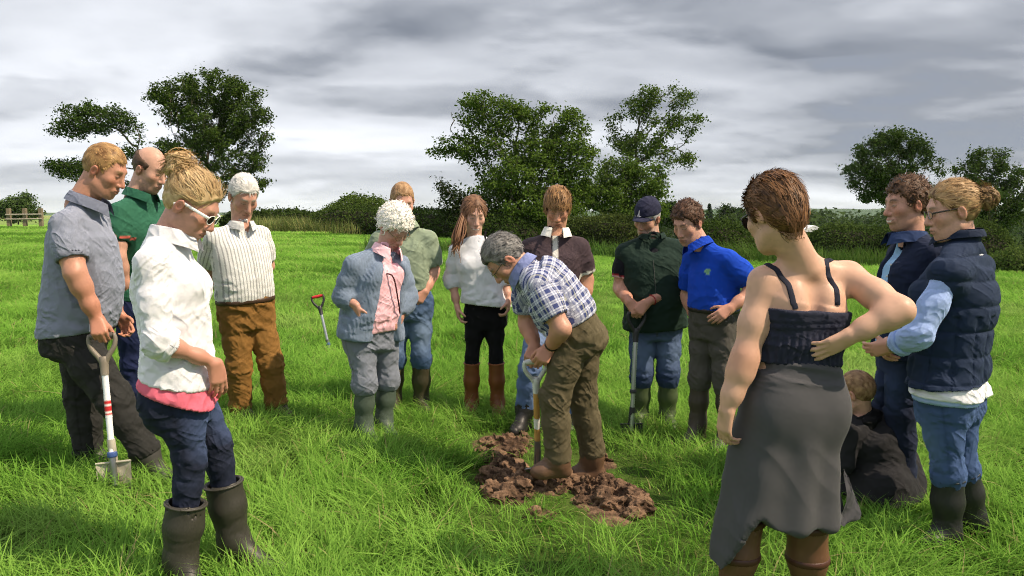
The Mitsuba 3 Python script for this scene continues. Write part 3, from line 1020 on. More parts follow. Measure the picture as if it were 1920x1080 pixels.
    # ---------------------------------------------------------------- hair
    def cap(p, line, thick=0.012, h=0.006, extra=None, roof=None, noise=0.004, seed=2, freq=60):
        """The hair's body: the skull grown by thick, above the hairline z = line(y, |x|), in head coordinates."""
        s = Sdf()
        t = thick
        s.ell((0, -0.014, 0.036), (0.076 + t, 0.099 + t, 0.090 + t), k=0.02)
        s.ell((0, 0.010, 0.02), (0.066 + t * .6, 0.075 + t * .5, 0.09), k=0.02)
        for e in extra or []:
            s.ell(e[0], e[1], k=e[2] if len(e) > 2 else 0.025)

        def fn(q):
            return -((line(q[:, 1], np.abs(q[:, 0])) - q[:, 2]) * 0.75)
        s.ops.append(('s', fn, np.full(3, -1e9), np.full(3, 1e9), 0.012))
        if roof is not None:
            s.ops.append(('s', lambda q: -((q[:, 2] - roof(q[:, 1], np.abs(q[:, 0]))) * 0.75), np.full(3, -1e9), np.full(3, 1e9), 0.012))
        V, f = s.mesh(h)
        N = vnormals(V, f)
        V = V + N * (noise * 2 * (meshkit.fbm(V * freq, 2, seed) - 0.5))[:, None]
        return V, f

    def strands(p, cap, n, L, flow, lift=0.25, curl=0.0, width=0.0035, seed=1, steps=4, droop=0.0, cfreq=60, inset=0.004, shorten=None, jit=0.14):
        """Locks that start on the cap and lie along flow(point) in head coordinates."""
        rng = np.random.default_rng(seed)
        V, f = cap
        N = vnormals(V, f)
        a = np.linalg.norm(np.cross(V[f[:, 1]] - V[f[:, 0]], V[f[:, 2]] - V[f[:, 0]]), axis=1)
        a = a * (N[f].mean(1)[:, 2] > -0.35)
        t = rng.choice(len(f), n, p=a / a.sum())
        r1, r2 = rng.random((2, n))
        k = r1 + r2 > 1
        r1[k], r2[k] = 1 - r1[k], 1 - r2[k]
        bc = np.stack([1 - r1 - r2, r1, r2], 1)
        P = (V[f[t]] * bc[..., None]).sum(1)
        Nn = (N[f[t]] * bc[..., None]).sum(1)
        Nn /= np.linalg.norm(Nn, axis=1, keepdims=True) + 1e-9
        ln = L * (0.6 + 0.6 * rng.random(n))
        if shorten is not None:
            ln = ln * shorten(P)
        pts = [P - Nn * inset]
        d = flow(P) + rng.normal(0, jit, (n, 3)) * np.linalg.norm(flow(P), axis=1, keepdims=True)
        d -= Nn * (d * Nn).sum(1, keepdims=True)
        d /= np.linalg.norm(d, axis=1, keepdims=True) + 1e-9
        ph = rng.random((n, 3)) * 6.28
        ctr = np.array((0, -0.01, 0.03))
        q = pts[0]
        for i in range(steps):
            w = i / steps
            dd = d + Nn * (lift * (1 - 1.4 * w)) + np.array((0, 0, -droop)) * w
            if curl:
                dd = dd + curl * np.sin(ph + cfreq * ln[:, None] * w * np.array((1, 1.3, 0.8)))
            dd /= np.linalg.norm(dd, axis=1, keepdims=True) + 1e-9
            q = q + dd * (ln / steps)[:, None]
            out = q - ctr
            Nn = 0.6 * Nn + 0.4 * out / (np.linalg.norm(out, axis=1, keepdims=True) + 1e-9)
            d = d - Nn * (d * Nn).sum(1, keepdims=True) * 0.8
            pts.append(q)
        S = np.stack(pts, 1)                              # n, steps + 1, 3
        tang = np.gradient(S, axis=1)
        side = np.cross(tang, (S - ctr))
        side /= np.linalg.norm(side, axis=2, keepdims=True) + 1e-9
        wd = width * (0.7 + 0.6 * rng.random(n))[:, None, None] * np.array([1, 1, 0.95, 0.8, 0.55, 0.15, 0.1, 0.1])[None, :steps + 1, None]
        Lf, Rt = S - side * wd * 0.5, S + side * wd * 0.5
        P3 = np.stack([Lf, Rt], 2).reshape(n, -1, 3)
        m = steps + 1
        f0 = []
        for i in range(steps):
            f0 += [[2 * i, 2 * i + 1, 2 * i + 3], [2 * i, 2 * i + 3, 2 * i + 2]]
        F_ = (np.array(f0)[None] + (np.arange(n) * m * 2)[:, None, None]).reshape(-1, 3)
        tone = np.clip(0.4 * rng.random(n) + 1.0 * (meshkit.fbm(P * 50, 2, seed) - 0.25), 0, 1)
        return P3.reshape(-1, 3), F_, np.repeat(tone, m * 2)

    def coil(p, c, r, axis, n=26, seed=1, thick=0.006):
        """A bun: locks wound round axis over an ellipsoid at c."""
        rng = np.random.default_rng(seed)
        c, axis = np.asarray(c), nrm(axis)
        _, a, b = frame(axis)
        ms, tone = [], []
        for i in range(n):
            k = rng.uniform(-0.75, 0.95)
            tilt = nrm(axis + rng.normal(0, 0.45, 3))
            _, a, b = frame(tilt)
            t0, t1 = rng.uniform(0, 6.28), rng.uniform(2.2, 4.6)
            t = t0 + np.linspace(0, t1, 16)
            rr = math.sqrt(max(0.05, 1 - k * k)) * r * rng.uniform(0.92, 1.10)
            wob = 1 + 0.06 * np.sin(3 * t + rng.uniform(0, 6))
            pts = c + (rr * wob)[:, None] * (np.cos(t)[:, None] * a + np.sin(t)[:, None] * b) + tilt * k * r
            m = tube(pts, thick * np.sin(np.linspace(0.25, 2.9, 16)) * rng.uniform(0.7, 1.25), 6)
            ms.append(m)
            tone.append(np.clip(rng.random() * 0.7 + 0.5 * (meshkit.noise(m[0] * 90, seed) - 0.3), 0, 1))
        m = join(*ms)
        return m[0], m[1], np.concatenate(tone)

    def hair(p, cap, locks, colors, capdark=0.75, name='hair', tint=None):
        """Cap and locks (a list of strands()) as one mesh; colours run from colors[0] to colors[1]."""
        c0, c1 = (np.asarray(c) for c in colors)
        V, f = cap
        r = np.clip((meshkit.fbm(V * np.array((90, 40, 40)), 2, 5) - 0.2) * 1.6, 0, 1)
        ms, cs = [(V, f)], [(c0 + (c1 - c0) * r[:, None]) * capdark]
        for lv, lf, lr in locks:
            ms.append((lv, lf))
            cs.append(c0 + (c1 - c0) * lr[:, None])
        m = join(*ms)
        col = np.vstack(cs)
        if tint is not None:
            col = tint(m[0], col)
        w = m[0] @ p.M[:3, :3].T + p.M[:3, 3]
        p.parts.append((name, (w, m[1]), 'mat_hair', np.clip(col, 0.003, 0.9), None))
        return p

    def add(p, name, m, material, color, uv=None, noise=0.08):
        col = mottled(m[0], color, noise) if np.ndim(color) == 1 else color
        p.parts.append((name, m, material, col, uv))
        return p

    def in_head(p, m):
        return m[0] @ p.M[:3, :3].T + p.M[:3, 3], m[1]

    def glasses(p, frame_c, lens_c=None, r=0.019, name='glasses', lens='mat_lens', up=0.0, thick=0.0016, temple=0.0022, fwd=0.0, z=0.008, tilt=0):
        ms, ls = [], []
        ang = np.linspace(0, 2 * np.pi, 19)
        R = rot((1, 0, 0), tilt)
        for x in (-1, 1):
            c = A(x * 0.032, 0.107 + fwd, z)
            ring = np.stack([c[0] + r * 1.15 * np.cos(ang), c[1] - 0.006 * np.abs(np.cos(ang)) * (np.cos(ang) * x > 0), c[2] + r * 0.85 * np.sin(ang)], 1)
            ms.append(tube(ring, thick, 6, caps=False, up=(0, 1, 0)))
            ls.append((np.vstack([ring[:-1], c[None]]), np.stack([np.arange(18), (np.arange(18) + 1) % 18, np.full(18, 18)], 1)))
            ms.append(tube(spline([(x * 0.054, 0.102 + fwd, z + 0.006), (x * 0.072, 0.085 + fwd, z + 0.008), (x * 0.081, 0.04, z + 0.008), (x * 0.083, -0.005, z + 0.006), (x * 0.082, -0.03, z - 0.014)], 14), temple, 6, flat=1.6))
        ms.append(tube(spline([(-0.012, 0.107 + fwd, z + 0.004), (0, 0.111 + fwd, z + 0.006), (0.012, 0.107 + fwd, z + 0.004)], 5), thick, 6))
        m = join(*ms)
        if tilt:
            m = (m[0] - (0, 0, .008)) @ R.T + (0, 0, .008), m[1]
        p.add(name, p.in_head(m), 'mat_gloss', frame_c)
        for m in ls:
            if tilt:
                m = (m[0] - (0, 0, .008)) @ R.T + (0, 0, .008), m[1]
            p.parts.append((name + '>lens', p.in_head(m), lens, None if lens_c is None else np.tile(lens_c, (len(m[0]), 1)), None))
        return p


def emit(key, p, label):
    """Writes a person's parts into the scene. 'a>b' makes b a piece of the last part a."""
    key = numbered(key)
    last = {}
    for name, m, material, col, uv in p.parts:
        if '>' in name:
            a, b = name.split('>')
            put(f'{last[a]}__{b}', m, material, True, col, uv)
        else:
            last[name] = put(f'{key}__{name}', m, material, True, col, uv)
    tag(key, label, 'person', 'people gathered round the hole', None)
    return key
# ------------------------------------------------------------------ the setting
import drjit as dr
from scipy.spatial import cKDTree

mat('mat_lens', {'type': 'thindielectric'})
mat('mat_dark_lens', two(principled((0.015, 0.013, 0.013), rough=0.08, spec=0.6)))


def grass_tex(p, n, uv):
    """uv: a tone for each blade (over 1: dry) and the height along it."""
    w = mikit.fbm(p.x * 0.7 + 3, p.y * 0.7, 0, 3)
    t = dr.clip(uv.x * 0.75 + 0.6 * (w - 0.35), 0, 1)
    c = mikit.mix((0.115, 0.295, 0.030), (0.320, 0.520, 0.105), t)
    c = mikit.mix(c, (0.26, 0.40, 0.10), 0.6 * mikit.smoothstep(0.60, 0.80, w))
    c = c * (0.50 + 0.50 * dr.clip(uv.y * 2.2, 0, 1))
    return mikit.mix(c, (0.40, 0.35, 0.17), dr.select(uv.x > 1.5, 1.0, 0.0))


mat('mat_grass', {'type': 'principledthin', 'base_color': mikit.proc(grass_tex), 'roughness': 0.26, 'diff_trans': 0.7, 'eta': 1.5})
mat('mat_leaf', {'type': 'principledthin', 'base_color': VC, 'roughness': 0.42, 'diff_trans': 0.6, 'eta': 1.45})
mat('mat_bark', two(principled(rough=0.9, spec=0.2)))


def ground_tex(p, n, uv):
    a = mikit.fbm(p.x * 0.35, p.y * 0.35, 0, 3)
    b = mikit.fbm(p.x * 3.1, p.y * 3.1, 0, 3)
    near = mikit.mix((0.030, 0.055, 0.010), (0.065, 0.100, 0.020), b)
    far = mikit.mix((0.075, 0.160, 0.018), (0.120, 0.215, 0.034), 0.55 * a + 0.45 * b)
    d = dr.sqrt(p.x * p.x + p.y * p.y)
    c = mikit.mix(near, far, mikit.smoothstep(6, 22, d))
    fields = mikit.cell_rand(dr.floor(p.x / 190), dr.floor(p.y / 240), 4)
    wild = mikit.mix((0.05, 0.10, 0.02), mikit.mix((0.10, 0.17, 0.04), (0.20, 0.19, 0.07), fields), 0.4 + 0.5 * fields)
    return mikit.mix(c, wild, mikit.smoothstep(90, 140, d))


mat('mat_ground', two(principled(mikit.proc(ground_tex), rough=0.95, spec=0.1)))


def soil_tex(p, n, uv):
    a = mikit.fbm(p.x * 22, p.y * 22, p.z * 22, 3)
    b = mikit.fbm(p.x * 140, p.y * 140, p.z * 140, 2)
    c = mikit.mix((0.058, 0.035, 0.022), (0.185, 0.115, 0.072), mikit.smoothstep(0.3, 0.75, a))
    return c * (0.65 + 0.7 * b)


def soil_bump(p, n, uv):
    return mikit.fbm(p.x * 90, p.y * 90, p.z * 90, 3)


mat('mat_soil', two({'type': 'bumpmap', 'arbitrary': mikit.proc(soil_bump, 2e-3), 'scale': 0.012, 'bsdf': principled(mikit.proc(soil_tex), rough=0.92, spec=0.2)}))

# the field: fine near, coarse far, one sheet to the horizon
ys = np.concatenate([np.linspace(-8, 12, 61), np.linspace(12.5, 60, 40), np.geomspace(62, 6000, 45)])
xs = np.concatenate([-np.geomspace(4000, 13, 36), np.linspace(-12, 12, 73), np.geomspace(13, 4000, 36)])
X, Yg = np.meshgrid(xs, ys, indexing='ij')


def far_drop(x, y):
    """Beyond the hedges the land falls into a shallow valley on the right and rises again far off."""
    d = np.sqrt(x * x + y * y)
    g_ = np.clip((x + 25) / 60, 0, 1)
    fall = np.clip((y - 66 + 26 * g_) / 120, 0, 1) * (0.45 + 0.55 * g_)
    return -7.0 * fall * fall * (3 - 2 * fall) + 3.0 * (meshkit.fbm(np.stack([x * 0.004, y * 0.004, 0 * x], -1), 3, 9) - 0.5) * np.clip((d - 120) / 300, 0, 1)


Zg = G(X, Yg) + far_drop(X, Yg)
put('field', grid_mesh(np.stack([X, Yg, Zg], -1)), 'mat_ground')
tag('field', 'bright green pasture sloping gently under the group', kind='structure')


def GZ(x, y):
    return float(G(x, y) + far_drop(np.float64(x), np.float64(y)))


# hills along the horizon
def hill_strip(key, Y, x0, x1, tops, color, depth, seed, label):
    n, m = 120, 12
    u = np.linspace(0, 1, n)
    px = x0 + (x1 - x0) * u
    top = np.interp(px, [t[0] for t in tops], [t[1] for t in tops])
    P = np.zeros((n, m, 3))
    for i in range(n):
        a, z = W(px[i], 400, Y), W(px[i], top[i], Y)[2]
        for j, k in enumerate(np.linspace(0, 1, m)):
            P[i, j] = (a[0] * (1 + 0.12 * k), a[1] - depth * (1 - k), -14 + (z + 14) * math.sin(k * math.pi / 2))
    P[..., 2] += (meshkit.fbm(P * np.array((0.012, 0.012, 0)) + seed, 4, seed) - 0.5) * 0.004 * Y * np.linspace(0, 1, m)[None]
    g = grid_mesh(P)
    col = np.asarray(color) * (0.6 + 0.8 * meshkit.fbm(g[0] * np.array((0.01, 0.004, 0.0)) + seed, 3, seed)[:, None])
    put(key, g, 'mat_bark', True, col)
    tag(numbered_last(key), label, kind='structure')


def numbered_last(key):
    n = TAKEN[key] - 1
    return key if n == 0 else f'{key}_{n:03d}'


hill_strip('hills', 2600, -700, 2700, [(-700, 402), (900, 398), (1230, 394), (1400, 391), (1500, 392), (1560, 393), (1700, 391), (2000, 394), (2700, 400)], (0.035, 0.065, 0.03), 1300, 3, 'long wooded ridge on the horizon at the right')
hill_strip('hills', 5200, 1450, 2100, [(1450, 399), (1580, 391), (1640, 387), (1700, 389), (1800, 393), (2100, 400)], (0.045, 0.075, 0.04), 900, 8, 'far pale hill rising behind the wooded ridge')


# ------------------------------------------------------------------ grass
def blades(rng, n, area, h, w, segs, lean=0.5, wind=(-0.5, -0.25), clump=3.0, seed=0, reject=None, hscale=None):
    """n curved blades over area (x0, x1, y0, y1); height h (lo, hi), width w."""
    x = area[0] + (area[1] - area[0]) * rng.random(n)
    y = area[2] + (area[3] - area[2]) * rng.random(n)
    if reject is not None:
        k = ~reject(x, y)
        x, y = x[k], y[k]
        n = len(x)
    q = np.stack([x * clump, y * clump, 0 * x], 1)
    cl = meshkit.fbm(q, 2, seed)
    H = (h[0] + (h[1] - h[0]) * rng.random(n) ** 1.3) * (0.55 + 0.9 * cl)
    if hscale is not None:
        H = H * hscale(x, y)
    a = rng.random(n) * 2 * np.pi
    ca = 6.28 * 2 * meshkit.fbm(q * 0.8 + 7, 2, seed + 1)
    d = np.stack([np.cos(a) + 0.9 * np.cos(ca) + wind[0], np.sin(a) + 0.9 * np.sin(ca) + wind[1], 0 * a], 1)
    d /= np.linalg.norm(d, axis=1, keepdims=True)
    ln = lean * (0.25 + 1.1 * rng.random(n))
    s = np.cross(d, (0, 0, 1.0))
    tw = rng.normal(0, 0.5, n)
    s = s * np.cos(tw)[:, None] + np.array((0, 0, 1.0)) * np.sin(tw)[:, None] * 0.6
    wd = w * (0.6 + 0.8 * rng.random(n))
    P = []
    for k in range(segs + 1):
        t = k / segs
        hor = H * ln * t * (0.35 + 1.0 * t)
        ver = H * (t - 0.42 * np.minimum(ln, 1.5) * t ** 2.2)
        c = np.stack([x, y, 0 * x - 0.01], 1) + d * hor[:, None] + np.array((0, 0, 1.0)) * ver[:, None]
        wt = wd * (1 - t ** 1.8) * (0.75 + 0.5 * min(t * 3, 1))
        if k < segs:
            P += [c - s * wt[:, None] * 0.5, c + s * wt[:, None] * 0.5]
        else:
            P.append(c)
    V = np.stack(P, 1)
    nv = V.shape[1]
    f = []
    for k in range(segs - 1):
        i = 2 * k
        f += [[i, i + 1, i + 3], [i, i + 3, i + 2]]
    f.append([2 * segs - 2, 2 * segs - 1, 2 * segs])
    F_ = (np.array(f)[None] + (np.arange(n) * nv)[:, None, None]).reshape(-1, 3)
    r = np.clip(0.55 * rng.random(n) + 0.75 * (cl - 0.25), 0, 1)[:, None]
    dry = rng.random(n) < 0.022
    r[dry] = 2.0
    C = np.repeat(r[:, None], nv, 1)
    t = np.concatenate([np.repeat(np.arange(segs) / segs, 2), [1.0]])
    C = np.concatenate([C, np.tile(t[None, :, None], (n, 1, 1))], 2)
    return (V.reshape(-1, 3), F_), C.reshape(-1, 2)


def dug(x, y):
    """How far inside the lifted turf a place is (negative: still grass)."""
    n = 0.10 * (meshkit.fbm(np.stack([x * 6, y * 6, 0 * x], -1), 3, 4) - 0.5) * 2
    return 1 + 5 * n - np.min([((x - cx) / rx) ** 2 + ((y - cy) / ry) ** 2 for cx, cy, rx, ry in DUG], axis=0)


def on_ground(px, py):
    """Where the ray through a pixel meets the field."""
    lo, hi = 1.0, 60.0
    for _ in range(40):
        m = (lo + hi) / 2
        p = W(px, py, m)
        if p[2] > G(p[0], p[1]):
            lo = m
        else:
            hi = m
    return W(px, py, lo)


DUG = []
for px, py, rx, ry in ((938, 838, 52, 26), (960, 900, 46, 52), (1140, 938, 72, 42), (1035, 905, 45, 24), (1130, 870, 25, 14)):
    c = on_ground(px, py)
    e = on_ground(px + rx, py)
    f_ = on_ground(px, py - ry)
    DUG.append((c[0], c[1], e[0] - c[0], f_[1] - c[1]))

grng = np.random.default_rng(7)
TILES = {}


def tile(name, size, n, h, w, segs, lean, var, clump):
    for v in range(var):
        m, c = blades(grng, n, (-size / 2 - 0.02, size / 2 + 0.02, -size / 2 - 0.02, size / 2 + 0.02), h, w, segs, lean, clump=clump, seed=v * 5 + 2)
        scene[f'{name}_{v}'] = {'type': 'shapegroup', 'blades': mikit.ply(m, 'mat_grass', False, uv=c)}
    TILES[name] = (size, var)


tile('turf_near', 0.5, 1250, (0.09, 0.215), 0.0048, 4, 0.78, 5, 5.0)
tile('turf_mid', 1.0, 1800, (0.09, 0.19), 0.0075, 3, 0.70, 4, 3.0)
tile('turf_far', 2.5, 2200, (0.10, 0.20), 0.016, 2, 0.65, 3, 1.2)
tile('turf_edge', 5.0, 2200, (0.12, 0.22), 0.035, 2, 0.6, 2, 0.5)
count = [0]


def lay(name, x, y, scale_z=1.0):
    size, var = TILES[name]
    a = grng.integers(0, 8) * math.pi / 4 if name != 'turf_near' else grng.random() * 6.28
    c, s = math.cos(a), math.sin(a)
    k = 1.12
    sx = (G(x + .3, y) - G(x - .3, y)) / .6
    sy = (G(x, y + .3) - G(x, y - .3)) / .6
    M = np.array([[k * c, -k * s, 0, x], [k * s, k * c, 0, y], [k * (sx * c + sy * s), k * (-sx * s + sy * c), scale_z, G(x, y)], [0, 0, 0, 1]])
    count[0] += 1
    scene[f'grass__{count[0]:04d}'] = {'type': 'instance', 'to_world': T(M), 'group': {'type': 'ref', 'id': f'{name}_{grng.integers(0, var)}'}}


def fill(name, y0, y1, margin=2.2, skip=None, xmax=None):
    size = TILES[name][0]
    for y in np.arange(y0 + size / 2, y1, size):
        wid = (y + size / 2) * 0.66 + margin
        for x in np.arange(-wid, wid + size, size):
            if skip is not None and skip(x, y):
                continue
            if name in ('turf_far', 'turf_edge') and x > 8 and y > 32 - 0 * x:
                continue
            z = 0.72 + 0.62 * float(meshkit.fbm(np.array([[x * 0.8, y * 0.8, 3.0]]), 3, 12)[0])
            lay(name, x + grng.normal(0, size * 0.04), y + grng.normal(0, size * 0.04), z)


SX0, SX1, SY0, SY1 = -0.5, 1.25, 3.0, 5.5
fill('turf_near', 0.5, 7.5, skip=lambda x, y: SX0 < x < SX1 and SY0 < y < SY1)
fill('turf_mid', 7.5, 15.5)
fill('turf_far', 15.5, 33)
fill('turf_edge', 33, 63)
m, c = blades(grng, 14500, (SX0 - 0.3, SX1 + 0.3, SY0 - 0.3, SY1 + 0.3), (0.09, 0.215), 0.0050, 4, 0.75, clump=5.0, seed=31, reject=lambda x, y: (dug(x, y) > 0) & (grng.random(len(x)) > 0.05 + 0.28 * (dug(x, y) < 0.5)),
              hscale=lambda x, y: np.clip(0.45 + 0.7 * np.min([np.sqrt(((x - a) / (r + .18)) ** 2 + ((y - b) / (s + .18)) ** 2) - 0.75 for a, b, r, s in DUG], axis=0) * 2, 0.35, 1))
m[0][:, 2] += G(m[0][:, 0], m[0][:, 1])
scene['grass__0000'] = mikit.ply(m, 'mat_grass', False, uv=c)
tag('grass', 'lush long green grass covering the field', 'grass', kind='stuff')

# ------------------------------------------------------------------ dug earth
def clods(key, spots, label, seed, h=0.010):
    """A heap: crumbled lumps of all sizes grown together."""
    rng = np.random.default_rng(seed)
    s = Sdf()
    for px, py, rx, ry, n, hgt in spots:
        c, e, f_ = on_ground(px, py), on_ground(px + rx, py), on_ground(px, py - ry)
        ax, ay = e[0] - c[0], f_[1] - c[1]
        s.ell((c[0], c[1], G(c[0], c[1]) - 0.02), (ax, ay, 0.02 + hgt * 0.45), k=0.03)
        for i in range(n):
            a, r = rng.random() * 6.28, math.sqrt(rng.random()) * 1.02
            x, y = c[0] + ax * r * math.cos(a), c[1] + ay * r * math.sin(a)
            q = 0.014 + 0.040 * rng.random() ** 2.2
            z = G(x, y) + hgt * (1 - r * r) * 0.85 * rng.random() + q * 0.3
            R = rot(rng.normal(size=3), rng.random() * 180)
            s.ell((x, y, z), np.array((1, 0.6 + 0.4 * rng.random(), 0.5 + 0.4 * rng.random())) * q * 1.25, axes=R, k=0.005)
    V, f = s.mesh(h)
    N = vnormals(V, f)
    cr = (1 - np.abs(2 * meshkit.fbm(V * 24 + 3, 2, seed + 5) - 1)) ** 6
    V = V + N * (0.030 * (meshkit.fbm(V * 30, 3, seed) - 0.5) + 0.020 * (meshkit.fbm(V * 85, 2, seed + 1) - 0.5) - 0.020 * cr)[:, None]
    k = put(key, (V, f), 'mat_soil', True)
    tag(k, label, 'soil', kind='stuff')


# trodden bare earth under and between the heaps
g_ = 0.02
gx, gy = np.meshgrid(np.arange(SX0, SX1, g_), np.arange(SY0, SY1, g_), indexing='ij')
dv = dug(gx, gy)
on = dv > -0.12
gz = G(gx, gy) - 0.012 + np.clip(dv + 0.1, 0, 0.6) / 0.6 * (0.016 + 0.040 * (meshkit.fbm(np.stack([gx * 14, gy * 14, 0 * gx], -1), 3, 2) - 0.3))
V_, F_ = grid_mesh(np.stack([gx, gy, gz], -1))
F_ = F_[on.ravel()[F_].all(1)]
used, inv_ = np.unique(F_, return_inverse=True)
put('bare_soil', (V_[used], inv_.reshape(-1, 3)), 'mat_soil', True)
tag('bare_soil', 'bare trodden earth where the turf has been dug away', 'soil', kind='stuff')
clods('soil_heap', [(938, 840, 44, 18, 40, 0.06), (985, 835, 20, 12, 10, 0.03)], 'dark crumbly soil behind the hole, shaded by the digging man', 3)
clods('soil_heap', [(945, 905, 36, 34, 70, 0.09), (975, 925, 28, 20, 36, 0.08), (935, 872, 24, 14, 20, 0.07)], 'large brown clods of soil left of the digging man\'s boot', 4)
clods('soil_heap', [(1115, 925, 40, 26, 56, 0.07), (1165, 942, 46, 28, 70, 0.08), (1075, 912, 28, 12, 18, 0.03), (1190, 955, 26, 20, 26, 0.06)], 'wide heap of brown soil in front of the woman in grey skirt', 5)
clods('soil_heap', [(1030, 912, 34, 12, 14, 0.03), (1015, 968, 20, 10, 8, 0.03), (1128, 866, 20, 8, 9, 0.035)], 'loose crumbs of soil scattered around the digging man\'s boot', 6)
# ------------------------------------------------------------------ trees and hedges
def leaf_cards(rng, P, N, size, jitter=0.9, aspect=0.62):
    """A bent diamond of a leaf (two triangles) at each point, facing roughly along N."""
    n = len(P)
    N = N + rng.normal(0, jitter, (n, 3))
    N /= np.linalg.norm(N, axis=1, keepdims=True) + 1e-9
    a = np.cross(N, rng.normal(size=(n, 3)))
    a /= np.linalg.norm(a, axis=1, keepdims=True) + 1e-9
    b = np.cross(N, a)
    s = (size * (0.6 + 0.8 * rng.random(n)))[:, None]
    V = np.stack([P - a * s * 0.5, P + b * s * aspect * 0.5 + N * s * 0.08, P + a * s * 0.5 - N * s * 0.1, P - b * s * aspect * 0.5 + N * s * 0.08], 1).reshape(-1, 3)
    i = np.arange(n)[:, None] * 4
    return V, np.vstack([i + np.array([[0, 1, 2]]), i + np.array([[0, 2, 3]])])


def grow_tree(seed, base, trunk_top, blobs, n_att=900, step=0.30, leaf=0.15, n_leaf=15000, lean=None, r_tip=0.016, bare=0.0, spread=0.28, power=2.3, inside=0.5):
    """Space colonisation towards points scattered in the crown's masses (centre, radii)."""
    rng = np.random.default_rng(seed)
    vol = np.array([r[0] * r[1] * r[2] for _, r, _ in blobs])
    den = np.array([d for _, _, d in blobs])
    pick = rng.choice(len(blobs), n_att, p=vol * den / (vol * den).sum())
    u = rng.normal(size=(n_att, 3))
    u /= np.linalg.norm(u, axis=1, keepdims=True)
    u *= (rng.random(n_att) ** (1 / 3 * inside + 0.1))[:, None]
    att = np.array([blobs[i][0] for i in pick]) + u * np.array([blobs[i][1] for i in pick])
    base, trunk_top = np.asarray(base, float), np.asarray(trunk_top, float)
    k = max(2, int(np.linalg.norm(trunk_top - base) / step))
    nodes = [base + (trunk_top - base) * t + (rng.normal(0, 0.06, 3) if 0 < t < 1 else 0) for t in np.linspace(0, 1, k)]
    par = list(range(-1, k - 1))
    alive = np.ones(len(att), bool)
    infl, kill = 40.0, step * 1.5
    for it in range(160):
        tree = cKDTree(np.array(nodes))
        A_ = att[alive]
        if len(A_) < 4:
            break
        dist, idx = tree.query(A_)
        dirs = {}
        for q, i, d in zip(A_, idx, dist):
            if d < infl:
                v = q - nodes[i]
                dirs.setdefault(i, np.zeros(3))
                dirs[i] += v / (np.linalg.norm(v) + 1e-9)
        infl = max(2.2, infl * 0.7)
        new = 0
        for i, v in dirs.items():
            v = nrm(nrm(v) + rng.normal(0, 0.28, 3) + np.array((0, 0, 0.06)))
            p_ = nodes[i] + v * step
            if tree.query(p_)[0] > step * 0.45:
                nodes.append(p_)
                par.append(i)
                new += 1
        if not new:
            break
        dist, _ = cKDTree(np.array(nodes)).query(att)
        alive &= dist > kill
    nodes, par = np.array(nodes), np.array(par)
    rad = np.zeros(len(nodes))
    kids = np.bincount(par[par >= 0], minlength=len(nodes))
    order = np.arange(len(nodes))[::-1]
    acc = np.where(kids == 0, r_tip ** power, 0.0)
    for i in order:
        if acc[i] == 0:
            acc[i] = r_tip ** power
        if par[i] >= 0:
            acc[par[i]] += acc[i]
    rad = acc ** (1 / power)
    # limbs: one tapered five-sided bar for each joint
    i = np.nonzero(par >= 0)[0]
    a, b = nodes[par[i]], nodes[i]
    ra, rb = np.minimum(rad[par[i]], rad[i] * 1.35), rad[i]
    d = b - a
    d /= np.linalg.norm(d, axis=1, keepdims=True) + 1e-9
    s = np.cross(d, (0.31, 0.2, 0.93))
    s /= np.linalg.norm(s, axis=1, keepdims=True)
    t = np.cross(d, s)
    sides = 5
    ang = np.arange(sides) * 2 * np.pi / sides
    ring = np.cos(ang)[None, :, None] * s[:, None] + np.sin(ang)[None, :, None] * t[:, None]
    V = np.concatenate([a[:, None] + ring * ra[:, None, None], b[:, None] + ring * rb[:, None, None]], 1).reshape(-1, 3)
    j = np.arange(sides)
    f = np.vstack([np.stack([j, (j + 1) % sides, (j + 1) % sides + sides], 1), np.stack([j, (j + 1) % sides + sides, j + sides], 1)])
    F_ = (f[None] + (np.arange(len(i)) * 2 * sides)[:, None, None]).reshape(-1, 3)
    bark = np.array((0.12, 0.105, 0.082)) * (0.6 + 0.8 * meshkit.fbm(V * np.array((6, 6, 1.5)), 2, seed)[:, None])
    thin = np.nonzero((rad < r_tip * 2.6) & (np.arange(len(nodes)) > k))[0]
    if bare:
        keep = meshkit.fbm(nodes[thin] * 0.9 + seed, 2, seed) > bare
        thin = thin[keep]
    w = rng.choice(thin, n_leaf)
    off = rng.normal(0, spread, (n_leaf, 3)) * np.array((1, 1, 0.7))
    P = nodes[w] + off
    ctr = np.mean([c for c, _, _ in blobs], axis=0)
    N = (P - ctr) / (np.linalg.norm(P - ctr, axis=1, keepdims=True) + 1e-9) * 0.5 + np.array((0, 0, 0.9))
    m = leaf_cards(rng, P, N, leaf)
    g = np.clip(0.6 * meshkit.fbm(P * 1.1, 2, seed)[:, None] + 0.5 * rng.random((n_leaf, 1)), 0, 1)
    return (V, F_), bark, m, g


def tree(name, label, seed, Y, base, trunk_top, blobs, c0, c1, group='field trees behind the hedge', dz=1.0, **kw):
    bl = []
    for px, py, rx, ry, dy, den in blobs:
        s = Y / FPX
        bl.append((W(px, py, Y + dy), np.array((rx * s, max(rx, ry) * s * 0.9 * dz, ry * s)), den))
    b = W(base[0], base[1], Y)
    b[2] = GZ(b[0], b[1]) - 0.2
    t = W(trunk_top[0], trunk_top[1], Y)
    return name, label, group, c0, c1, grow_tree(seed, b, t, bl, **kw)


def put_tree(r):
    name, label, group, c0, c1, (wood, bark, leaves, g) = r
    key = numbered(name)
    put(f'{key}__trunk', wood, 'mat_bark', True, np.clip(bark, 0.01, 0.5))
    col = np.repeat(np.asarray(c0) * (1 - g) + np.asarray(c1) * g, 4, axis=0)
    put(f'{key}__crown', leaves, 'mat_leaf', False, col)
    tag(key, label, 'tree', group)


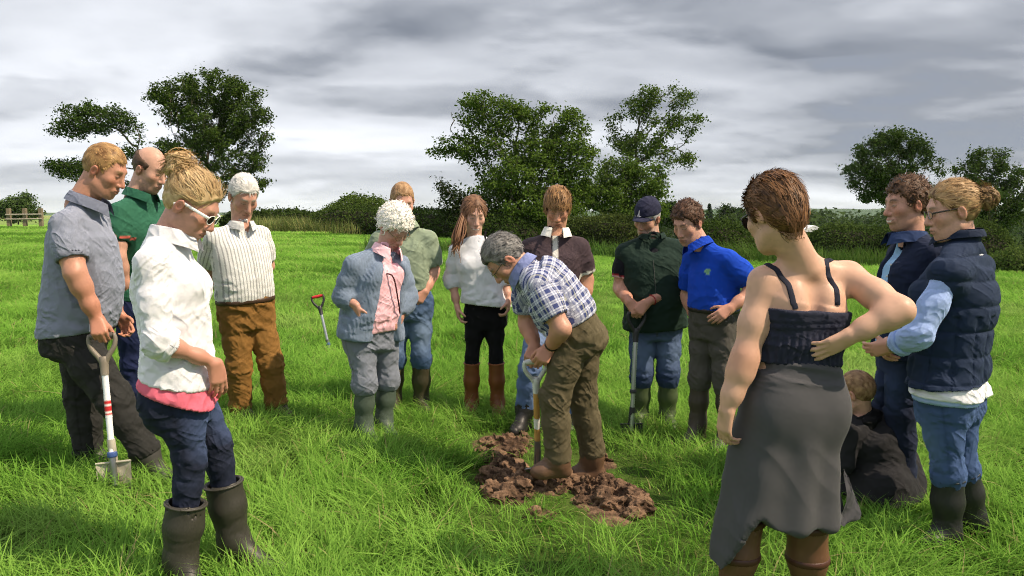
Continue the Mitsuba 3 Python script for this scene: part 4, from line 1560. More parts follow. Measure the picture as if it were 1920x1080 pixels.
OAK0, OAK1 = (0.030, 0.058, 0.012), (0.085, 0.135, 0.026)


def trees():
    J = [
        lambda: tree('tree', 'tall broad dark tree with a domed crown at the left', 3, 60, (395, 440), (392, 330),
                     [(330, 185, 58, 45, 0, 1), (400, 165, 75, 36, 0, 1), (455, 200, 55, 45, 0, 1), (490, 235, 34, 30, 0, .8), (400, 230, 90, 45, 0, 1.1), (360, 280, 70, 40, 0, 1.2), (440, 290, 62, 45, 0, 1), (470, 335, 40, 28, 0, 1), (400, 340, 80, 35, 0, 1), (505, 250, 20, 25, 0, .6)],
                     OAK0, (0.078, 0.125, 0.024), n_att=1500, n_leaf=31000, leaf=0.21, spread=0.25, bare=0.40, step=0.38),
        lambda: tree('tree', 'sparse open-branched tree left of the tall broad tree', 4, 63, (262, 440), (258, 275),
                     [(165, 225, 55, 28, 0, 1), (215, 225, 40, 26, 0, 1), (125, 250, 36, 16, 0, .8), (180, 205, 34, 16, 0, 1), (125, 315, 38, 20, 0, 1), (170, 330, 36, 22, 0, .8), (240, 290, 18, 22, 0, .5), (252, 235, 22, 16, 0, .7)],
                     OAK0, (0.065, 0.115, 0.022), n_att=560, n_leaf=10500, leaf=0.20, spread=0.26, step=0.36),
        lambda: tree('tree', 'wide spreading green tree in the middle with low side limbs', 5, 45, (985, 480), (975, 385),
                     [(900, 190, 45, 22, 0, 1), (870, 225, 36, 24, 0, 1), (940, 215, 55, 30, 0, 1), (1000, 215, 45, 30, 0, 1), (1060, 235, 50, 34, 0, 1), (850, 280, 48, 22, 0, 1), (905, 270, 50, 30, 0, .9), (1010, 280, 60, 44, 0, 1.2), (1075, 290, 48, 42, -1, 1.2), (980, 330, 70, 40, -1, 1.2), (1060, 345, 60, 40, -1, 1.2), (925, 375, 60, 36, 0, 1.2), (1000, 395, 90, 40, -1, 1.4)],
                     (0.040, 0.080, 0.012), (0.125, 0.195, 0.034), n_att=1700, n_leaf=38000, leaf=0.165, spread=0.22, bare=0.31, step=0.30),
        lambda: tree('tree', 'tall thin-leaved tree with bare twisting limbs right of the middle tree', 6, 48, (1165, 480), (1175, 345),
                     [(1225, 180, 42, 18, 0, 1), (1275, 185, 30, 18, 0, 1), (1190, 215, 42, 20, 0, .7), (1290, 225, 30, 20, 0, .8), (1235, 240, 40, 24, 0, .6), (1150, 235, 20, 24, 0, .5), (1300, 300, 18, 18, 0, .8), (1265, 285, 36, 22, 0, .6), (1200, 275, 50, 24, 0, .7)],
                     (0.040, 0.075, 0.016), (0.115, 0.175, 0.038), n_att=620, n_leaf=9000, leaf=0.155, spread=0.22, step=0.30, bare=0.44),
        lambda: tree('tree', 'bushy green tree standing low under the thin-leaved tree', 7, 46.5, (1165, 485), (1170, 420),
                     [(1165, 320, 45, 34, 0, 1), (1215, 340, 42, 30, 0, 1), (1140, 365, 60, 36, 0, 1), (1225, 365, 28, 20, 0, 1), (1190, 395, 60, 26, 0, 1)],
                     (0.040, 0.080, 0.013), (0.125, 0.195, 0.036), n_att=620, n_leaf=17000, leaf=0.16, spread=0.25, step=0.30),
        lambda: tree('tree', 'dark bare-edged bush spreading left below the middle tree', 8, 44, (905, 490), (900, 455),
                     [(840, 360, 36, 22, 0, .7), (870, 400, 36, 28, 0, 1), (915, 430, 50, 34, 0, 1.2), (820, 335, 16, 10, 0, .5), (960, 440, 60, 40, 0, 1.2)],
                     (0.014, 0.026, 0.010), (0.040, 0.060, 0.018), n_att=620, n_leaf=9500, leaf=0.17, spread=0.22, step=0.26),
        lambda: tree('tree', 'rounded tree behind the smiling man in navy overshirt', 9, 62, (1690, 440), (1688, 360),
                     [(1675, 262, 40, 26, 0, 1), (1640, 285, 38, 26, 0, 1), (1710, 285, 44, 28, 0, 1), (1610, 320, 32, 24, 0, .9), (1660, 325, 50, 28, 0, 1), (1735, 320, 36, 30, 0, 1), (1640, 360, 40, 22, 0, .9), (1700, 360, 55, 28, 0, 1)],
                     (0.026, 0.050, 0.014), (0.070, 0.115, 0.026), n_att=1100, n_leaf=17000, leaf=0.21, spread=0.25, bare=0.40, step=0.38),
        lambda: tree('tree', 'second rounded tree at the far right, partly out of view', 10, 66, (1860, 450), (1855, 380),
                     [(1850, 300, 42, 22, 0, 1), (1820, 330, 36, 26, 0, 1), (1890, 330, 40, 28, 0, 1), (1855, 360, 60, 30, 0, 1), (1915, 370, 30, 34, 0, 1), (1880, 400, 50, 30, 0, 1)],
                     (0.026, 0.050, 0.014), (0.070, 0.115, 0.026), n_att=950, n_leaf=14000, leaf=0.22, spread=0.27, bare=0.40, step=0.40),
        lambda: tree('tree', 'small pale green tree by the fence at the far left', 11, 95, (35, 440), (35, 415),
                     [(35, 388, 30, 22, 0, 1), (12, 398, 22, 16, 0, 1), (55, 400, 18, 16, 0, 1)],
                     (0.045, 0.085, 0.025), (0.105, 0.16, 0.05), n_att=350, n_leaf=6000, leaf=0.30, spread=0.35, step=0.45, group='far trees'),
        lambda: tree('tree', 'low round tree on the skyline just right of the far conifer', 13, 190, (1372, 430), (1371, 412),
                     [(1362, 397, 15, 13, 0, 1), (1384, 400, 15, 11, 0, 1), (1372, 408, 24, 9, 0, 1)],
                     (0.020, 0.042, 0.014), (0.055, 0.09, 0.026), n_att=260, n_leaf=3500, leaf=0.6, spread=0.6, step=0.8, group='far trees'),
        lambda: tree('tree', 'round dark tree behind the man in the navy cap', 12, 110, (1262, 440), (1260, 420),
                     [(1258, 395, 20, 17, 0, 1), (1245, 408, 16, 12, 0, 1), (1274, 410, 14, 12, 0, 1)],
                     (0.020, 0.042, 0.014), (0.055, 0.09, 0.026), n_att=300, n_leaf=4500, leaf=0.34, spread=0.35, step=0.5, group='far trees'),
    ]
    return J


def hedge(name, label, cat, seed, Y0, Y1, tops, bottom, thick, c0, c1, leaf=0.09, n=9000, group='field hedges', rough=0.25):
    """A hedge between the first and the last of tops [(px, py)]: a woody core and a skin of leaves."""
    rng = np.random.default_rng(seed)
    px = np.array([t[0] for t in tops], float)
    u = (px - px[0]) / (px[-1] - px[0])
    m = 40
    uu = np.linspace(0, 1, m)
    L, H = [], []
    for q in uu:
        Y = Y0 + (Y1 - Y0) * q
        x = px[0] + (px[-1] - px[0]) * q
        top = np.interp(x, px, [t[1] for t in tops])
        a = W(x, 400, Y)
        z = W(x, top, Y)[2]
        L.append((a[0], a[1], GZ(a[0], a[1])))
        H.append(z - L[-1][2])
    L, H = np.array(L), np.array(H)
    d = nrm(L[-1] - L[0])
    s = np.array((d[1], -d[0], 0.0))
    prof = np.array([(1, 0.0), (1.08, 0.3), (1.0, 0.62), (0.72, 0.88), (0.25, 0.97), (-0.25, 0.97), (-0.72, 0.88), (-1.0, 0.62), (-1.08, 0.3), (-1, 0.0)])

    def surf(q, v, k=1.0):
        i = np.clip(q * (m - 1), 0, m - 1.001)
        j = i.astype(int)
        t = (i - j)[:, None]
        c = L[j] * (1 - t) + L[j + 1] * t
        h = (H[j] * (1 - t[:, 0]) + H[j + 1] * t[:, 0])
        w = np.clip(v * (len(prof) - 1), 0, len(prof) - 1.001)
        b = w.astype(int)
        e = (w - b)[:, None]
        pr = prof[b] * (1 - e) + prof[b + 1] * e
        tp = np.clip(np.minimum(q, 1 - q) * np.linalg.norm(L[-1] - L[0]) / (thick * 0.55), 0.02, 1) ** 0.5
        P = c + s * (pr[:, :1] * thick * 0.5 * k * tp[:, None]) + np.array((0, 0, 1.0)) * (pr[:, 1] * h * k * (0.35 + 0.65 * tp))[:, None]
        return P, s * pr[:, :1] + np.array((0, 0, 1.0)) * (pr[:, 1:] - 0.35)
    q, v = np.meshgrid(np.linspace(0, 1, 70), np.linspace(0, 1, 22), indexing='ij')
    P, N = surf(q.ravel(), v.ravel(), 0.86)
    P = P + N * (0.5 * rough * (meshkit.fbm(P * 1.6, 3, seed)[:, None] - 0.55))
    core = grid_mesh(P.reshape(70, 22, 3))
    ends = []
    q = rng.random(n)
    v = rng.random(n)
    P, N = surf(q, v)
    bump = (meshkit.fbm(P * 1.3, 3, seed + 1)[:, None] - 0.5)
    P = P + N * (rough * 2.2 * bump + rng.normal(0, rough * 0.32, (n, 1))) + rng.normal(0, 0.05, (n, 3))
    k = rng.random(n) < 0.06
    P[k] += np.array((0, 0, 1.0)) * rng.random((k.sum(), 1)) * 0.35
    P += d * (rng.normal(0, 0.15, (n, 1)) * (np.abs(q[:, None] - 0.5) > 0.47))
    mesh = leaf_cards(rng, P, N * 0.6 + np.array((0, 0, 0.4)), leaf)
    g = np.clip(0.9 * meshkit.fbm(P * 1.7, 2, seed + 2)[:, None] + 0.4 * rng.random((n, 1)) - 0.15, 0, 1)
    key = numbered(name)
    put(f'{key}__branches', core, 'mat_bark', True, np.tile(np.array((0.022, 0.022, 0.012)), (len(core[0]), 1)))
    put(f'{key}__foliage', mesh, 'mat_leaf', False, np.repeat(np.asarray(c0) * (1 - g) + np.asarray(c1) * g, 4, axis=0))
    tag(key, label, cat, group)


HD0, HD1 = (0.026, 0.050, 0.012), (0.095, 0.145, 0.034)
hedge('hedge', 'clipped dark hedge behind the white-haired man at the left', 'hedge', 21, 62, 58, [(420, 398), (520, 394), (600, 397)], 0, 2.4, HD0, (0.075, 0.115, 0.03), leaf=0.17, n=6500)
hedge('hedge', 'long dark hedge running behind the elderly woman to the trees', 'hedge', 22, 50, 42, [(585, 402), (640, 385), (720, 388), (800, 392), (900, 400), (1010, 410)], 0, 2.6, HD0, HD1, leaf=0.14, n=15000)
hedge('bush', 'light green bush rising above the hedge behind the elderly woman', 'bush', 23, 52, 50, [(598, 400), (630, 380), (665, 366), (700, 372), (735, 384), (760, 398)], 0, 3.2, (0.038, 0.075, 0.014), (0.12, 0.175, 0.04), leaf=0.16, n=7500, rough=0.45)
hedge('hedge', 'clipped hedge between the brown-shirted man and the capped man', 'hedge', 24, 34, 31, [(1040, 418), (1090, 408), (1150, 405), (1215, 412)], 0, 1.9, (0.026, 0.044, 0.012), (0.10, 0.13, 0.035), leaf=0.10, n=10500)
hedge('bush', 'dense bush behind the man in bright blue polo shirt', 'bush', 25, 33, 31, [(1300, 428), (1340, 412), (1390, 420), (1420, 446)], 0, 2.2, HD0, (0.085, 0.13, 0.03), leaf=0.10, n=6500, rough=0.4)
hedge('hedge', 'dark hedge behind the woman in the strappy top', 'hedge', 26, 33, 30, [(1500, 428), (1560, 420), (1640, 424), (1700, 424), (1760, 428)], 0, 2.2, HD0, (0.09, 0.135, 0.034), leaf=0.10, n=10500, rough=0.3)
hedge('hedge', 'dark hedge behind the woman in the quilted gilet', 'hedge', 27, 33, 31, [(1740, 428), (1840, 412), (1880, 416), (1905, 424)], 0, 2.2, HD0, (0.085, 0.125, 0.032), leaf=0.10, n=6000, rough=0.3)
hedge('bush', 'pale green scrub at the right edge behind the gilet', 'bush', 28, 27, 26, [(1862, 478), (1900, 466), (1960, 470)], 0, 1.8, (0.05, 0.09, 0.02), (0.13, 0.18, 0.05), leaf=0.10, n=3500, rough=0.35)


def tall_grass(key, label, Y, x0, x1, h, n, c0, c1, seed, depth):
    rng = np.random.default_rng(seed)
    a, b = W(x0, 400, Y), W(x1, 400, Y)
    m, c = blades(rng, n, (a[0], b[0], Y - depth, Y + depth), h, 0.035, 2, 0.4, clump=0.6, seed=seed)
    m[0][:, 2] += G(m[0][:, 0], m[0][:, 1])
    r = rng.random((len(c) // 5, 1))
    col = np.repeat(np.asarray(c0) * (1 - r) + np.asarray(c1) * r, 5, axis=0)
    put(key, m, 'mat_leaf', False, col)
    tag(numbered_last(key), label, 'grass', kind='stuff')


tall_grass('tall_grass', 'strip of pale tall grass along the foot of the left hedge', 50, 470, 700, (0.5, 1.1), 7000, (0.12, 0.19, 0.05), (0.26, 0.25, 0.10), 41, 4.0)
tall_grass('tall_grass', 'rough green grass along the foot of the middle hedge', 30, 690, 1300, (0.25, 0.7), 4500, (0.05, 0.12, 0.02), (0.10, 0.17, 0.04), 42, 1.4)
tall_grass('tall_grass', 'rough green grass along the foot of the right hedge', 29, 1300, 1960, (0.3, 0.8), 4500, (0.06, 0.13, 0.02), (0.12, 0.18, 0.05), 43, 1.5)

# distant wood and single conifers in the valley
rng_ = np.random.default_rng(5)
P_, N_ = [], []
for i in range(260):
    px = rng_.uniform(1180, 2000)
    Y = rng_.uniform(150, 420)
    x = W(px, 400, Y)[0]
    r = rng_.uniform(4.5, 8)
    u = rng_.normal(size=(100, 3))
    u /= np.linalg.norm(u, axis=1, keepdims=True)
    P_.append(np.array((x, Y, GZ(x, Y) + r * 0.7)) + u * r * np.array((1, 1, 0.9)) * (0.8 + 0.3 * rng_.random((100, 1))))
    N_.append(u)
P_, N_ = np.vstack(P_), np.vstack(N_)
m = leaf_cards(rng_, P_, N_ + np.array((0, 0, .4)), 1.7, 0.5, 0.8)
g = np.clip(meshkit.fbm(P_ * 0.08, 2, 3)[:, None] * 0.8 + 0.3 * rng_.random((len(P_), 1)), 0, 1)
put('woodland', m, 'mat_leaf', False, np.repeat(np.array((0.020, 0.042, 0.014)) * (1 - g) + np.array((0.06, 0.095, 0.03)) * g, 4, axis=0))
tag('woodland', 'far-off belts of trees in the valley', 'woodland', kind='stuff')


def conifer(label, px, py, Y, seed):
    rng = np.random.default_rng(seed)
    b = W(px, 400, Y)
    b[2] = GZ(b[0], b[1])
    top = W(px, py, Y)[2]
    h = top - b[2]
    n = 1500
    t = rng.random(n) ** 0.8
    a = rng.random(n) * 6.28
    r = h * 0.36 * (1.02 - t) * (0.5 + 0.5 * rng.random(n)) * (0.75 + 0.25 * np.sin(t * 60))
    P = np.stack([b[0] + r * np.cos(a), b[1] + r * np.sin(a), b[2] + h * (0.08 + 0.92 * t)], 1)
    m = leaf_cards(rng, P, np.stack([np.cos(a), np.sin(a), 0.6 + 0 * a], 1), h * 0.075, 0.4)
    key = numbered('conifer')
    put(f'{key}__trunk', tube([b - A(0, 0, .3), b + A(0, 0, h * 0.9)], [h * 0.018, h * 0.004], 6), 'mat_bark', True, (0.06, 0.05, 0.04))
    put(f'{key}__crown', m, 'mat_leaf', False, np.tile((0.032, 0.06, 0.026), (len(m[0]), 1)) * (0.6 + 0.8 * np.repeat(rng.random((n, 1)), 4, 0)))
    tag(key, label, 'tree', 'far conifers')


conifer('far pointed conifer rising beside the curly-haired man in blue', 1330, 384, 230, 1)

# fence at the far left
fz = 70
key = numbered('fence')
for i, px in enumerate((18, 48, 78)):
    b = W(px, 430, fz)
    z = GZ(b[0], b[1])
    c = trimesh.creation.box((0.28, 0.28, 1.6))
    c.apply_translation((b[0], b[1], z + 0.75))
    c.vertices += np.random.default_rng(i).normal(0, 0.01, c.vertices.shape)
    put(f'{key}__post', (np.array(c.vertices), np.array(c.faces)), 'mat_bark', False, rgb(120, 108, 92))
for zz in (0.6, 1.0):
    a, b = W(14, 430, fz), W(82, 430, fz)
    put(f'{key}__rail', tube([(a[0], a[1] - .18, GZ(a[0], a[1]) + zz), (b[0], b[1] - .18, GZ(b[0], b[1]) + zz + 0.03)], [0.06, 0.06], 4), 'mat_bark', False, rgb(150, 145, 134))
tag(key, 'weathered post and rail fence at the far left edge', 'fence')

# pale shed roof beyond the hedge
Yb = 160
c = W(1515, 428, Yb)
z = W(1515, 434, Yb)[2]
key = numbered('shed')
w_, d_, hh_ = 2.6, 6.0, 1.3
wall = trimesh.creation.box((w_ * 2, d_, 3.4))
wall.apply_translation((c[0], c[1], z - 1.7))
put(f'{key}__wall', (np.array(wall.vertices), np.array(wall.faces)), 'mat_bark', False, rgb(150, 150, 145))
x_, y0_, y1_ = w_ + 0.3, c[1] - d_ / 2 - .3, c[1] + d_ / 2 + .3
V = np.array([(c[0] - x_, y0_, z), (c[0], y0_, z + hh_), (c[0] + x_, y0_, z), (c[0] - x_, y1_, z), (c[0], y1_, z + hh_), (c[0] + x_, y1_, z)])
put(f'{key}__roof', (V, np.array([[0, 1, 4], [0, 4, 3], [1, 2, 5], [1, 5, 4], [0, 2, 1], [3, 4, 5], [0, 3, 5], [0, 5, 2]])), 'mat_bark', False, rgb(225, 226, 228))
tag(key, 'pale-roofed shed beyond the hedge, beside the woman in the strappy top', 'shed')
with ThreadPoolExecutor(4) as ex:
    for r in ex.map(lambda f: f(), trees()):
        put_tree(r)
# ------------------------------------------------------------------ the people, one builder each
def short_line(front=0.075, side=0.012, nape=-0.055, temple=0.03):
    """Hairline height over y (forward) and |x|."""
    def line(y, ax):
        z = np.interp(y, [-0.11, -0.055, -0.030, -0.012, 0.012, 0.022, 0.045, 0.062, 0.090, 0.11], [nape, nape, -0.022, 0.020, side + 0.008, side - 0.012, side + temple, front - 0.018, front, front + 0.03])
        return z + np.where((y > 0.05) & (ax > 0.035), 0.010, 0.0)
    return line


def back_flow(q):
    d = np.zeros_like(q)
    d[:, 1] = -1
    d[:, 2] = -0.4 - 6 * np.clip(-q[:, 1], 0, 0.2)
    return d


def fwd_flow(q):
    d = np.zeros_like(q)
    d[:, 1] = np.where(q[:, 1] > -0.04, 1.0, 0.1)
    d[:, 2] = np.where(q[:, 2] < 0.06, -1.2, -0.1) - np.where(q[:, 1] < -0.05, 1.0, 0)
    d[:, 0] = 4 * q[:, 0]
    return d


def man_grey():
    p = Person(4.27, dict(neck=(160, 376), shR=(122, 424, -.18), shL=(178, 412, .18), elR=(141, 512, -.25), wrR=(181, 597, -.21), elL=(195, 510, .28), wrL=(222, 590, .2),
                         hipR=(132, 630, -.09), hipL=(152, 625, .09), knR=(213, 745, -.12), anR=(277, 852, -.10), toeR=(327, 886, -.12), knL=(155, 745, .1), anL=(166, 862, .12), toeL=(215, 885, .12)),
               face=84, head=(196, 322), hyaw=93, hpitch=26, h=0.0100, hs=1.12,
               body=dict(chest=0.195, waist=0.185, hips=0.185, dep=0.145, belly=0.045, arm=1.10, leg=1.06, neck=0.068, sh=0.060),
               headopt=dict(jaw=1.05, fat=0.004, red=0.9, brow=(0.20, 0.13, 0.06), skin=(0.468, 0.235, 0.160), eye=0.25))
    p.body(handR=dict(d=(.35, -.45, -.8), n=(-.1, .85, -.5), curl=(62, 75, 45), thumb=(10, 40, 30), size=1.06), handL=dict(d=(.5, 0, -.8), n=(0, -.9, 0)))
    m, uv, arm, dep = p.top((0.74, 0.74), sleeve_r=1.12, loose=0.012, hem=p.pel + A(0, 0, 0.012), hem_n=(0.12, 0, -1), amp=0.010, seed=3, flare=0.022, seat=1.0)
    V = m[0]
    col = mottled(V, rgb(128, 134, 150), 0.06, 120, 3)
    t = (V - p.shR) @ nrm(p.elR - p.shR)
    L = np.linalg.norm(p.elR - p.shR) * 0.74
    band = arm & (np.linalg.norm(V - p.elR, axis=1) < 0.2) & (t > L - 0.028)
    col[band] *= 0.72
    p.parts.append(('polo_shirt', m, 'mat_cloth', col, uv))
    p.collar(rgb(108, 114, 132), spread=40, fall=0.05, open_=0.6)
    p.trousers(rgb(46, 46, 45), waist=0.10, rad=(0.10, 0.092, 0.079, 0.074, 0.072), amp=0.012, seed=4, belt=rgb(30, 28, 26))
    p.boots(rgb(62, 60, 58), top=(0.12, 0.12), rim=False, name='shoe', mud=0.25)
    cap = p.cap(short_line(front=0.082, side=0.012), thick=0.009, noise=0.003)
    lk = [p.strands(cap, 1500, 0.022, fwd_flow, lift=0.30, width=0.0042, seed=2, curl=0.05)]
    p.hair(cap, lk, (rgb(120, 84, 50), rgb(205, 165, 110)))
    return p, 'man in grey polo shirt and charcoal trousers with his hand on a white-shafted spade'


def woman_white():
    p = Person(3.07, dict(neck=(318, 442), shR=(283, 494, -.16), shL=(328, 480, .16), elR=(297, 640, -.22), wrR=(402, 680, -.09), elL=(335, 625, .22), wrL=(368, 690, .16),
                          hipR=(330, 745, -.085), hipL=(350, 738, .085), knR=(357, 862, -.09), anR=(338, 1040, -.10), toeR=(385, 1078, -.2), knL=(405, 830, .08), anL=(437, 985, .10), toeL=(534, 985, .05)),
               face=82, head=(357, 388), hyaw=92, hpitch=34, h=0.0095, hs=1.05, female=True,
               body=dict(chest=0.150, waist=0.142, hips=0.160, dep=0.108, bust=0.35, arm=0.82, leg=0.93),
               headopt=dict(jaw=0.92, nose=0.95, red=0.8, brow=(0.30, 0.2, 0.1), brow_w=0.5, skin=(0.486, 0.261, 0.193), eye=0.3, chin=0.9))
    p.body(handR=dict(d=(.12, .16, -.98), n=(-.8, .6, 0), curl=(20, 25, 15), thumb=(5, 10, 10), size=0.92), handL=dict(d=(-.3, -.1, -.9), n=(-.9, -.3, 0), size=0.92), start=0.95)
    m, uv, arm, dep = p.top((1.16, 1.16), sleeve_r=1.06, loose=0.018, hem=W(318, 706, 3.07), hem_n=(-0.22, 0, -1), flare=0.02, amp=0.012, seed=8, seat=1.12)
    p.parts.append(('shirt', m, 'mat_cloth', mottled(m[0], rgb(212, 213, 219), 0.04, 60, 8), uv))
    p.collar(rgb(214, 215, 221), spread=60, fall=0.055, r0=0.062, open_=0.5, lean=0.16)
    e = p.elR + (p.wrR - p.elR) * 0.13
    d, a, b = frame(p.wrR - p.elR)
    ang = np.linspace(0, 2 * np.pi, 30)
    for k in range(2):
        c = e + d * (0.012 * k) + (0.056 - .002 * k) * (np.cos(ang)[:, None] * a + np.sin(ang)[:, None] * b)
        p.add('shirt>cuff', tube(c + 0.004 * np.sin(ang * 5 + k)[:, None] * d, 0.011, 8, caps=False, up=d), 'mat_cloth', rgb(212, 213, 219))
    s = Sdf()
    p.torso(s, 0.019, 0, 8)
    for hp in (p.hipL, p.hipR):
        s.ell(hp - p.F * 0.05 - A(0, 0, .02), (0.105, 0.101, 0.116), axes=np.stack([p.tR[1], p.tF[1], A(0, 0, 1)]), k=0.04)
        s.cone(hp, hp + (p.knL - p.hipL) * .4, 0.099, 0.092, k=.04)
    up = nrm(p.wai - p.pel)
    s.cut(W(310, 721, 3.07), (-0.40, 0, -1))
    s.cut(W(318, 690, 3.07), (0.22, 0, 1))
    mm = s.mesh(0.007)
    p.add('vest', (mm[0] + vnormals(*mm) * p.wrinkles(mm[0], 0.008, 2)[:, None], mm[1]), 'mat_cloth', rgb(212, 104, 124))
    p.trousers(rgb(33, 38, 54), waist=0.10, hem=(0.62, 0.56), rad=(0.082, 0.073, 0.058, 0.051, 0.050), loose=0.000, amp=0.008, seed=11, knee_fade=rgb(74, 92, 130), seat=1.12)
    p.boots(rgb(52, 50, 44), top=(0.58, 0.60), rad=(0.074, 0.070, 0.055), mud=0.35)
    cap = p.cap(lambda y, ax: np.interp(y, [-0.11, -0.05, -0.03, -0.015, 0.015, 0.03, 0.06, 0.085, 0.11], [-0.06, -0.05, -0.01, 0.025, 0.03, 0.02, 0.045, 0.082, 0.10]), thick=0.014, noise=0.005, extra=[((0, -0.122, 0.100), (0.056, 0.050, 0.052), 0.012)], freq=45)

    def flow(q):
        return A(0, -0.115, 0.095) - q
    lk = [p.strands(cap, 2900, 0.065, flow, lift=0.03, width=0.0032, seed=5, curl=0.05, jit=0.09)]
    lk.append(p.coil((0, -0.122, 0.102), 0.050, (0, -0.75, 0.65), 34, 6, 0.0075))
    lk.append(p.coil((0, -0.120, 0.105), 0.062, (0, -0.3, 0.9), 12, 9, 0.003))
    p.hair(cap, lk, (rgb(146, 114, 74), rgb(224, 198, 152)), capdark=0.85)
    p.glasses(rgb(240, 240, 240), rgb(40, 30, 30), r=0.021, temple=0.0034, lens='mat_dark_lens')
    return p, 'woman in white shirt and dark blue jeans with messy blonde bun and white-framed glasses'
def man_green():
    p = Person(4.95, dict(neck=(260, 366), shR=(222, 402, -.17), shL=(300, 396, .17), elR=(218, 482, -.22), wrR=(238, 550, -.14), elL=(312, 480, .2), wrL=(304, 545, .1),
                          hipR=(246, 575, -.08), hipL=(268, 573, .08), knR=(248, 690, -.08), anR=(246, 800, -.08), toeR=(285, 812, -.12), knL=(272, 685, .1), anL=(272, 790, .1), toeL=(312, 800, .06)),
               face=112, head=(281, 320), hyaw=108, hpitch=24, h=0.0115, hs=1.12, body=dict(arm=1.08, neck=0.062),
               headopt=dict(red=0.6, brow=(0.05, 0.03, 0.02), stubble=(0.12, 0.09, 0.07), stub_w=0.35, eye=0.3))
    p.body()
    m, uv, arm, dep = p.top((0.66, 0.66), sleeve_r=1.08, loose=0.016, hem=p.pel + A(0, 0, 0.05), amp=0.009, seed=13)
    col = mottled(m[0], rgb(44, 92, 72), 0.07, 90, 2)
    for v0 in (0.235, 0.275, 0.315):
        col[(~arm) & (np.abs(uv[:, 1] - v0) < 0.0065)] = rgb(205, 215, 205)
    L = np.linalg.norm(p.elR - p.shR) * 0.66
    for sh, el in ((p.shR, p.elR), (p.shL, p.elL)):
        t = (m[0] - sh) @ nrm(el - sh)
        b = arm & (np.linalg.norm(m[0] - el, axis=1) < 0.2)
        col[b & (t > L - 0.024)] = rgb(24, 62, 46)
        col[b & (np.abs(t - L + 0.026) < 0.005)] = rgb(190, 90, 80)
    p.parts.append(('polo_shirt', m, 'mat_cloth', col, uv))
    p.collar(rgb(38, 84, 66), spread=52, fall=0.048, open_=0.8)
    p.trousers(rgb(30, 38, 70), waist=0.09, amp=0.009, seed=23)
    p.boots(rgb(40, 36, 34), top=(0.12, 0.12), rim=False, name='shoe', h=0.01)
    cap = p.cap(short_line(front=0.09, nape=-0.05), thick=0.007, noise=0.003, roof=lambda y, ax: np.interp(y, [-0.11, -0.06, -0.02, 0.03, 0.1], [0.09, 0.075, 0.062, 0.05, 0.03]))
    p.hair(cap, [p.strands(cap, 700, 0.018, back_flow, lift=0.25, width=0.004, seed=3)], (rgb(58, 44, 34), rgb(112, 86, 66)))
    return p, 'balding man in green polo shirt standing behind the woman in white shirt'


def man_old():
    p = Person(5.45, dict(neck=(452, 424), shR=(402, 448, -.10), shL=(488, 442, .10), elR=(387, 503, .06), wrR=(412, 543, .17), elL=(500, 498, .18), wrL=(455, 540, .24),
                          hipR=(442, 590, -.06), hipL=(482, 588, .05), knR=(448, 690, -.08), anR=(452, 785, -.04), toeR=(478, 805, -.14), knL=(508, 682, .0), anL=(520, 775, .04), toeL=(550, 795, -.04)),
               face=142, head=(456, 370), hyaw=140, hpitch=34, h=0.0115, hs=1.19, body=dict(chest=0.178, waist=0.172, hips=0.172, dep=0.125, belly=0.03, arm=1.05),
               headopt=dict(red=0.8, brow=(0.35, 0.3, 0.25), skin=(0.495, 0.270, 0.197), lines=0.9, eye=0.3, nose=1.15, ear=1.15))
    p.body(handR=dict(d=(.8, .2, -.4), n=(0, 1, .1), curl=(40, 50, 30)), handL=dict(d=(-.8, .2, -.3), n=(0, -1, 0), curl=(40, 50, 30)))
    m, uv, arm, dep = p.top((0.82, 0.82), sleeve_r=1.12, loose=0.016, hem=p.pel + nrm(p.wai - p.pel) * 0.085, amp=0.012, seed=31)
    p.parts.append(('shirt', m, 'mat_stripes', None, uv))
    p.collar(rgb(196, 197, 196), spread=40, fall=0.05, open_=0.4, lean=0.22)
    p.trousers(rgb(126, 92, 48), waist=0.125, rad=(0.10, 0.092, 0.080, 0.076, 0.078), loose=0.014, amp=0.015, seed=33, belt=rgb(62, 44, 30))
    p.boots(rgb(70, 50, 36), top=(0.10, 0.10), rim=False, name='shoe', h=0.01)
    cap = p.cap(short_line(front=0.078, side=0.016, nape=-0.05), thick=0.011, noise=0.004)
    p.hair(cap, [p.strands(cap, 900, 0.030, back_flow, lift=0.30, width=0.0045, seed=4, curl=0.05)], (rgb(186, 184, 180), rgb(240, 238, 234)), capdark=0.85)
    return p, 'white-haired man in striped shirt and brown trousers with hands behind his back'


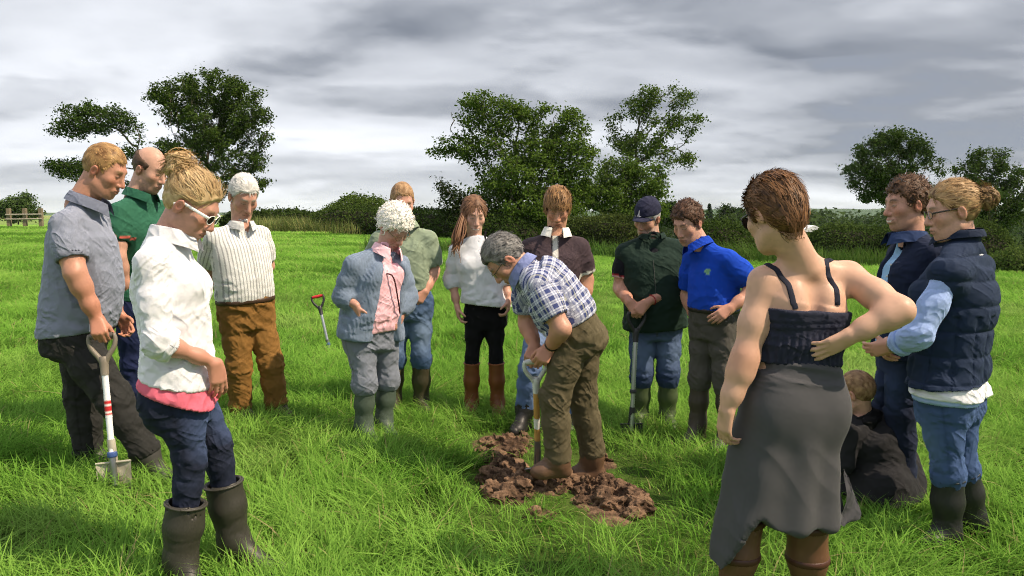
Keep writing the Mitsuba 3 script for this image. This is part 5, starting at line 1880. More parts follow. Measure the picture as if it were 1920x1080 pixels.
def woman_old():
    p = Person(5.1, dict(neck=(722, 468), shR=(664, 498, -.11), shL=(748, 496, .10), elR=(641, 556, -.10), wrR=(666, 570, -.165), elL=(766, 556, .10), wrL=(750, 594, .0),
                         hipR=(676, 630, -.05), hipL=(717, 628, .05), knR=(684, 712, -.10), anR=(682, 800, -.08), toeR=(706, 825, -.2), knL=(727, 705, .06), anL=(719, 790, .06), toeL=(742, 815, -.1), wai=(694, 572, .03), che=(708, 520, .01)),
               face=140, head=(738, 428), hyaw=132, hpitch=42, h=0.0105, hs=1.08, female=True,
               body=dict(chest=0.155, waist=0.155, hips=0.172, dep=0.118, belly=0.055, arm=0.95, bust=0.9, sh=0.046, leg=1.02),
               headopt=dict(red=0.7, brow=(0.5, 0.45, 0.42), brow_w=0.3, skin=(0.513, 0.304, 0.235), lines=0.9, eye=0.35, fat=0.003))
    p.body(handR=dict(d=(.15, .1, -1), n=(.75, .65, 0), curl=(20, 25, 15), size=0.95), handL=dict(d=(-.3, -.4, -.8), n=(-.6, .6, 0), size=0.95), start=0.95)
    hem = p.pel + A(0, 0, 0.025)
    m, uv, arm, dep = p.top((None, None), loose=0.014, hem=hem, hem_n=(0.1, 0, -1), amp=0.012, seed=41, flare=0.012, seat=1.0)
    col = mottled(m[0], rgb(234, 186, 196), 0.04, 60, 2)
    st = np.abs(((uv[:, 0] / 0.03) % 1) - 0.5) < 0.08
    col[st] *= np.array([0.93, 0.88, 0.9])
    p.parts.append(('blouse', m, 'mat_cloth', col, uv))
    p.collar(rgb(232, 188, 198), spread=56, fall=0.055, r0=0.06, open_=1.2)
    f = lambda i, u, o: p.front(i, u, o)
    m, uv, arm, dep = p.top((1.86, 1.86), sleeve_r=1.06, loose=0.027, hem=p.pel + A(0, 0, -0.02), hem_n=(-0.1, 0, -1), amp=0.010, seed=42, flare=0.02, seat=1.0,
                            open_front=[(f(12, -.02, .05), f(8, -.02, .06), 0.062, 0.085), (f(8, -.02, .06), f(4, -.02, .08), 0.085, 0.115), (f(4, -.02, .08), f(0, -.02, .10), 0.115, 0.14)], neck_cut=p.neck - A(0, 0, 0.01))
    V = m[0]
    N = vnormals(*m)
    w = np.clip(np.sin(uv[:, 0] * 2 * np.pi / 0.016), -1, 1) * np.where(arm, 0.6, 0.8) + 0.8 * (meshkit.noise(V * 110, 4) - 0.5)
    V = V + N * (0.0022 * w)[:, None]
    col = mottled(V, rgb(116, 130, 150), 0.14, 90, 5) * (1 + 0.16 * w[:, None])
    p.parts.append(('cardigan', (V, m[1]), 'mat_jersey', np.clip(col, 0, 1), uv))
    p.trousers(rgb(116, 122, 134), waist=0.06, hem=(0.30, 0.30), rad=(0.088, 0.078, 0.064, 0.072, 0.054), loose=0.006, amp=0.009, seed=43)
    p.boots(rgb(70, 82, 72), top=(0.88, 0.88), rad=(0.068, 0.060, 0.052), mud=0.2, h=0.009)
    cap = p.cap(short_line(front=0.060, side=0.0, nape=-0.055), thick=0.028, noise=0.010, freq=40)
    p.hair(cap, [p.strands(cap, 1100, 0.045, back_flow, lift=0.5, width=0.006, seed=5, curl=1.0, cfreq=110, jit=0.6)], (rgb(222, 219, 212), rgb(248, 246, 240)), capdark=0.97)
    p.glasses(rgb(120, 100, 70), None, r=0.019, thick=0.0014)
    st = spline([p.neck + p.tR[-1] * .07 + A(0, 0, .03), p.front(11, .05, .035), p.front(8, .0, .05), p.front(6, -.05, .05), p.front(4.5, -.10, .045)], 20)
    st2 = spline([p.neck - p.tR[-1] * .06 + A(0, 0, .03), p.front(11, -.04, .035), p.front(9, -.07, .042), p.front(8, -.085, .04)], 14)
    p.add('strap', join(tube(st, 0.0055, 6, flat=0.5), tube(st2, 0.0055, 6, flat=0.5)), 'mat_cloth', rgb(60, 32, 36))
    return p, 'elderly woman with white curly hair in blue cardigan and pink blouse, bending her head'


def man_sage():
    p = Person(5.85, dict(neck=(760, 424), shR=(712, 452), shL=(802, 450), elR=(694, 512, .04), wrR=(706, 560, -.05), elL=(812, 507, .03), wrL=(797, 546, -.10),
                          hipR=(748, 572), hipL=(786, 572), knR=(742, 665, -.04), anR=(738, 762), toeR=(730, 790, -.18), knL=(790, 665, -.04), anL=(790, 762), toeL=(800, 790, -.18)),
               face=172, head=(754, 380), hyaw=160, hpitch=22, h=0.0125, hs=1.12, body=dict(arm=1.02, chest=0.160, waist=0.150, belly=0.015),
               headopt=dict(red=0.8, brow=(0.25, 0.15, 0.08)))
    p.body(handL=dict(d=(-.45, -.3, -.75), n=(-.6, .7, 0), curl=(25, 30, 20)), handR=dict(d=(.3, -.2, -.9), n=(.8, .5, 0)))
    m, uv, arm, dep = p.top((0.86, 0.86), sleeve_r=1.22, loose=0.018, hem=W(760, 543, 5.85), amp=0.015, seed=51, seat=1.0, flare=0.01)
    col = mottled(m[0], rgb(128, 142, 122), 0.06, 50, 2)
    pl = (~arm) & (dep > 0) & (np.abs(uv[:, 0]) < 0.014)
    col[pl] *= 0.9
    for x in (-1, 1):
        du, dv = np.abs(uv[:, 0] - x * 0.085), np.abs(uv[:, 1] - 0.47)
        col[(~arm) & (dep > 0) & (du < 0.062) & (np.abs(dv - 0.0) < 0.065) & ((du > 0.052) | (dv > 0.053))] *= 0.78
    p.parts.append(('shirt', m, 'mat_cloth', col, uv))
    p.collar(rgb(124, 138, 118), spread=46, fall=0.055, open_=0.8)
    p.trousers(rgb(62, 84, 116), waist=0.09, hem=(0.34, 0.34), rad=(0.092, 0.084, 0.070, 0.068, 0.054), amp=0.011, seed=53, knee_fade=rgb(130, 150, 175))
    p.boots(rgb(58, 54, 38), top=(0.86, 0.86), rad=(0.070, 0.064, 0.052), mud=0.3, h=0.010)
    cap = p.cap(short_line(front=0.080, nape=-0.05), thick=0.008, noise=0.003)
    p.hair(cap, [p.strands(cap, 800, 0.018, fwd_flow, lift=0.3, width=0.0045, seed=6)], (rgb(138, 102, 68), rgb(196, 160, 118)))
    return p, 'man in sage green shirt and blue jeans standing behind the elderly woman'


def woman_young():
    p = Person(5.9, dict(neck=(890, 444), shR=(858, 469), shL=(924, 466), elR=(847, 522, .03), wrR=(857, 574, -.03), elL=(945, 522, .02), wrL=(954, 562, -.05),
                         hipR=(893, 590), hipL=(927, 590), knR=(885, 668, -.03), anR=(884, 755), toeR=(880, 780, -.16), knL=(930, 668, -.03), anL=(933, 755), toeL=(938, 780, -.16)),
               face=172, head=(888, 404), hyaw=164, hpitch=20, h=0.0115, hs=1.12, female=True, body=dict(chest=0.128, waist=0.118, hips=0.160, dep=0.098, arm=0.86, bust=0.35, sh=0.040),
               headopt=dict(red=0.6, brow=(0.16, 0.09, 0.05), skin=(0.558, 0.348, 0.269), smile=1.0, lines=0.12, eye=0.6, jaw=0.9, nose=0.9, chin=0.85))
    p.body(handR=dict(d=(.1, -.1, -1), n=(1, .1, 0), curl=(30, 40, 25), size=0.92), handL=dict(d=(-.05, -.25, -1), n=(-1, .1, 0), curl=(35, 45, 30), size=0.92), start=0.95)
    m, uv, arm, dep = p.top((1.38, 1.42), sleeve_r=1.12, loose=0.026, hem=W(905, 570, 5.9), hem_n=(-.10, 0, -1), flare=0.045, amp=0.014, seed=61, seat=0.9,
                            neck_cut=p.neck - A(0, 0, 0.015))
    col = mottled(m[0], rgb(206, 210, 218), 0.05, 110, 2)
    p.parts.append(('jumper', m, 'mat_jersey', col, uv))
    st = spline([p.neck - p.tR[-1] * .075 - p.tF[-1] * .04 + A(0, 0, .02), p.neck - p.tR[-1] * .08 + p.tF[-1] * .02 + A(0, 0, .022), p.front(11.5, -.072, .022)], 10)
    p.add('strap', tube(st, 0.008, 6, flat=0.5), 'mat_cloth', rgb(22, 22, 26))
    p.trousers(rgb(20, 20, 23), waist=0.17, hem=(0.45, 0.45), rad=(0.082, 0.068, 0.050, 0.050, 0.046), loose=0.000, amp=0.003, seed=63)
    p.boots(rgb(112, 64, 32), top=(0.88, 0.88), rad=(0.058, 0.056, 0.046), material='mat_rubber', mud=0.4, h=0.009)
    cap = p.cap(lambda y, ax: np.interp(y, [-0.11, -0.03, -0.012, 0.02, 0.055, 0.078, 0.1], [-0.08, -0.08, -0.03, 0.0, 0.045, 0.082, 0.095]), thick=0.010, noise=0.003, extra=[((0.01, -0.085, -0.06), (0.06, 0.035, 0.09), 0.03), ((0.066, -0.030, -0.075), (0.026, 0.042, 0.085), 0.02)])
    flow = lambda q: np.stack([3.0 * q[:, 0] * (q[:, 2] > 0.04), -0.35 * (q[:, 2] > 0.02) + 0 * q[:, 0], -1.0 - 6 * np.clip(-q[:, 1], 0, .2)], 1)
    lk = [p.strands(cap, 1300, 0.07, flow, lift=0.03, width=0.005, seed=7, jit=0.06, droop=0.4)]
    root = (cap[0], cap[1][(cap[0][cap[1]].mean(1)[:, 2] < 0.03) & (cap[0][cap[1]].mean(1)[:, 0] > 0.03)])
    lk.append(p.strands(root, 420, 0.22, lambda q: np.tile(A(0.10, 0.26, -1.0), (len(q), 1)), lift=0.0, width=0.006, seed=8, steps=6, curl=0.06, cfreq=14, droop=0.6, jit=0.08))
    p.hair(cap, lk, (rgb(82, 54, 38), rgb(152, 114, 86)))
    rng = np.random.default_rng(4)
    ms, cs = [], []
    for i in range(60):
        j = rng.normal(0, 1, 3) * np.array((0.013, 0.012, 0.012))
        e = rng.normal(0, 1, 3) * np.array((0.022, 0.016, 0.030))
        m = tube(spline([W(872, 396, 5.86) + j * .8, W(864, 420, 5.80) + j, W(858, 446, 5.76) + j * 1.4, W(853, 470, 5.75) + e], 9), [0.004, 0.005, 0.005, 0.005, 0.005, 0.005, 0.0045, 0.0035, 0.001], 5)
        ms.append(m)
        cs.append(np.tile(rgb(82, 54, 38) + (rgb(152, 114, 86) - rgb(82, 54, 38)) * rng.random(), (len(m[0]), 1)))
    p.add('long_hair', join(*ms), 'mat_hair', np.vstack(cs))
    return p, 'smiling young woman in pale grey jumper, black leggings and brown boots'


def man_brown():
    p = Person(5.6, dict(neck=(1043, 436), shR=(994, 466), shL=(1086, 464), elR=(980, 525, .03), wrR=(985, 590, -.06), elL=(1099, 525, .03), wrL=(1093, 590, -.03),
                         hipR=(1018, 598), hipL=(1058, 598), knR=(993, 690, -.16), anR=(984, 768, -.10), toeR=(962, 792, -.28), knL=(1062, 690, -.03), anL=(1062, 790), toeL=(1070, 805, -.18)),
               face=178, head=(1045, 392), hyaw=182, hpitch=26, h=0.012, hs=1.14, body=dict(arm=1.08),
               headopt=dict(red=0.9, brow=(0.25, 0.16, 0.08), skin=(0.477, 0.252, 0.168), eye=0.2, stubble=(0.3, 0.18, 0.1), stub_w=0.25))
    p.body(handR=dict(d=(.1, -.1, -1), n=(1, .2, 0)), handL=dict(d=(-.1, -.1, -1), n=(-1, .2, 0)))
    m, uv, arm, dep = p.top((0.80, 0.80), sleeve_r=1.14, loose=0.018, hem=p.pel + A(0, 0, -.02), amp=0.011, seed=71, seat=1.0)
    V = m[0]
    col = mottled(V, rgb(66, 55, 60), 0.07, 80, 2)
    for sh, el in ((p.shR, p.elR), (p.shL, p.elL)):
        L = np.linalg.norm(el - sh) * 0.80
        t = (V - sh) @ nrm(el - sh)
        col[arm & (np.linalg.norm(V - el, axis=1) < 0.2) & (t > L - 0.022)] = rgb(200, 200, 192)
    pl = (~arm) & (dep > 0) & (np.abs(uv[:, 0]) < 0.018) & (uv[:, 1] > 0.46)
    col[pl] = rgb(196, 194, 188)
    p.parts.append(('polo_shirt', m, 'mat_cloth', col, uv))
    p.collar(rgb(218, 216, 208), spread=56, fall=0.060, r0=0.068, open_=1.0)
    p.trousers(rgb(84, 104, 142), waist=0.08, rad=(0.094, 0.088, 0.074, 0.070, 0.070), amp=0.011, seed=73, knee_fade=rgb(130, 148, 180))
    p.boots(rgb(28, 27, 28), top=(0.16, 0.16), rim=False, name='shoe', h=0.009)
    cap = p.cap(short_line(front=0.058, side=-0.004, nape=-0.06), thick=0.020, noise=0.006)
    p.hair(cap, [p.strands(cap, 1000, 0.055, fwd_flow, lift=0.12, width=0.006, seed=8)], (rgb(92, 64, 38), rgb(172, 132, 88)))
    return p, 'man in dark brown polo shirt with white collar, between young woman and capped man'


def man_plaid():
    p = Person(4.35, dict(neck=(982, 500), shL=(1008, 534, -.19), shR=(985, 522, .19), elL=(1053, 616, -.26), wrL=(1032, 650, -.12), elR=(988, 606, .22), wrR=(1003, 648, .10),
                          hipL=(1078, 628, -.09), hipR=(1092, 626, .09), wai=(1056, 574), che=(1022, 533), knL=(1040, 744, -.10), anL=(1046, 862, -.10), toeL=(999, 886, -.12), knR=(1092, 742, .10), anR=(1112, 846, .12), toeR=(1066, 868, .12)),
               face=264, head=(950, 487), hyaw=264, hpitch=56, h=0.0100, hs=1.12, body=dict(chest=0.172, waist=0.165, hips=0.165, dep=0.124, belly=0.03, arm=1.0, leg=1.02),
               headopt=dict(red=0.8, brow=(0.12, 0.1, 0.09), skin=(0.486, 0.261, 0.185), eye=0.3, nose=1.1, stubble=(0.25, 0.2, 0.18), stub_w=0.3))
    p.toeL[2] = G(p.toeL[0], p.toeL[1]) + 0.085                    # this foot stands on the blade
    p.anL[2] = p.toeL[2] + 0.085
    p.body(handL=dict(d=(-.55, -.35, -.75), n=(-.15, .9, -.4), curl=(66, 78, 45), thumb=(10, 40, 30), size=1.05),
           handR=dict(d=(-.30, -.65, -.65), n=(.10, .75, -.62), curl=(66, 78, 45), thumb=(10, 40, 30), size=1.05))
    up = nrm(p.wai - p.pel)
    m, uv, arm, dep = p.top((0.76, 0.76), sleeve_r=1.22, loose=0.020, hem=p.pel + up * 0.075, amp=0.013, seed=81)
    p.parts.append(('checked_shirt', m, 'mat_plaid', None, uv))
    p.collar(rgb(120, 130, 175), spread=50, fall=0.055, r0=0.064, open_=0.7, name='collar')
    p.trousers(rgb(86, 79, 60), waist=0.115, rad=(0.090, 0.083, 0.073, 0.070, 0.070), loose=0.004, amp=0.011, seed=83, belt=rgb(40, 34, 28))
    b = p.pel - p.F * 0.155 - A(0, 0, .03)
    p.boots(rgb(96, 72, 54), top=(0.14, 0.14), rim=False, name='shoe', h=0.0075, mud=0.7)
    cap = p.cap(short_line(front=0.074, side=0.012, nape=-0.058), thick=0.014, noise=0.005)
    p.hair(cap, [p.strands(cap, 1300, 0.036, back_flow, lift=0.25, width=0.0045, seed=9, curl=0.12)], (rgb(52, 50, 50), rgb(160, 158, 156)))
    p.glasses(rgb(70, 60, 40), None, r=0.018, thick=0.0013, temple=0.0015)
    d = nrm(p.wrL - p.elL)
    c = p.elL + (p.wrL - p.elL) * 0.88
    _, a, b_ = frame(d)
    ang = np.linspace(0, 2 * np.pi, 25)
    p.add('watch', tube(c + 0.034 * (np.cos(ang)[:, None] * a + np.sin(ang)[:, None] * b_), 0.007, 6, caps=False, up=d, flat=1.2), 'mat_rubber', rgb(38, 30, 24))
    bx = trimesh.creation.cylinder(0.016, 0.008, sections=20)
    n = nrm(A(-.2, -1, .35))
    R = np.eye(4)
    R[:3, 2] = n
    R[:3, 0] = nrm(np.cross(n, d))
    R[:3, 1] = np.cross(n, R[:3, 0])
    R[:3, 3] = c + n * 0.036
    bx.apply_transform(R)
    p.add('watch>dial', (bx.vertices, bx.faces), 'mat_gloss', rgb(190, 180, 150))
    return p, 'grey-haired man in blue checked shirt bending over and pushing the spade into soil'
def man_cap():
    p = Person(5.75, dict(neck=(1222, 448), shR=(1174, 476), shL=(1270, 470), elR=(1163, 540, .0), wrR=(1180, 566, -.22), elL=(1282, 528, -.02), wrL=(1212, 568, -.24),
                          hipR=(1206, 608), hipL=(1252, 606), knR=(1203, 700, -.04), anR=(1200, 790), toeR=(1192, 810, -.18), knL=(1253, 698, -.04), anL=(1251, 785), toeL=(1262, 808, -.18)),
               face=184, head=(1214, 410), hyaw=220, hpitch=24, hroll=-8, h=0.012, hs=1.12, body=dict(chest=0.185, waist=0.178, dep=0.13, belly=0.03, arm=1.05, leg=1.0),
               headopt=dict(red=0.8, brow=(0.3, 0.27, 0.25), skin=(0.450, 0.252, 0.181), lines=0.9, eye=0.2, stubble=(0.45, 0.4, 0.37), stub_w=0.4))
    p.body(handR=dict(d=(.45, -.35, -.7), n=(.3, .7, -.6), curl=(55, 60, 35), size=1.05), handL=dict(d=(-.6, -.25, -.6), n=(-.3, .8, -.5), curl=(55, 60, 35), size=1.05))
    m, uv, arm, dep = p.top((0.72, 0.78), sleeve_r=1.12, loose=0.014, hem=p.pel + A(0, 0, .04), amp=0.010, seed=91)
    V = m[0]
    col = mottled(V, rgb(24, 25, 32), 0.1, 80, 2)
    for sh, el, fr in ((p.shR, p.elR, .72), (p.shL, p.elL, .78)):
        L = np.linalg.norm(el - sh) * fr
        t = (V - sh) @ nrm(el - sh)
        b = arm & (np.linalg.norm(V - (sh + el) / 2, axis=1) < 0.22)
        for o, w, c in ((0.008, 0.006, (205, 170, 170)), (0.020, 0.005, (150, 40, 50)), (0.085, 0.006, (150, 40, 50)), (0.135, 0.007, (205, 130, 135))):
            if sh is p.shL or o < 0.03:
                col[b & (np.abs(t - L + o) < w)] = rgb(*c)
    p.parts.append(('rugby_shirt', m, 'mat_cloth', col, uv))
    f = lambda i, u, o: p.front(i, u, o)
    m, uv, arm, dep = p.top((None, None), loose=0.036, hem=p.pel + A(0, 0, -0.03), amp=0.012, seed=92, seat=1.0, flare=0.015,
                            open_front=[(f(12, 0, .05), f(11, 0, .04), 0.045, 0.012)])
    p.parts.append(('gilet', m, 'mat_cloth', mottled(m[0], rgb(30, 46, 40), 0.12, 40, 5), uv))
    p.collar(rgb(28, 44, 38), spread=64, fall=0.03, h_in=0.035, r0=0.070, open_=1.2, lean=0.15)
    z = np.array([f(i, 0.022, .040) for i in np.linspace(1, 9, 18)])
    p.add('gilet>zip', tube(z, 0.003, 5), 'mat_rubber', rgb(60, 66, 62))
    p.trousers(rgb(44, 58, 86), waist=0.09, hem=(0.32, 0.34), rad=(0.096, 0.088, 0.073, 0.072, 0.056), amp=0.012, seed=93, knee_fade=rgb(110, 130, 165))
    p.boots(rgb(64, 76, 48), top=(0.84, 0.84), rad=(0.072, 0.066, 0.054), mud=0.25, h=0.010)
    cap = p.cap(short_line(front=0.03, side=0.005, nape=-0.05), thick=0.008, noise=0.003)
    p.hair(cap, [p.strands(cap, 500, 0.02, back_flow, lift=0.2, width=0.0045, seed=3)], (rgb(150, 150, 150), rgb(215, 213, 210)))
    s = Sdf()
    s.ell((0, -0.012, 0.045), (0.089, 0.112, 0.099), k=0.01)
    s.ops.append(('s', lambda q: -(0.040 + 0.012 * np.clip(q[:, 1] / 0.1, -1, 1) - q[:, 2]), np.full(3, -1e9), np.full(3, 1e9), 0.004))
    m = s.mesh(0.005)
    col = mottled(m[0], rgb(40, 42, 62), 0.08, 90, 3)
    seam = (np.abs(np.sin(np.arctan2(m[0][:, 0], m[0][:, 1] + 0.012) * 3)) < 0.035) & (m[0][:, 2] > 0.05)
    col[seam] *= 0.6
    p.parts.append(('cap', p.in_head(m), 'mat_cloth', col, None))
    rows = []
    for t in np.linspace(-1, 1, 21):
        for_ = []
        for k in np.linspace(0, 1, 6):
            x = t * (0.080 - 0.008 * k)
            y = 0.092 * math.sqrt(max(0, 1 - (x / 0.094) ** 2)) + k * 0.062 * (1 - abs(t) ** 2.6)
            for_.append((x, y, 0.053 - 0.006 * k - 0.024 * t * t))
        rows.append(for_)
    g = np.array(rows)
    a, b = grid_mesh(g), grid_mesh(g - np.array((0, 0, 0.004)))
    p.add('cap>peak', p.in_head(join(a, (b[0], b[1][:, ::-1]))), 'mat_cloth', rgb(44, 46, 66))
    em = [tube([(0.0, 0.0985, 0.058), (0.0, 0.0905, 0.098)], 0.0016, 6), tube(spline([(-0.016, 0.0985, 0.062), (0, 0.1015, 0.057), (0.016, 0.0985, 0.062)], 7), 0.0018, 6)]
    sail = np.array([(0.002, 0.0985, 0.064), (0.011, 0.098, 0.064), (0.002, 0.091, 0.096), (0.002, 0.1005, 0.064), (0.011, 0.100, 0.064), (0.002, 0.093, 0.096)])
    em.append((sail, np.array([[0, 1, 2], [3, 5, 4], [0, 3, 4], [0, 4, 1], [1, 4, 5], [1, 5, 2], [0, 2, 5], [0, 5, 3]])))
    em = join(*em)
    em = em[0] + np.array((0.002, 0.006, 0.0)), em[1]
    p.add('cap>emblem', p.in_head(em), 'mat_cloth', rgb(205, 205, 215))
    d = nrm(p.wrL - p.elL)
    c = p.elL + (p.wrL - p.elL) * 0.86
    _, a_, b_ = frame(d)
    ang = np.linspace(0, 2 * np.pi, 21)
    p.add('bracelet', tube(c + 0.036 * (np.cos(ang)[:, None] * a_ + np.sin(ang)[:, None] * b_), 0.0035, 6, caps=False, up=d), 'mat_rubber', rgb(150, 30, 40))
    return p, 'man in navy cap and dark green gilet resting both hands on a spade'


def man_blue():
    p = Person(5.3, dict(neck=(1312, 458), shR=(1300, 482, .15), shL=(1364, 488, -.14), elR=(1290, 555, .24), wrR=(1305, 600, .14), elL=(1420, 540, -.14), wrL=(1370, 578, -.22),
                         hipR=(1322, 608, .06), hipL=(1354, 606, -.06), che=(1338, 512), wai=(1340, 560), knR=(1313, 700, .04), anR=(1308, 795, .06), toeR=(1286, 815, -.04), knL=(1358, 700, -.10), anL=(1364, 795, -.08), toeL=(1338, 812, -.22)),
               face=222, head=(1290, 420), hyaw=226, hpitch=26, h=0.0115, hs=1.14, body=dict(chest=0.155, waist=0.150, hips=0.155, dep=0.115, belly=0.03, arm=1.04),
               headopt=dict(red=0.8, brow=(0.08, 0.045, 0.03), skin=(0.495, 0.278, 0.206), eye=0.3, smile=0.3))
    p.body(handL=dict(d=(-.75, -.25, -.45), n=(.25, .9, -.1), curl=(30, 35, 20)), handR=dict(d=(0, 0, -1), n=(.7, -.7, 0)))
    up = nrm(p.wai - p.pel)
    m, uv, arm, dep = p.top((0.80, 0.72), sleeve_r=1.16, loose=0.016, hem=p.pel + up * 0.09, amp=0.010, seed=101)
    V = m[0]
    col = mottled(V, rgb(22, 66, 176), 0.06, 80, 2)
    e = (((uv[:, 0] + 0.075) / 0.021) ** 2 + ((uv[:, 1] - 0.46) / 0.024) ** 2 < 1) & (dep > 0) & ~arm
    col[e] = mottled(V[e], rgb(120, 165, 130), 0.5, 160, 3)
    p.parts.append(('polo_shirt', m, 'mat_cloth', col, uv))
    p.collar(rgb(20, 60, 166), spread=44, fall=0.05, open_=0.6)
    p.trousers(rgb(78, 76, 72), waist=0.125, hem=(0.36, 0.5), rad=(0.094, 0.086, 0.070, 0.070, 0.054), amp=0.012, seed=103, belt=rgb(34, 30, 30))
    p.boots(rgb(62, 54, 48), top=(0.82, 0.82), rad=(0.064, 0.062, 0.052), mud=0.35, h=0.009)
    cap = p.cap(short_line(front=0.070, side=0.006, nape=-0.055), thick=0.016, noise=0.007, freq=70)
    p.hair(cap, [p.strands(cap, 900, 0.030, back_flow, lift=0.5, width=0.0055, seed=10, curl=0.9, cfreq=150, jit=0.5)], (rgb(40, 26, 20), rgb(112, 80, 60)))
    c = W(1362, 596, 5.05)
    ang = np.linspace(0, 2 * np.pi, 15)
    k = [tube(c + np.stack([0.017 * np.cos(ang) + dx, 0.004 * np.sin(ang), 0.026 * np.sin(ang) + dz], 1), 0.0022, 5, caps=False, up=(0, 1, 0)) for dx, dz in ((0, 0), (0.03, -0.012))]
    p.add('sunglasses', join(*k, tube([c + A(.015, 0, .02), c + A(.05, .01, .06)], 0.002, 5)), 'mat_gloss', rgb(30, 30, 32))
    return p, 'man with curly brown hair in bright blue polo shirt leaning forward'


def woman_dress():
    Y = 2.85
    p = Person(Y, dict(neck=(1497, 488), shL=(1432, 528, 0), shR=(1590, 518, .04), elL=(1397, 672, -.05), wrL=(1363, 768, -.06), elR=(1686, 582, -.14), wrR=(1594, 630, -.13),
                       hipL=(1447, 752, .0), hipR=(1527, 752, .02), wai=(1492, 664, .02), che=(1498, 575, .03), knL=(1400, 925, .02), anL=(1372, 1130, 0), toeL=(1350, 1175, .2), knR=(1513, 935, .0), anR=(1514, 1140, .05), toeR=(1525, 1175, .25)),
               face=350, head=(1452, 404), hyaw=335, hpitch=20, h=0.0075, hs=1.10, female=True, body=dict(chest=0.152, waist=0.140, hips=0.182, dep=0.112, arm=0.98, leg=1.0, sh=0.046, bust=0.8, neck=0.057),
               headopt=dict(red=0.5, brow=(0.15, 0.1, 0.06), skin=(0.540, 0.326, 0.231)))
    s = Sdf()
    p.neckhead(s)
    p.torso(s, 0.0, 3)
    p.shoulders(s)
    for x in (-1, 1):                                     # shoulder blades and spine furrow
        s.ell(p.tC[9] + p.tR[9] * x * 0.075 - p.tF[9] * 0.078 - A(0, 0, 0.03), (0.045, 0.030, 0.075), k=0.05)
    s.cone(p.tC[11] - p.tF[11] * (p.tb[11] + 0.010), p.tC[5] - p.tF[5] * (p.tb[5] + 0.012), 0.014, 0.016, k=0.05, op='s')
    p.arm(s, 1, dict(d=(-.93, .10, -.55), n=(-.25, .9, .3), curl=(12, 20, 14), thumb=(25, 15, 10), size=0.94, spread=4), k=0.03)
    p.arm(s, -1, dict(d=(-.10, .1, -1), n=(.9, .35, 0), curl=(28, 40, 25), size=0.94), k=0.03)
    m = s.mesh(0.0058)
    inv = np.linalg.inv(p.M)
    loc = m[0] @ inv[:3, :3].T + inv[:3, 3]
    col = mottled(m[0], p.o['skin'], 0.17, 28, 4)
    w = np.clip((0.155 - np.linalg.norm(loc, axis=1)) / 0.02, 0, 1)[:, None]
    col = col * (1 - w) + face_color(loc, p.o) * w
    red = np.clip(1 - np.linalg.norm(m[0] - (p.elL + A(-.02, -.02, 0)), axis=1) / 0.09, 0, 1)
    col = lerp_c(col, np.asarray(p.o['skin']) * np.array([0.95, 0.78, 0.72]), red)
    p.parts.append(('body', m, 'mat_skin', col, None))
    # strappy top
    t = Sdf()
    p.torso(t, 0.016)
    p.bust(t, 0.012)
    for x in (-1, 1):
        t.ell(p.tC[9] + p.tR[9] * x * 0.075 - p.tF[9] * 0.078 - A(0, 0, 0.03), (0.058, 0.043, 0.088), k=0.05)
    up = nrm(p.che - p.wai)
    t.cut(W(1510, 578, Y), (0.06, 0, 1))
    t.cut(p.wai - up * 0.03, -up)
    m = t.mesh(0.0065)
    V = m[0]
    N = vnormals(*m)
    uv, dep, _ = p.torso_uv(V)
    ztop = W(1510, 578, Y)[2]
    dz = ztop - V[:, 2]
    ga = np.clip(1 - np.abs(dz - 0.045) / 0.045, 0, 1)
    pl = np.sin(uv[:, 0] * 2 * np.pi / 0.022 + 3 * meshkit.noise(V * 20, 3))
    V = V + N * (0.0022 * ga * np.sin(dz * 2 * np.pi / 0.009) * 1.0 + 0.004 * np.clip((dz - 0.07) / 0.03, 0, 1) * pl + 0.012 * np.clip((dz - 0.08) / 0.05, 0, 1) * np.clip((0.17 - dz) / 0.05, 0, 1))[:, None]
    p.parts.append(('strappy_top', (V, m[1]), 'mat_cloth', mottled(V, rgb(42, 45, 60), 0.12, 60, 3), uv))
    for a in ([(1493, 580, -.115), (1484, 535, -.135), (1463, 500, -.105), (1446, 490, -.05), (1434, 490, .02)], [(1578, 572, -.10), (1588, 530, -.115), (1580, 497, -.09), (1562, 476, -.02), (1560, 500, .08)]):
        pts = snug(s, spline([W(x, y, Y + d) for x, y, d in a], 26), 0.001)
        p.add('strappy_top>strap', tube(pts, 0.0105, 8, flat=0.30, up=(0, -1, .2)), 'mat_cloth', rgb(38, 40, 52))
    # skirt
    q = Sdf()
    c = [W(1497, 672, Y + .02), W(1492, 700, Y + .02), W(1486, 752, Y + .02), W(1474, 830, Y + .02), W(1466, 920, Y + .02), W(1462, 1005, Y + .02), W(1460, 1052, Y + .02)]
    aa = [0.146, 0.157, 0.180, 0.196, 0.216, 0.246, 0.262]
    bb = [0.122, 0.132, 0.150, 0.150, 0.155, 0.165, 0.17]
    R, F_ = np.tile(nrm(p.hipR - p.hipL), (7, 1)), np.tile(p.F, (7, 1))
    q.loft(c[::-1], aa[::-1], bb[::-1], R, F_, 2.2)
    for hp in (p.hipL, p.hipR):
        q.ell(hp - p.F * 0.050 - A(0, 0, .02), (0.098, 0.090, 0.12), k=0.06)
    q.cut(c[0], (0, 0, 1))
    z1 = W(1470, 985, Y)[2]

    def hemf(v):
        x = v[:, 0] - c[5][0]
        hz = z1 + 0.02 - 0.17 * np.clip((-x - 0.16) / 0.08, 0, 1) + 0.05 * np.exp(-((x + 0.115) / 0.035) ** 2) - 0.01 * np.clip((x - .1) / .1, 0, 1)
        return -(hz - v[:, 2]) * 0.8
    q.ops.append(('s', lambda v: hemf(v), np.full(3, -1e9), np.full(3, 1e9), 0.016))
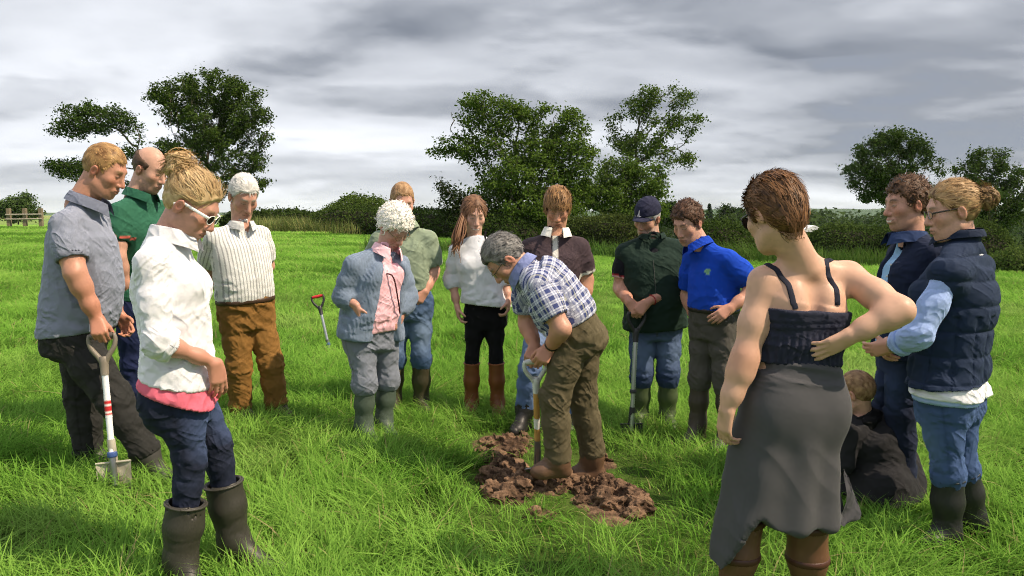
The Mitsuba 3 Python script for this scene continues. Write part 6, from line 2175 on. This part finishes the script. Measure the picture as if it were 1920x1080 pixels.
    q.cone(c[3] * 0.5 + c[2] * .5, c[6] - A(0, 0, 0.1), 0.05, 0.20, k=0.01, op='s')
    m = q.mesh(0.0075)
    V = m[0]
    N = vnormals(*m)
    dz = np.clip((c[0][2] - V[:, 2]) / 0.62, 0, 1)
    x = V - c[2]
    th = np.arctan2(x[:, 0], -x[:, 1])
    fold = np.sin(th * 7 + 2 * dz) * 0.012 * dz ** 1.2 + 0.010 * ridged(np.stack([x[:, 0] * 6 + 4 * x[:, 2], x[:, 1] * 4, x[:, 2] * 3], 1), 4) * np.clip(dz * 3, 0, 1)
    roll = 0.010 * ridged(np.stack([x[:, 0] * 3, x[:, 1] * 3, x[:, 2] * 26 + 4 * x[:, 0]], 1), 6) * np.clip((0.16 - dz) / 0.06, 0, 1)
    V = V + N * (fold + roll * 1.4)[:, None]
    p.parts.append(('skirt', (V, m[1]), 'mat_jersey', mottled(V, rgb(74, 74, 77), 0.08, 90, 3), None))
    # the loose corner of the skirt, hanging to the right
    base = [W(1583, 880, Y - .02), W(1586, 925, Y - .02), W(1575, 985, Y - .03)]
    tip = [W(1592, 900, Y + .02), W(1614, 962, Y + .03), W(1586, 985, Y + .01)]
    g = np.array([[b * (1 - k) + t * k + A(0, 0.012 * math.sin(k * 6 + i), 0) for k in np.linspace(0, 1, 8)] for i, (b, t) in enumerate(zip(spline(base, 9), spline(tip, 9)))])
    a = grid_mesh(g)
    b = (a[0] + A(0.002, 0.006, 0), a[1][:, ::-1])
    p.add('skirt>corner', join(a, b), 'mat_cloth', rgb(70, 70, 74))
    # boots
    p.boots(rgb(96, 66, 48), top=(0.80, 0.80), rad=(0.076, 0.070, 0.052), mud=0.1, h=0.0075, rim=False)
    for S in 'LR':
        kn, an = getattr(p, 'kn' + S), getattr(p, 'an' + S)
        d, a_, b_ = frame(an - kn)
        ang = np.linspace(0, 2 * np.pi, 25)
        for fr, r in ((0.24, 0.079), (0.56, 0.076)):
            cc = kn + (an - kn) * fr
            p.add('boot_strap', tube(cc + r * (np.cos(ang)[:, None] * a_ + np.sin(ang)[:, None] * b_) + d * 0.008 * np.sin(ang)[:, None], 0.012, 8, caps=False, up=d, flat=1.0) if False else
                  tube(cc + r * (np.cos(ang)[:, None] * a_ + np.sin(ang)[:, None] * b_) + d * 0.01 * np.sin(ang)[:, None], 0.0055, 8, caps=False, up=d, flat=2.4), 'mat_rubber', rgb(70, 40, 30))
    cap = p.cap(short_line(front=0.062, side=-0.012, nape=-0.10), thick=0.018, noise=0.006, extra=[((0, -0.07, -0.02), (0.066, 0.05, 0.06), 0.03)])
    fl = lambda q: np.stack([2 * q[:, 0], -0.9 + 0 * q[:, 1], -0.55 - 9 * np.clip(-q[:, 1], 0, .2)], 1)
    p.hair(cap, [p.strands(cap, 3700, 0.055, fl, lift=0.05, width=0.0032, seed=11, jit=0.10), p.strands(cap, 90, 0.04, fl, lift=0.4, width=0.003, seed=12, curl=.3)], (rgb(52, 33, 22), rgb(146, 104, 66)), capdark=0.7)
    p.glasses(rgb(18, 16, 18), rgb(12, 12, 14), r=0.022, thick=0.003, temple=0.003, lens='mat_dark_lens')
    return p, 'woman seen from behind in dark strappy top and grey skirt, hand on hip'


def boy_sitting():
    Y = 4.2
    p = Person(Y, dict(neck=(1617, 782), shL=(1586, 806, -.08), shR=(1660, 800, .09), elL=(1580, 868, -.10), wrL=(1568, 830, .12), elR=(1668, 868, .15), wrR=(1590, 850, .28),
                       hipL=(1640, 898, -.07), hipR=(1672, 896, .07), knL=(1585, 855, .10), anL=(1560, 915, .22), toeL=(1540, 925, .30), knR=(1610, 852, .28), anR=(1575, 905, .40), toeR=(1556, 915, .48), wai=(1664, 862), che=(1640, 822)),
               face=318, head=(1606, 738), hyaw=318, hpitch=12, h=0.011, hs=0.95, body=dict(chest=0.142, waist=0.140, hips=0.140, dep=0.105, arm=0.8, leg=0.8, sh=0.048, neck=0.042),
               headopt=dict(red=0.6, brow=(0.2, 0.13, 0.07), jaw=0.85, nose=0.75, chin=0.8))
    p.body(start=0.95)
    m, uv, arm, dep = p.top((1.95, 1.95), sleeve_r=1.25, loose=0.030, hem=p.pel - A(0, 0, 0.09), hem_n=(0, 0, -1), amp=0.009, seed=111, flare=0.085, seat=1.25)
    V = m[0]
    gz = G(V[:, 0], V[:, 1])
    V[:, 2] = np.maximum(V[:, 2], gz + 0.01)
    p.parts.append(('jacket', (V, m[1]), 'mat_cloth', mottled(V, rgb(40, 40, 43), 0.15, 30, 2), uv))
    p.collar(rgb(24, 24, 26), spread=60, fall=0.05, h_in=0.03, r0=0.058, open_=1.0)
    h = Sdf()
    b = p.neck - p.F * 0.055 - A(0, 0, .01)
    h.ell(b, (0.085, 0.04, 0.035), axes=np.stack([p.tR[-1], p.F, A(0, 0, 1)]), k=0.02)
    h.cone(b + p.tR[-1] * .06, p.neck + p.tR[-1] * .07 + p.F * .03, 0.026, 0.014, k=.02)
    h.cone(b - p.tR[-1] * .06, p.neck - p.tR[-1] * .07 + p.F * .03, 0.026, 0.014, k=.02)
    mm = h.mesh(0.007)
    p.add('jacket>hood', (mm[0] + vnormals(*mm) * (0.008 * ridged(mm[0] * 25, 3))[:, None], mm[1]), 'mat_cloth', rgb(25, 25, 27))
    p.trousers(rgb(34, 36, 44), waist=0.05, rad=(0.09, 0.085, 0.072, 0.068, 0.062), amp=0.008, seed=113)
    p.boots(rgb(30, 30, 32), top=(0.15, 0.15), rim=False, name='shoe', h=0.009)
    cap = p.cap(short_line(front=0.07, side=0.01, nape=-0.05), thick=0.008, noise=0.003)
    p.hair(cap, [p.strands(cap, 900, 0.016, back_flow, lift=0.35, width=0.004, seed=14)], (rgb(110, 80, 54), rgb(196, 158, 118)))
    return p, 'boy in black jacket sitting on the grass with his back to the camera'


def man_navy():
    p = Person(4.2, dict(neck=(1706, 446), shL=(1746, 480, -.14), shR=(1694, 476, .17), elL=(1770, 570, -.16), wrL=(1715, 625, -.12), elR=(1684, 565, .25), wrR=(1655, 630, .16),
                         hipL=(1702, 660, -.08), hipR=(1688, 656, .09), knL=(1688, 770, -.08), anL=(1694, 905, -.06), toeL=(1650, 925, -.1), knR=(1664, 765, .10), anR=(1660, 890, .12), toeR=(1618, 905, .1)),
               face=258, head=(1700, 386), hyaw=262, hpitch=6, h=0.011, hs=1.12, body=dict(arm=1.05),
               headopt=dict(red=0.8, brow=(0.1, 0.06, 0.04), smile=1.0, eye=0.3, skin=(0.495, 0.270, 0.197), stubble=(0.25, 0.17, 0.13), stub_w=0.25))
    p.body(start=0.95)
    m, uv, arm, dep = p.top((None, None), loose=0.012, hem=p.pel + A(0, 0, -.02), amp=0.008, seed=121, seat=1.0)
    p.parts.append(('t_shirt', m, 'mat_cloth', mottled(m[0], rgb(140, 178, 215), 0.05, 60, 2), uv))
    f = lambda i, u, o: p.front(i, u, o)
    m, uv, arm, dep = p.top((1.9, 1.9), sleeve_r=1.12, loose=0.032, hem=p.pel + A(0, 0, -0.03), amp=0.012, seed=122, seat=1.05, flare=0.015,
                            open_front=[(f(12, 0, .05), f(8, 0.0, .06), 0.06, 0.085), (f(8, 0.0, .06), f(0, 0.0, .08), 0.085, 0.10)])
    p.parts.append(('overshirt', m, 'mat_cloth', mottled(m[0], rgb(30, 38, 60), 0.08, 50, 3), uv))
    for i in (3.5, 5.3, 7.1, 8.6):
        c = f(i, -0.085, 0.040)
        b = trimesh.creation.icosphere(2, 0.006)
        p.add('overshirt>button', (b.vertices + c, b.faces), 'mat_gloss', rgb(200, 200, 205))
    p.collar(rgb(44, 60, 96), spread=55, fall=0.055, r0=0.070, open_=0.5, lean=0.22)
    p.trousers(rgb(32, 38, 58), waist=0.09, rad=(0.094, 0.088, 0.074, 0.070, 0.070), amp=0.010, seed=123, knee_fade=rgb(60, 76, 110))
    p.boots(rgb(40, 38, 36), top=(0.15, 0.15), rim=False, name='shoe', h=0.009)
    cap = p.cap(short_line(front=0.072, side=0.002, nape=-0.06), thick=0.018, noise=0.008, freq=60)
    p.hair(cap, [p.strands(cap, 1000, 0.036, back_flow, lift=0.4, width=0.0055, seed=15, curl=0.7, cfreq=110, jit=0.4)], (rgb(40, 27, 20), rgb(122, 90, 66)))
    g = [tube(np.stack([x + 0.020 * np.cos(a_), 0.052 + 0 * a_, 0.118 + 0.014 * np.sin(a_)], 1), 0.0018, 5, caps=False, up=(0, 1, 0)) for x in (-.03, .03) for a_ in [np.linspace(0, 2 * np.pi, 15)]]
    g += [tube([(x, 0.05, 0.118), (x * 1.35, -0.05, 0.085)], 0.0016, 5) for x in (-.055, .055)]
    p.add('glasses', p.in_head(join(*g)), 'mat_gloss', rgb(60, 60, 64))
    return p, 'smiling man in open navy overshirt and light blue t-shirt, standing behind the sitting boy'


def woman_vest():
    Y = 3.72
    p = Person(Y, dict(neck=(1806, 456), shL=(1778, 514, -.17), shR=(1828, 500, .16), elL=(1722, 628, -.20), wrL=(1672, 650, -.06), elR=(1745, 620, .26), wrR=(1662, 642, .10),
                       hipL=(1762, 752, -.09), hipR=(1788, 748, .09), knL=(1778, 880, -.10), anL=(1775, 1015, -.08), toeL=(1728, 1045, -.14), knR=(1804, 872, .07), anR=(1824, 1000, .10), toeR=(1781, 1015, .16)),
               face=292, head=(1786, 398), hyaw=278, hpitch=12, h=0.010, hs=1.12, female=True, body=dict(chest=0.158, waist=0.152, hips=0.172, dep=0.118, arm=0.88, leg=0.97, bust=0.5),
               headopt=dict(red=0.6, brow=(0.2, 0.13, 0.08)))
    p.body(handL=dict(d=(-.75, .45, -.25), n=(.25, .9, .1), curl=(35, 45, 25), size=0.94), handR=dict(d=(-.5, -.75, -.3), n=(.6, -.5, -.3), curl=(35, 45, 25), size=0.94), start=0.95)
    m, uv, arm, dep = p.top((1.62, 1.62), sleeve_r=1.08, loose=0.014, hem=p.pel + A(0, 0, .01), amp=0.012, seed=131, seat=1.1)
    p.parts.append(('shirt', m, 'mat_cloth', mottled(m[0], rgb(150, 172, 218), 0.05, 60, 2), uv))
    e = p.elL + (p.wrL - p.elL) * 0.60
    d, a, b = frame(p.wrL - p.elL)
    ang = np.linspace(0, 2 * np.pi, 30)
    for k in range(2):
        p.add('shirt>cuff', tube(e + d * 0.018 * k + (0.052 - .002 * k) * (np.cos(ang)[:, None] * a + np.sin(ang)[:, None] * b) + 0.004 * np.sin(ang * 4 + k)[:, None] * d, 0.012, 8, caps=False, up=d), 'mat_cloth', rgb(146, 168, 214))
    m, uv, arm, dep = p.top((None, None), loose=0.026, hem=W(1780, 738, Y), hem_n=(-.05, 0, -1), amp=0.010, seed=132, seat=1.15, flare=0.02)
    p.parts.append(('t_shirt', m, 'mat_cloth', mottled(m[0], rgb(214, 216, 222), 0.04, 60, 2), uv))
    m, uv, arm, dep = p.top((None, None), loose=0.052, hem=W(1780, 712, Y), hem_n=(.10, 0, -1), amp=0.005, seed=133, seat=1.1, flare=0.012, h=0.0075)
    V = m[0]
    N = vnormals(*m)
    zz = V[:, 2] - p.pel[2]
    uu = np.arctan2(((V - p.wai) * p.tR[6]).sum(1), ((V - p.wai) * p.tF[6]).sum(1)) * 0.16
    hq = np.abs(np.sin(np.pi * (zz + 0.3 * 0) / 0.115)) ** 0.45
    vq = np.abs(np.sin(np.pi * uu / 0.075)) ** 0.45
    qv = np.minimum(hq, np.where(zz > 0.42, 1, vq))
    V = V + N * (0.016 * (qv - 1))[:, None]
    col = mottled(V, rgb(34, 46, 68), 0.10, 50, 3)
    p.parts.append(('gilet', (V, m[1]), 'mat_cloth', col, uv))
    p.collar(rgb(30, 40, 60), spread=50, fall=0.035, h_in=0.06, r0=0.074, open_=0.8, lean=0.2, name='gilet_collar')
    p.trousers(rgb(60, 80, 118), waist=0.08, hem=(0.34, 0.34), rad=(0.090, 0.080, 0.066, 0.062, 0.054), loose=0.006, amp=0.010, seed=134, knee_fade=rgb(104, 128, 168), seat=1.1)
    p.boots(rgb(34, 34, 36), top=(0.90, 0.90), rad=(0.070, 0.068, 0.055), mud=0.3)
    cap = p.cap(lambda y, ax: np.interp(y, [-0.11, -0.03, -0.012, 0.02, 0.055, 0.082, 0.1], [-0.055, -0.05, 0.0, 0.012, 0.05, 0.078, 0.09]), thick=0.013, noise=0.003, extra=[((0, -0.145, 0.028), (0.046, 0.042, 0.044), 0.010)])
    flow = lambda q: A(0, -0.13, 0.03) - q
    lk = [p.strands(cap, 2800, 0.060, flow, lift=0.02, width=0.0032, seed=16, jit=0.05)]
    lk.append(p.coil((0, -0.150, 0.028), 0.042, (0.2, -1, 0.2), 34, 17, 0.0075))

    def tint(v, c):
        return lerp_c(c, c * 0.5, np.clip((-v[:, 1] - 0.09) / 0.03, 0, 1) * 0.8 + 0.5 * np.clip((0.02 - v[:, 2]) / 0.04, 0, 1))
    p.hair(cap, lk, (rgb(100, 70, 44), rgb(216, 180, 130)), tint=tint)
    p.glasses(rgb(60, 50, 44), None, r=0.018, thick=0.0015)
    c = p.elL + (p.wrL - p.elL) * 0.93
    p.add('bracelet', tube(c + 0.035 * (np.cos(ang)[:, None] * a + np.sin(ang)[:, None] * b), 0.004, 6, caps=False, up=d), 'mat_gloss', rgb(150, 135, 110))
    return p, 'woman in quilted navy gilet, pale blue shirt and jeans, hair tied in a low bun'
# ------------------------------------------------------------------ clothes with a woven pattern
def plaid(p, n, uv):
    u, v = uv.x, uv.y

    def band(x, per, w):
        t = x / per - dr.floor(x / per)
        return dr.select(dr.abs(t - 0.5) < w, 1.0, 0.0)
    a, b = band(u, 0.044, 0.27), band(v, 0.044, 0.27)
    la, lb = band(u + 0.022, 0.044, 0.05), band(v + 0.022, 0.044, 0.05)
    yl = band(u + 0.022, 0.088, 0.03)
    c = mikit.mix((0.58, 0.60, 0.68), (0.035, 0.05, 0.16), (a + b) * 0.485)
    c = mikit.mix(c, (0.05, 0.07, 0.2), dr.maximum(la, lb) * 0.5)
    c = mikit.mix(c, (0.5, 0.5, 0.35), yl * 0.5)
    return c * (0.92 + 0.16 * mikit.noise(u * 600, v * 600))


def stripes(p, n, uv):
    t = uv.x / 0.021 - dr.floor(uv.x / 0.021)
    s = mikit.smoothstep(0.14, 0.20, dr.abs(t - 0.5))
    c = mikit.mix((0.36, 0.37, 0.37), (0.68, 0.69, 0.68), s)
    k = mikit.smoothstep(0.004, 0.006, dr.abs(uv.x + 0.016))
    return mikit.mix(c * 0.75, c, k) * (0.94 + 0.12 * mikit.noise(uv.x * 500, uv.y * 500))


mat('mat_plaid', two(principled(mikit.proc(plaid), rough=0.9, spec=0.15)))
mat('mat_stripes', two(principled(mikit.proc(stripes), rough=0.9, spec=0.15)))

PEOPLE = [man_grey, woman_white, man_green, man_old, woman_old, man_sage, woman_young, man_brown, man_plaid, man_cap, man_blue, woman_dress, boy_sitting, man_navy, woman_vest]
WHO = {}
with ThreadPoolExecutor(4) as ex:
    for f_, (p_, label_) in zip(PEOPLE, ex.map(lambda f: f(), PEOPLE)):
        emit('person', p_, label_)
        WHO[f_.__name__] = p_


# ------------------------------------------------------------------ spades
def palm(wr, d, n, k=0.028):
    d = nrm(d)
    n = nrm(n - d * (n @ d))
    return wr + d * 0.088 + n * k


def spade(label, grip, tip, side, handle, gripc, segs, blade, blade_w=0.17, blade_l=0.26, ring=None, sticker=None, material='mat_rubber'):
    """grip: middle of the handle's bar; tip: the point of the blade; segs: [(from, to, radius, colour, material)] along the shaft as fractions."""
    key = numbered('spade')
    grip, tip = np.asarray(grip, float), np.asarray(tip, float)
    a = nrm(tip - grip)
    s = nrm(side - a * (np.asarray(side) @ a))
    f = np.cross(s, a)
    L = np.linalg.norm(tip - grip)
    P = lambda x, y, z=0.0: grip + s * x + a * y + f * z
    put(f'{key}__grip', tube([P(-0.055, 0), P(-0.02, 0), P(0.02, 0), P(0.055, 0)], [0.0145, 0.0165, 0.0165, 0.0145], 12, up=a), material, True, gripc)
    arms = [tube(spline([P(x * 0.058, -0.008), P(x * 0.064, 0.02), P(x * 0.055, 0.06), P(x * 0.025, 0.105), P(x * 0.008, 0.135)], 14), np.interp(np.linspace(0, 1, 14), [0, .3, 1], [0.010, 0.0115, 0.014]), 10, up=f) for x in (-1, 1)]
    sock = tube([P(0, 0.105), P(0, 0.14), P(0, 0.20)], [0.020, 0.022, 0.019], 14)
    put(f'{key}__handle', join(*arms, sock), material, True, handle)
    for t0, t1, r, c, mm in segs:
        y0, y1 = 0.19 + (L - 0.19) * t0, 0.19 + (L - 0.19) * t1
        m = tube([P(0, y0), P(0, y0 + (y1 - y0) * .5), P(0, y1)], r, 14)
        put(f'{key}__shaft', m, mm, True, mottled(m[0], c, 0.15, 40))
    if ring:
        y = 0.19 + (L - 0.19) * ring[0]
        put(f'{key}__collar', tube([P(0, y - 0.014), P(0, y - .010), P(0, y + 0.010), P(0, y + .014)], [0.019, 0.024, 0.024, 0.019], 14), 'mat_rubber', True, ring[1])
    if sticker:
        y = 0.19 + (L - 0.19) * sticker[0]
        ang = np.linspace(-1.9, 1.9, 15)
        g = np.array([[P(math.sin(t) * sticker[2], y + k, -math.cos(t) * sticker[2]) for t in ang] for k in np.linspace(-sticker[3], sticker[3], 13)])
        m = grid_mesh(g)
        col = np.repeat(np.array(sticker[1]), 15, axis=0) if len(sticker[1]) == 13 else np.tile(sticker[1], (len(m[0]), 1))
        put(f'{key}__label', m, 'mat_rubber', True, col)
    n, k = 9, 13
    rows = []
    for i, y in enumerate(np.linspace(0, 1, k)):
        hw = blade_w / 2 * (1 - 0.10 * y) * (1 if y < 0.86 else math.sqrt(max(0.25, 1 - ((y - 0.86) / 0.14) ** 2 * 0.75)))
        rows.append([P(x * hw, L - blade_l * (1 - y), 0.014 * (1 - x * x) - 0.012 * (1 - abs(x)) * 0 - 0.02 * (1 - y) * 0) for x in np.linspace(-1, 1, n)])
    g = np.array(rows)
    m1, m2 = grid_mesh(g), grid_mesh(g + f * 0.003)
    tread = tube([P(-blade_w / 2, L - blade_l, .002), P(blade_w / 2, L - blade_l, .002)], 0.006, 8)
    neck = tube([P(0, L - blade_l - 0.12), P(0, L - blade_l, 0.012), P(0, L - blade_l + 0.07, 0.016)], [0.020, 0.021, 0.009], 12)
    m = join(m1, (m2[0], m2[1][:, ::-1]), tread, neck)
    put(f'{key}__blade', m, blade[1], True, lerp_c(mottled(m[0], blade[0], 0.2, 25, 3), (0.12, 0.085, 0.05), np.clip(1.5 * (meshkit.fbm(m[0] * 22, 3, 8) - blade[2]), 0, 0.9)))
    tag(key, label, 'spade')


def spade_at(px, py, depth=0.10):
    g = on_ground(px, py)
    return g - A(0, 0, depth)


_p = WHO['man_grey']
_g = palm(_p.wrR, A(.35, -.45, -.8), A(-.1, .85, -.5), 0.030)
red_label = [rgb(235, 235, 235)] * 3 + [rgb(190, 40, 45)] * 2 + [rgb(235, 225, 225)] + [rgb(190, 40, 45)] * 3 + [rgb(235, 235, 230)] + [rgb(190, 40, 45)] + [rgb(235, 235, 235)] * 2
spade('white-shafted spade with blue collar held by the man in grey polo shirt', _g, spade_at(219, 930, 0.09), (1, .15, 0), rgb(120, 112, 100), rgb(95, 90, 84),
      [(0, 0.58, 0.0155, rgb(226, 228, 232), 'mat_rubber'), (0.58, 0.80, 0.0165, rgb(150, 152, 154), 'mat_steel')], (rgb(186, 180, 164), 'mat_rubber', 0.30), ring=(0.58, rgb(60, 84, 140)), sticker=(0.24, red_label, 0.0162, 0.055))
_p = WHO['man_plaid']
_c = (palm(_p.wrL, A(-.55, -.35, -.75), A(-.15, .9, -.4)) + palm(_p.wrR, A(-.30, -.65, -.65), A(.10, .75, -.62))) / 2
_t = on_ground(1011, 884)
spade('spade with white handle and wooden shaft pushed into the soil by the bending man', _c, _t - A(0, -.02, 0.20), (1, .25, 0), rgb(206, 208, 206), rgb(200, 202, 200),
      [(0, 0.42, 0.0175, rgb(196, 150, 84), 'mat_rubber'), (0.42, 0.68, 0.0185, rgb(150, 152, 154), 'mat_steel'), (0.68, 0.72, 0.0205, rgb(170, 40, 50), 'mat_rubber')], (rgb(160, 160, 160), 'mat_steel', 0.5),
      sticker=(0.27, rgb(228, 226, 220), 0.0181, 0.035))
_p = WHO['man_cap']
_c = (palm(_p.wrR, A(.45, -.35, -.7), A(.3, .7, -.6), .03) + palm(_p.wrL, A(-.6, -.25, -.6), A(-.3, .8, -.5), .03)) / 2
_t = on_ground(1182, 790)
spade('silver-shafted spade under the hands of the capped man', _c, A(_c[0] - .04, _c[1] - 0.05, G(_c[0], _c[1]) - 0.17), (1, .3, 0), rgb(40, 42, 44), rgb(34, 34, 36),
      [(0, 0.75, 0.016, rgb(190, 192, 196), 'mat_steel')], (rgb(44, 44, 46), 'mat_rubber', 0.6), ring=(0.42, rgb(50, 52, 56)))
_t = on_ground(622, 660)
spade('spade with red and black handle stuck alone in the grass', W(595, 556, _t[1] + .12), _t - A(-.03, 0, 0.24), (1, .1, 0), rgb(40, 40, 42), rgb(190, 40, 44),
      [(0, 0.62, 0.0155, rgb(186, 190, 194), 'mat_steel')], (rgb(120, 120, 120), 'mat_steel', 0.5), ring=(0.50, rgb(60, 84, 130)))
_t = on_ground(1560, 905)
spade('wooden-handled spade standing behind the hip of the woman in grey skirt', W(1576, 592, _t[1] + .05), _t - A(0, 0, 0.1), (1, .6, 0), rgb(186, 142, 78), rgb(180, 136, 72),
      [(0, 0.55, 0.0175, rgb(196, 154, 88), 'mat_rubber'), (0.55, 0.75, 0.0185, rgb(60, 60, 60), 'mat_steel')], (rgb(110, 110, 110), 'mat_steel', 0.5), sticker=(0.02, rgb(214, 190, 70), 0.0182, 0.03))
# ------------------------------------------------------------------ air
scene['air'] = {'type': 'homogeneous', 'albedo': {'type': 'rgb', 'value': [0.86, 0.93, 0.98]}, 'sigma_t': 0.00007}
scene['haze'] = {'type': 'cube', 'to_world': T().translate([0, 0, 30]).scale([8000, 8000, 75]), 'bsdf': {'type': 'null'}, 'interior': {'type': 'ref', 'id': 'air'}}
scene['camera']['medium'] = {'type': 'ref', 'id': 'air'}
tag('haze', 'thin summer haze over the far valley', 'haze', kind='stuff')
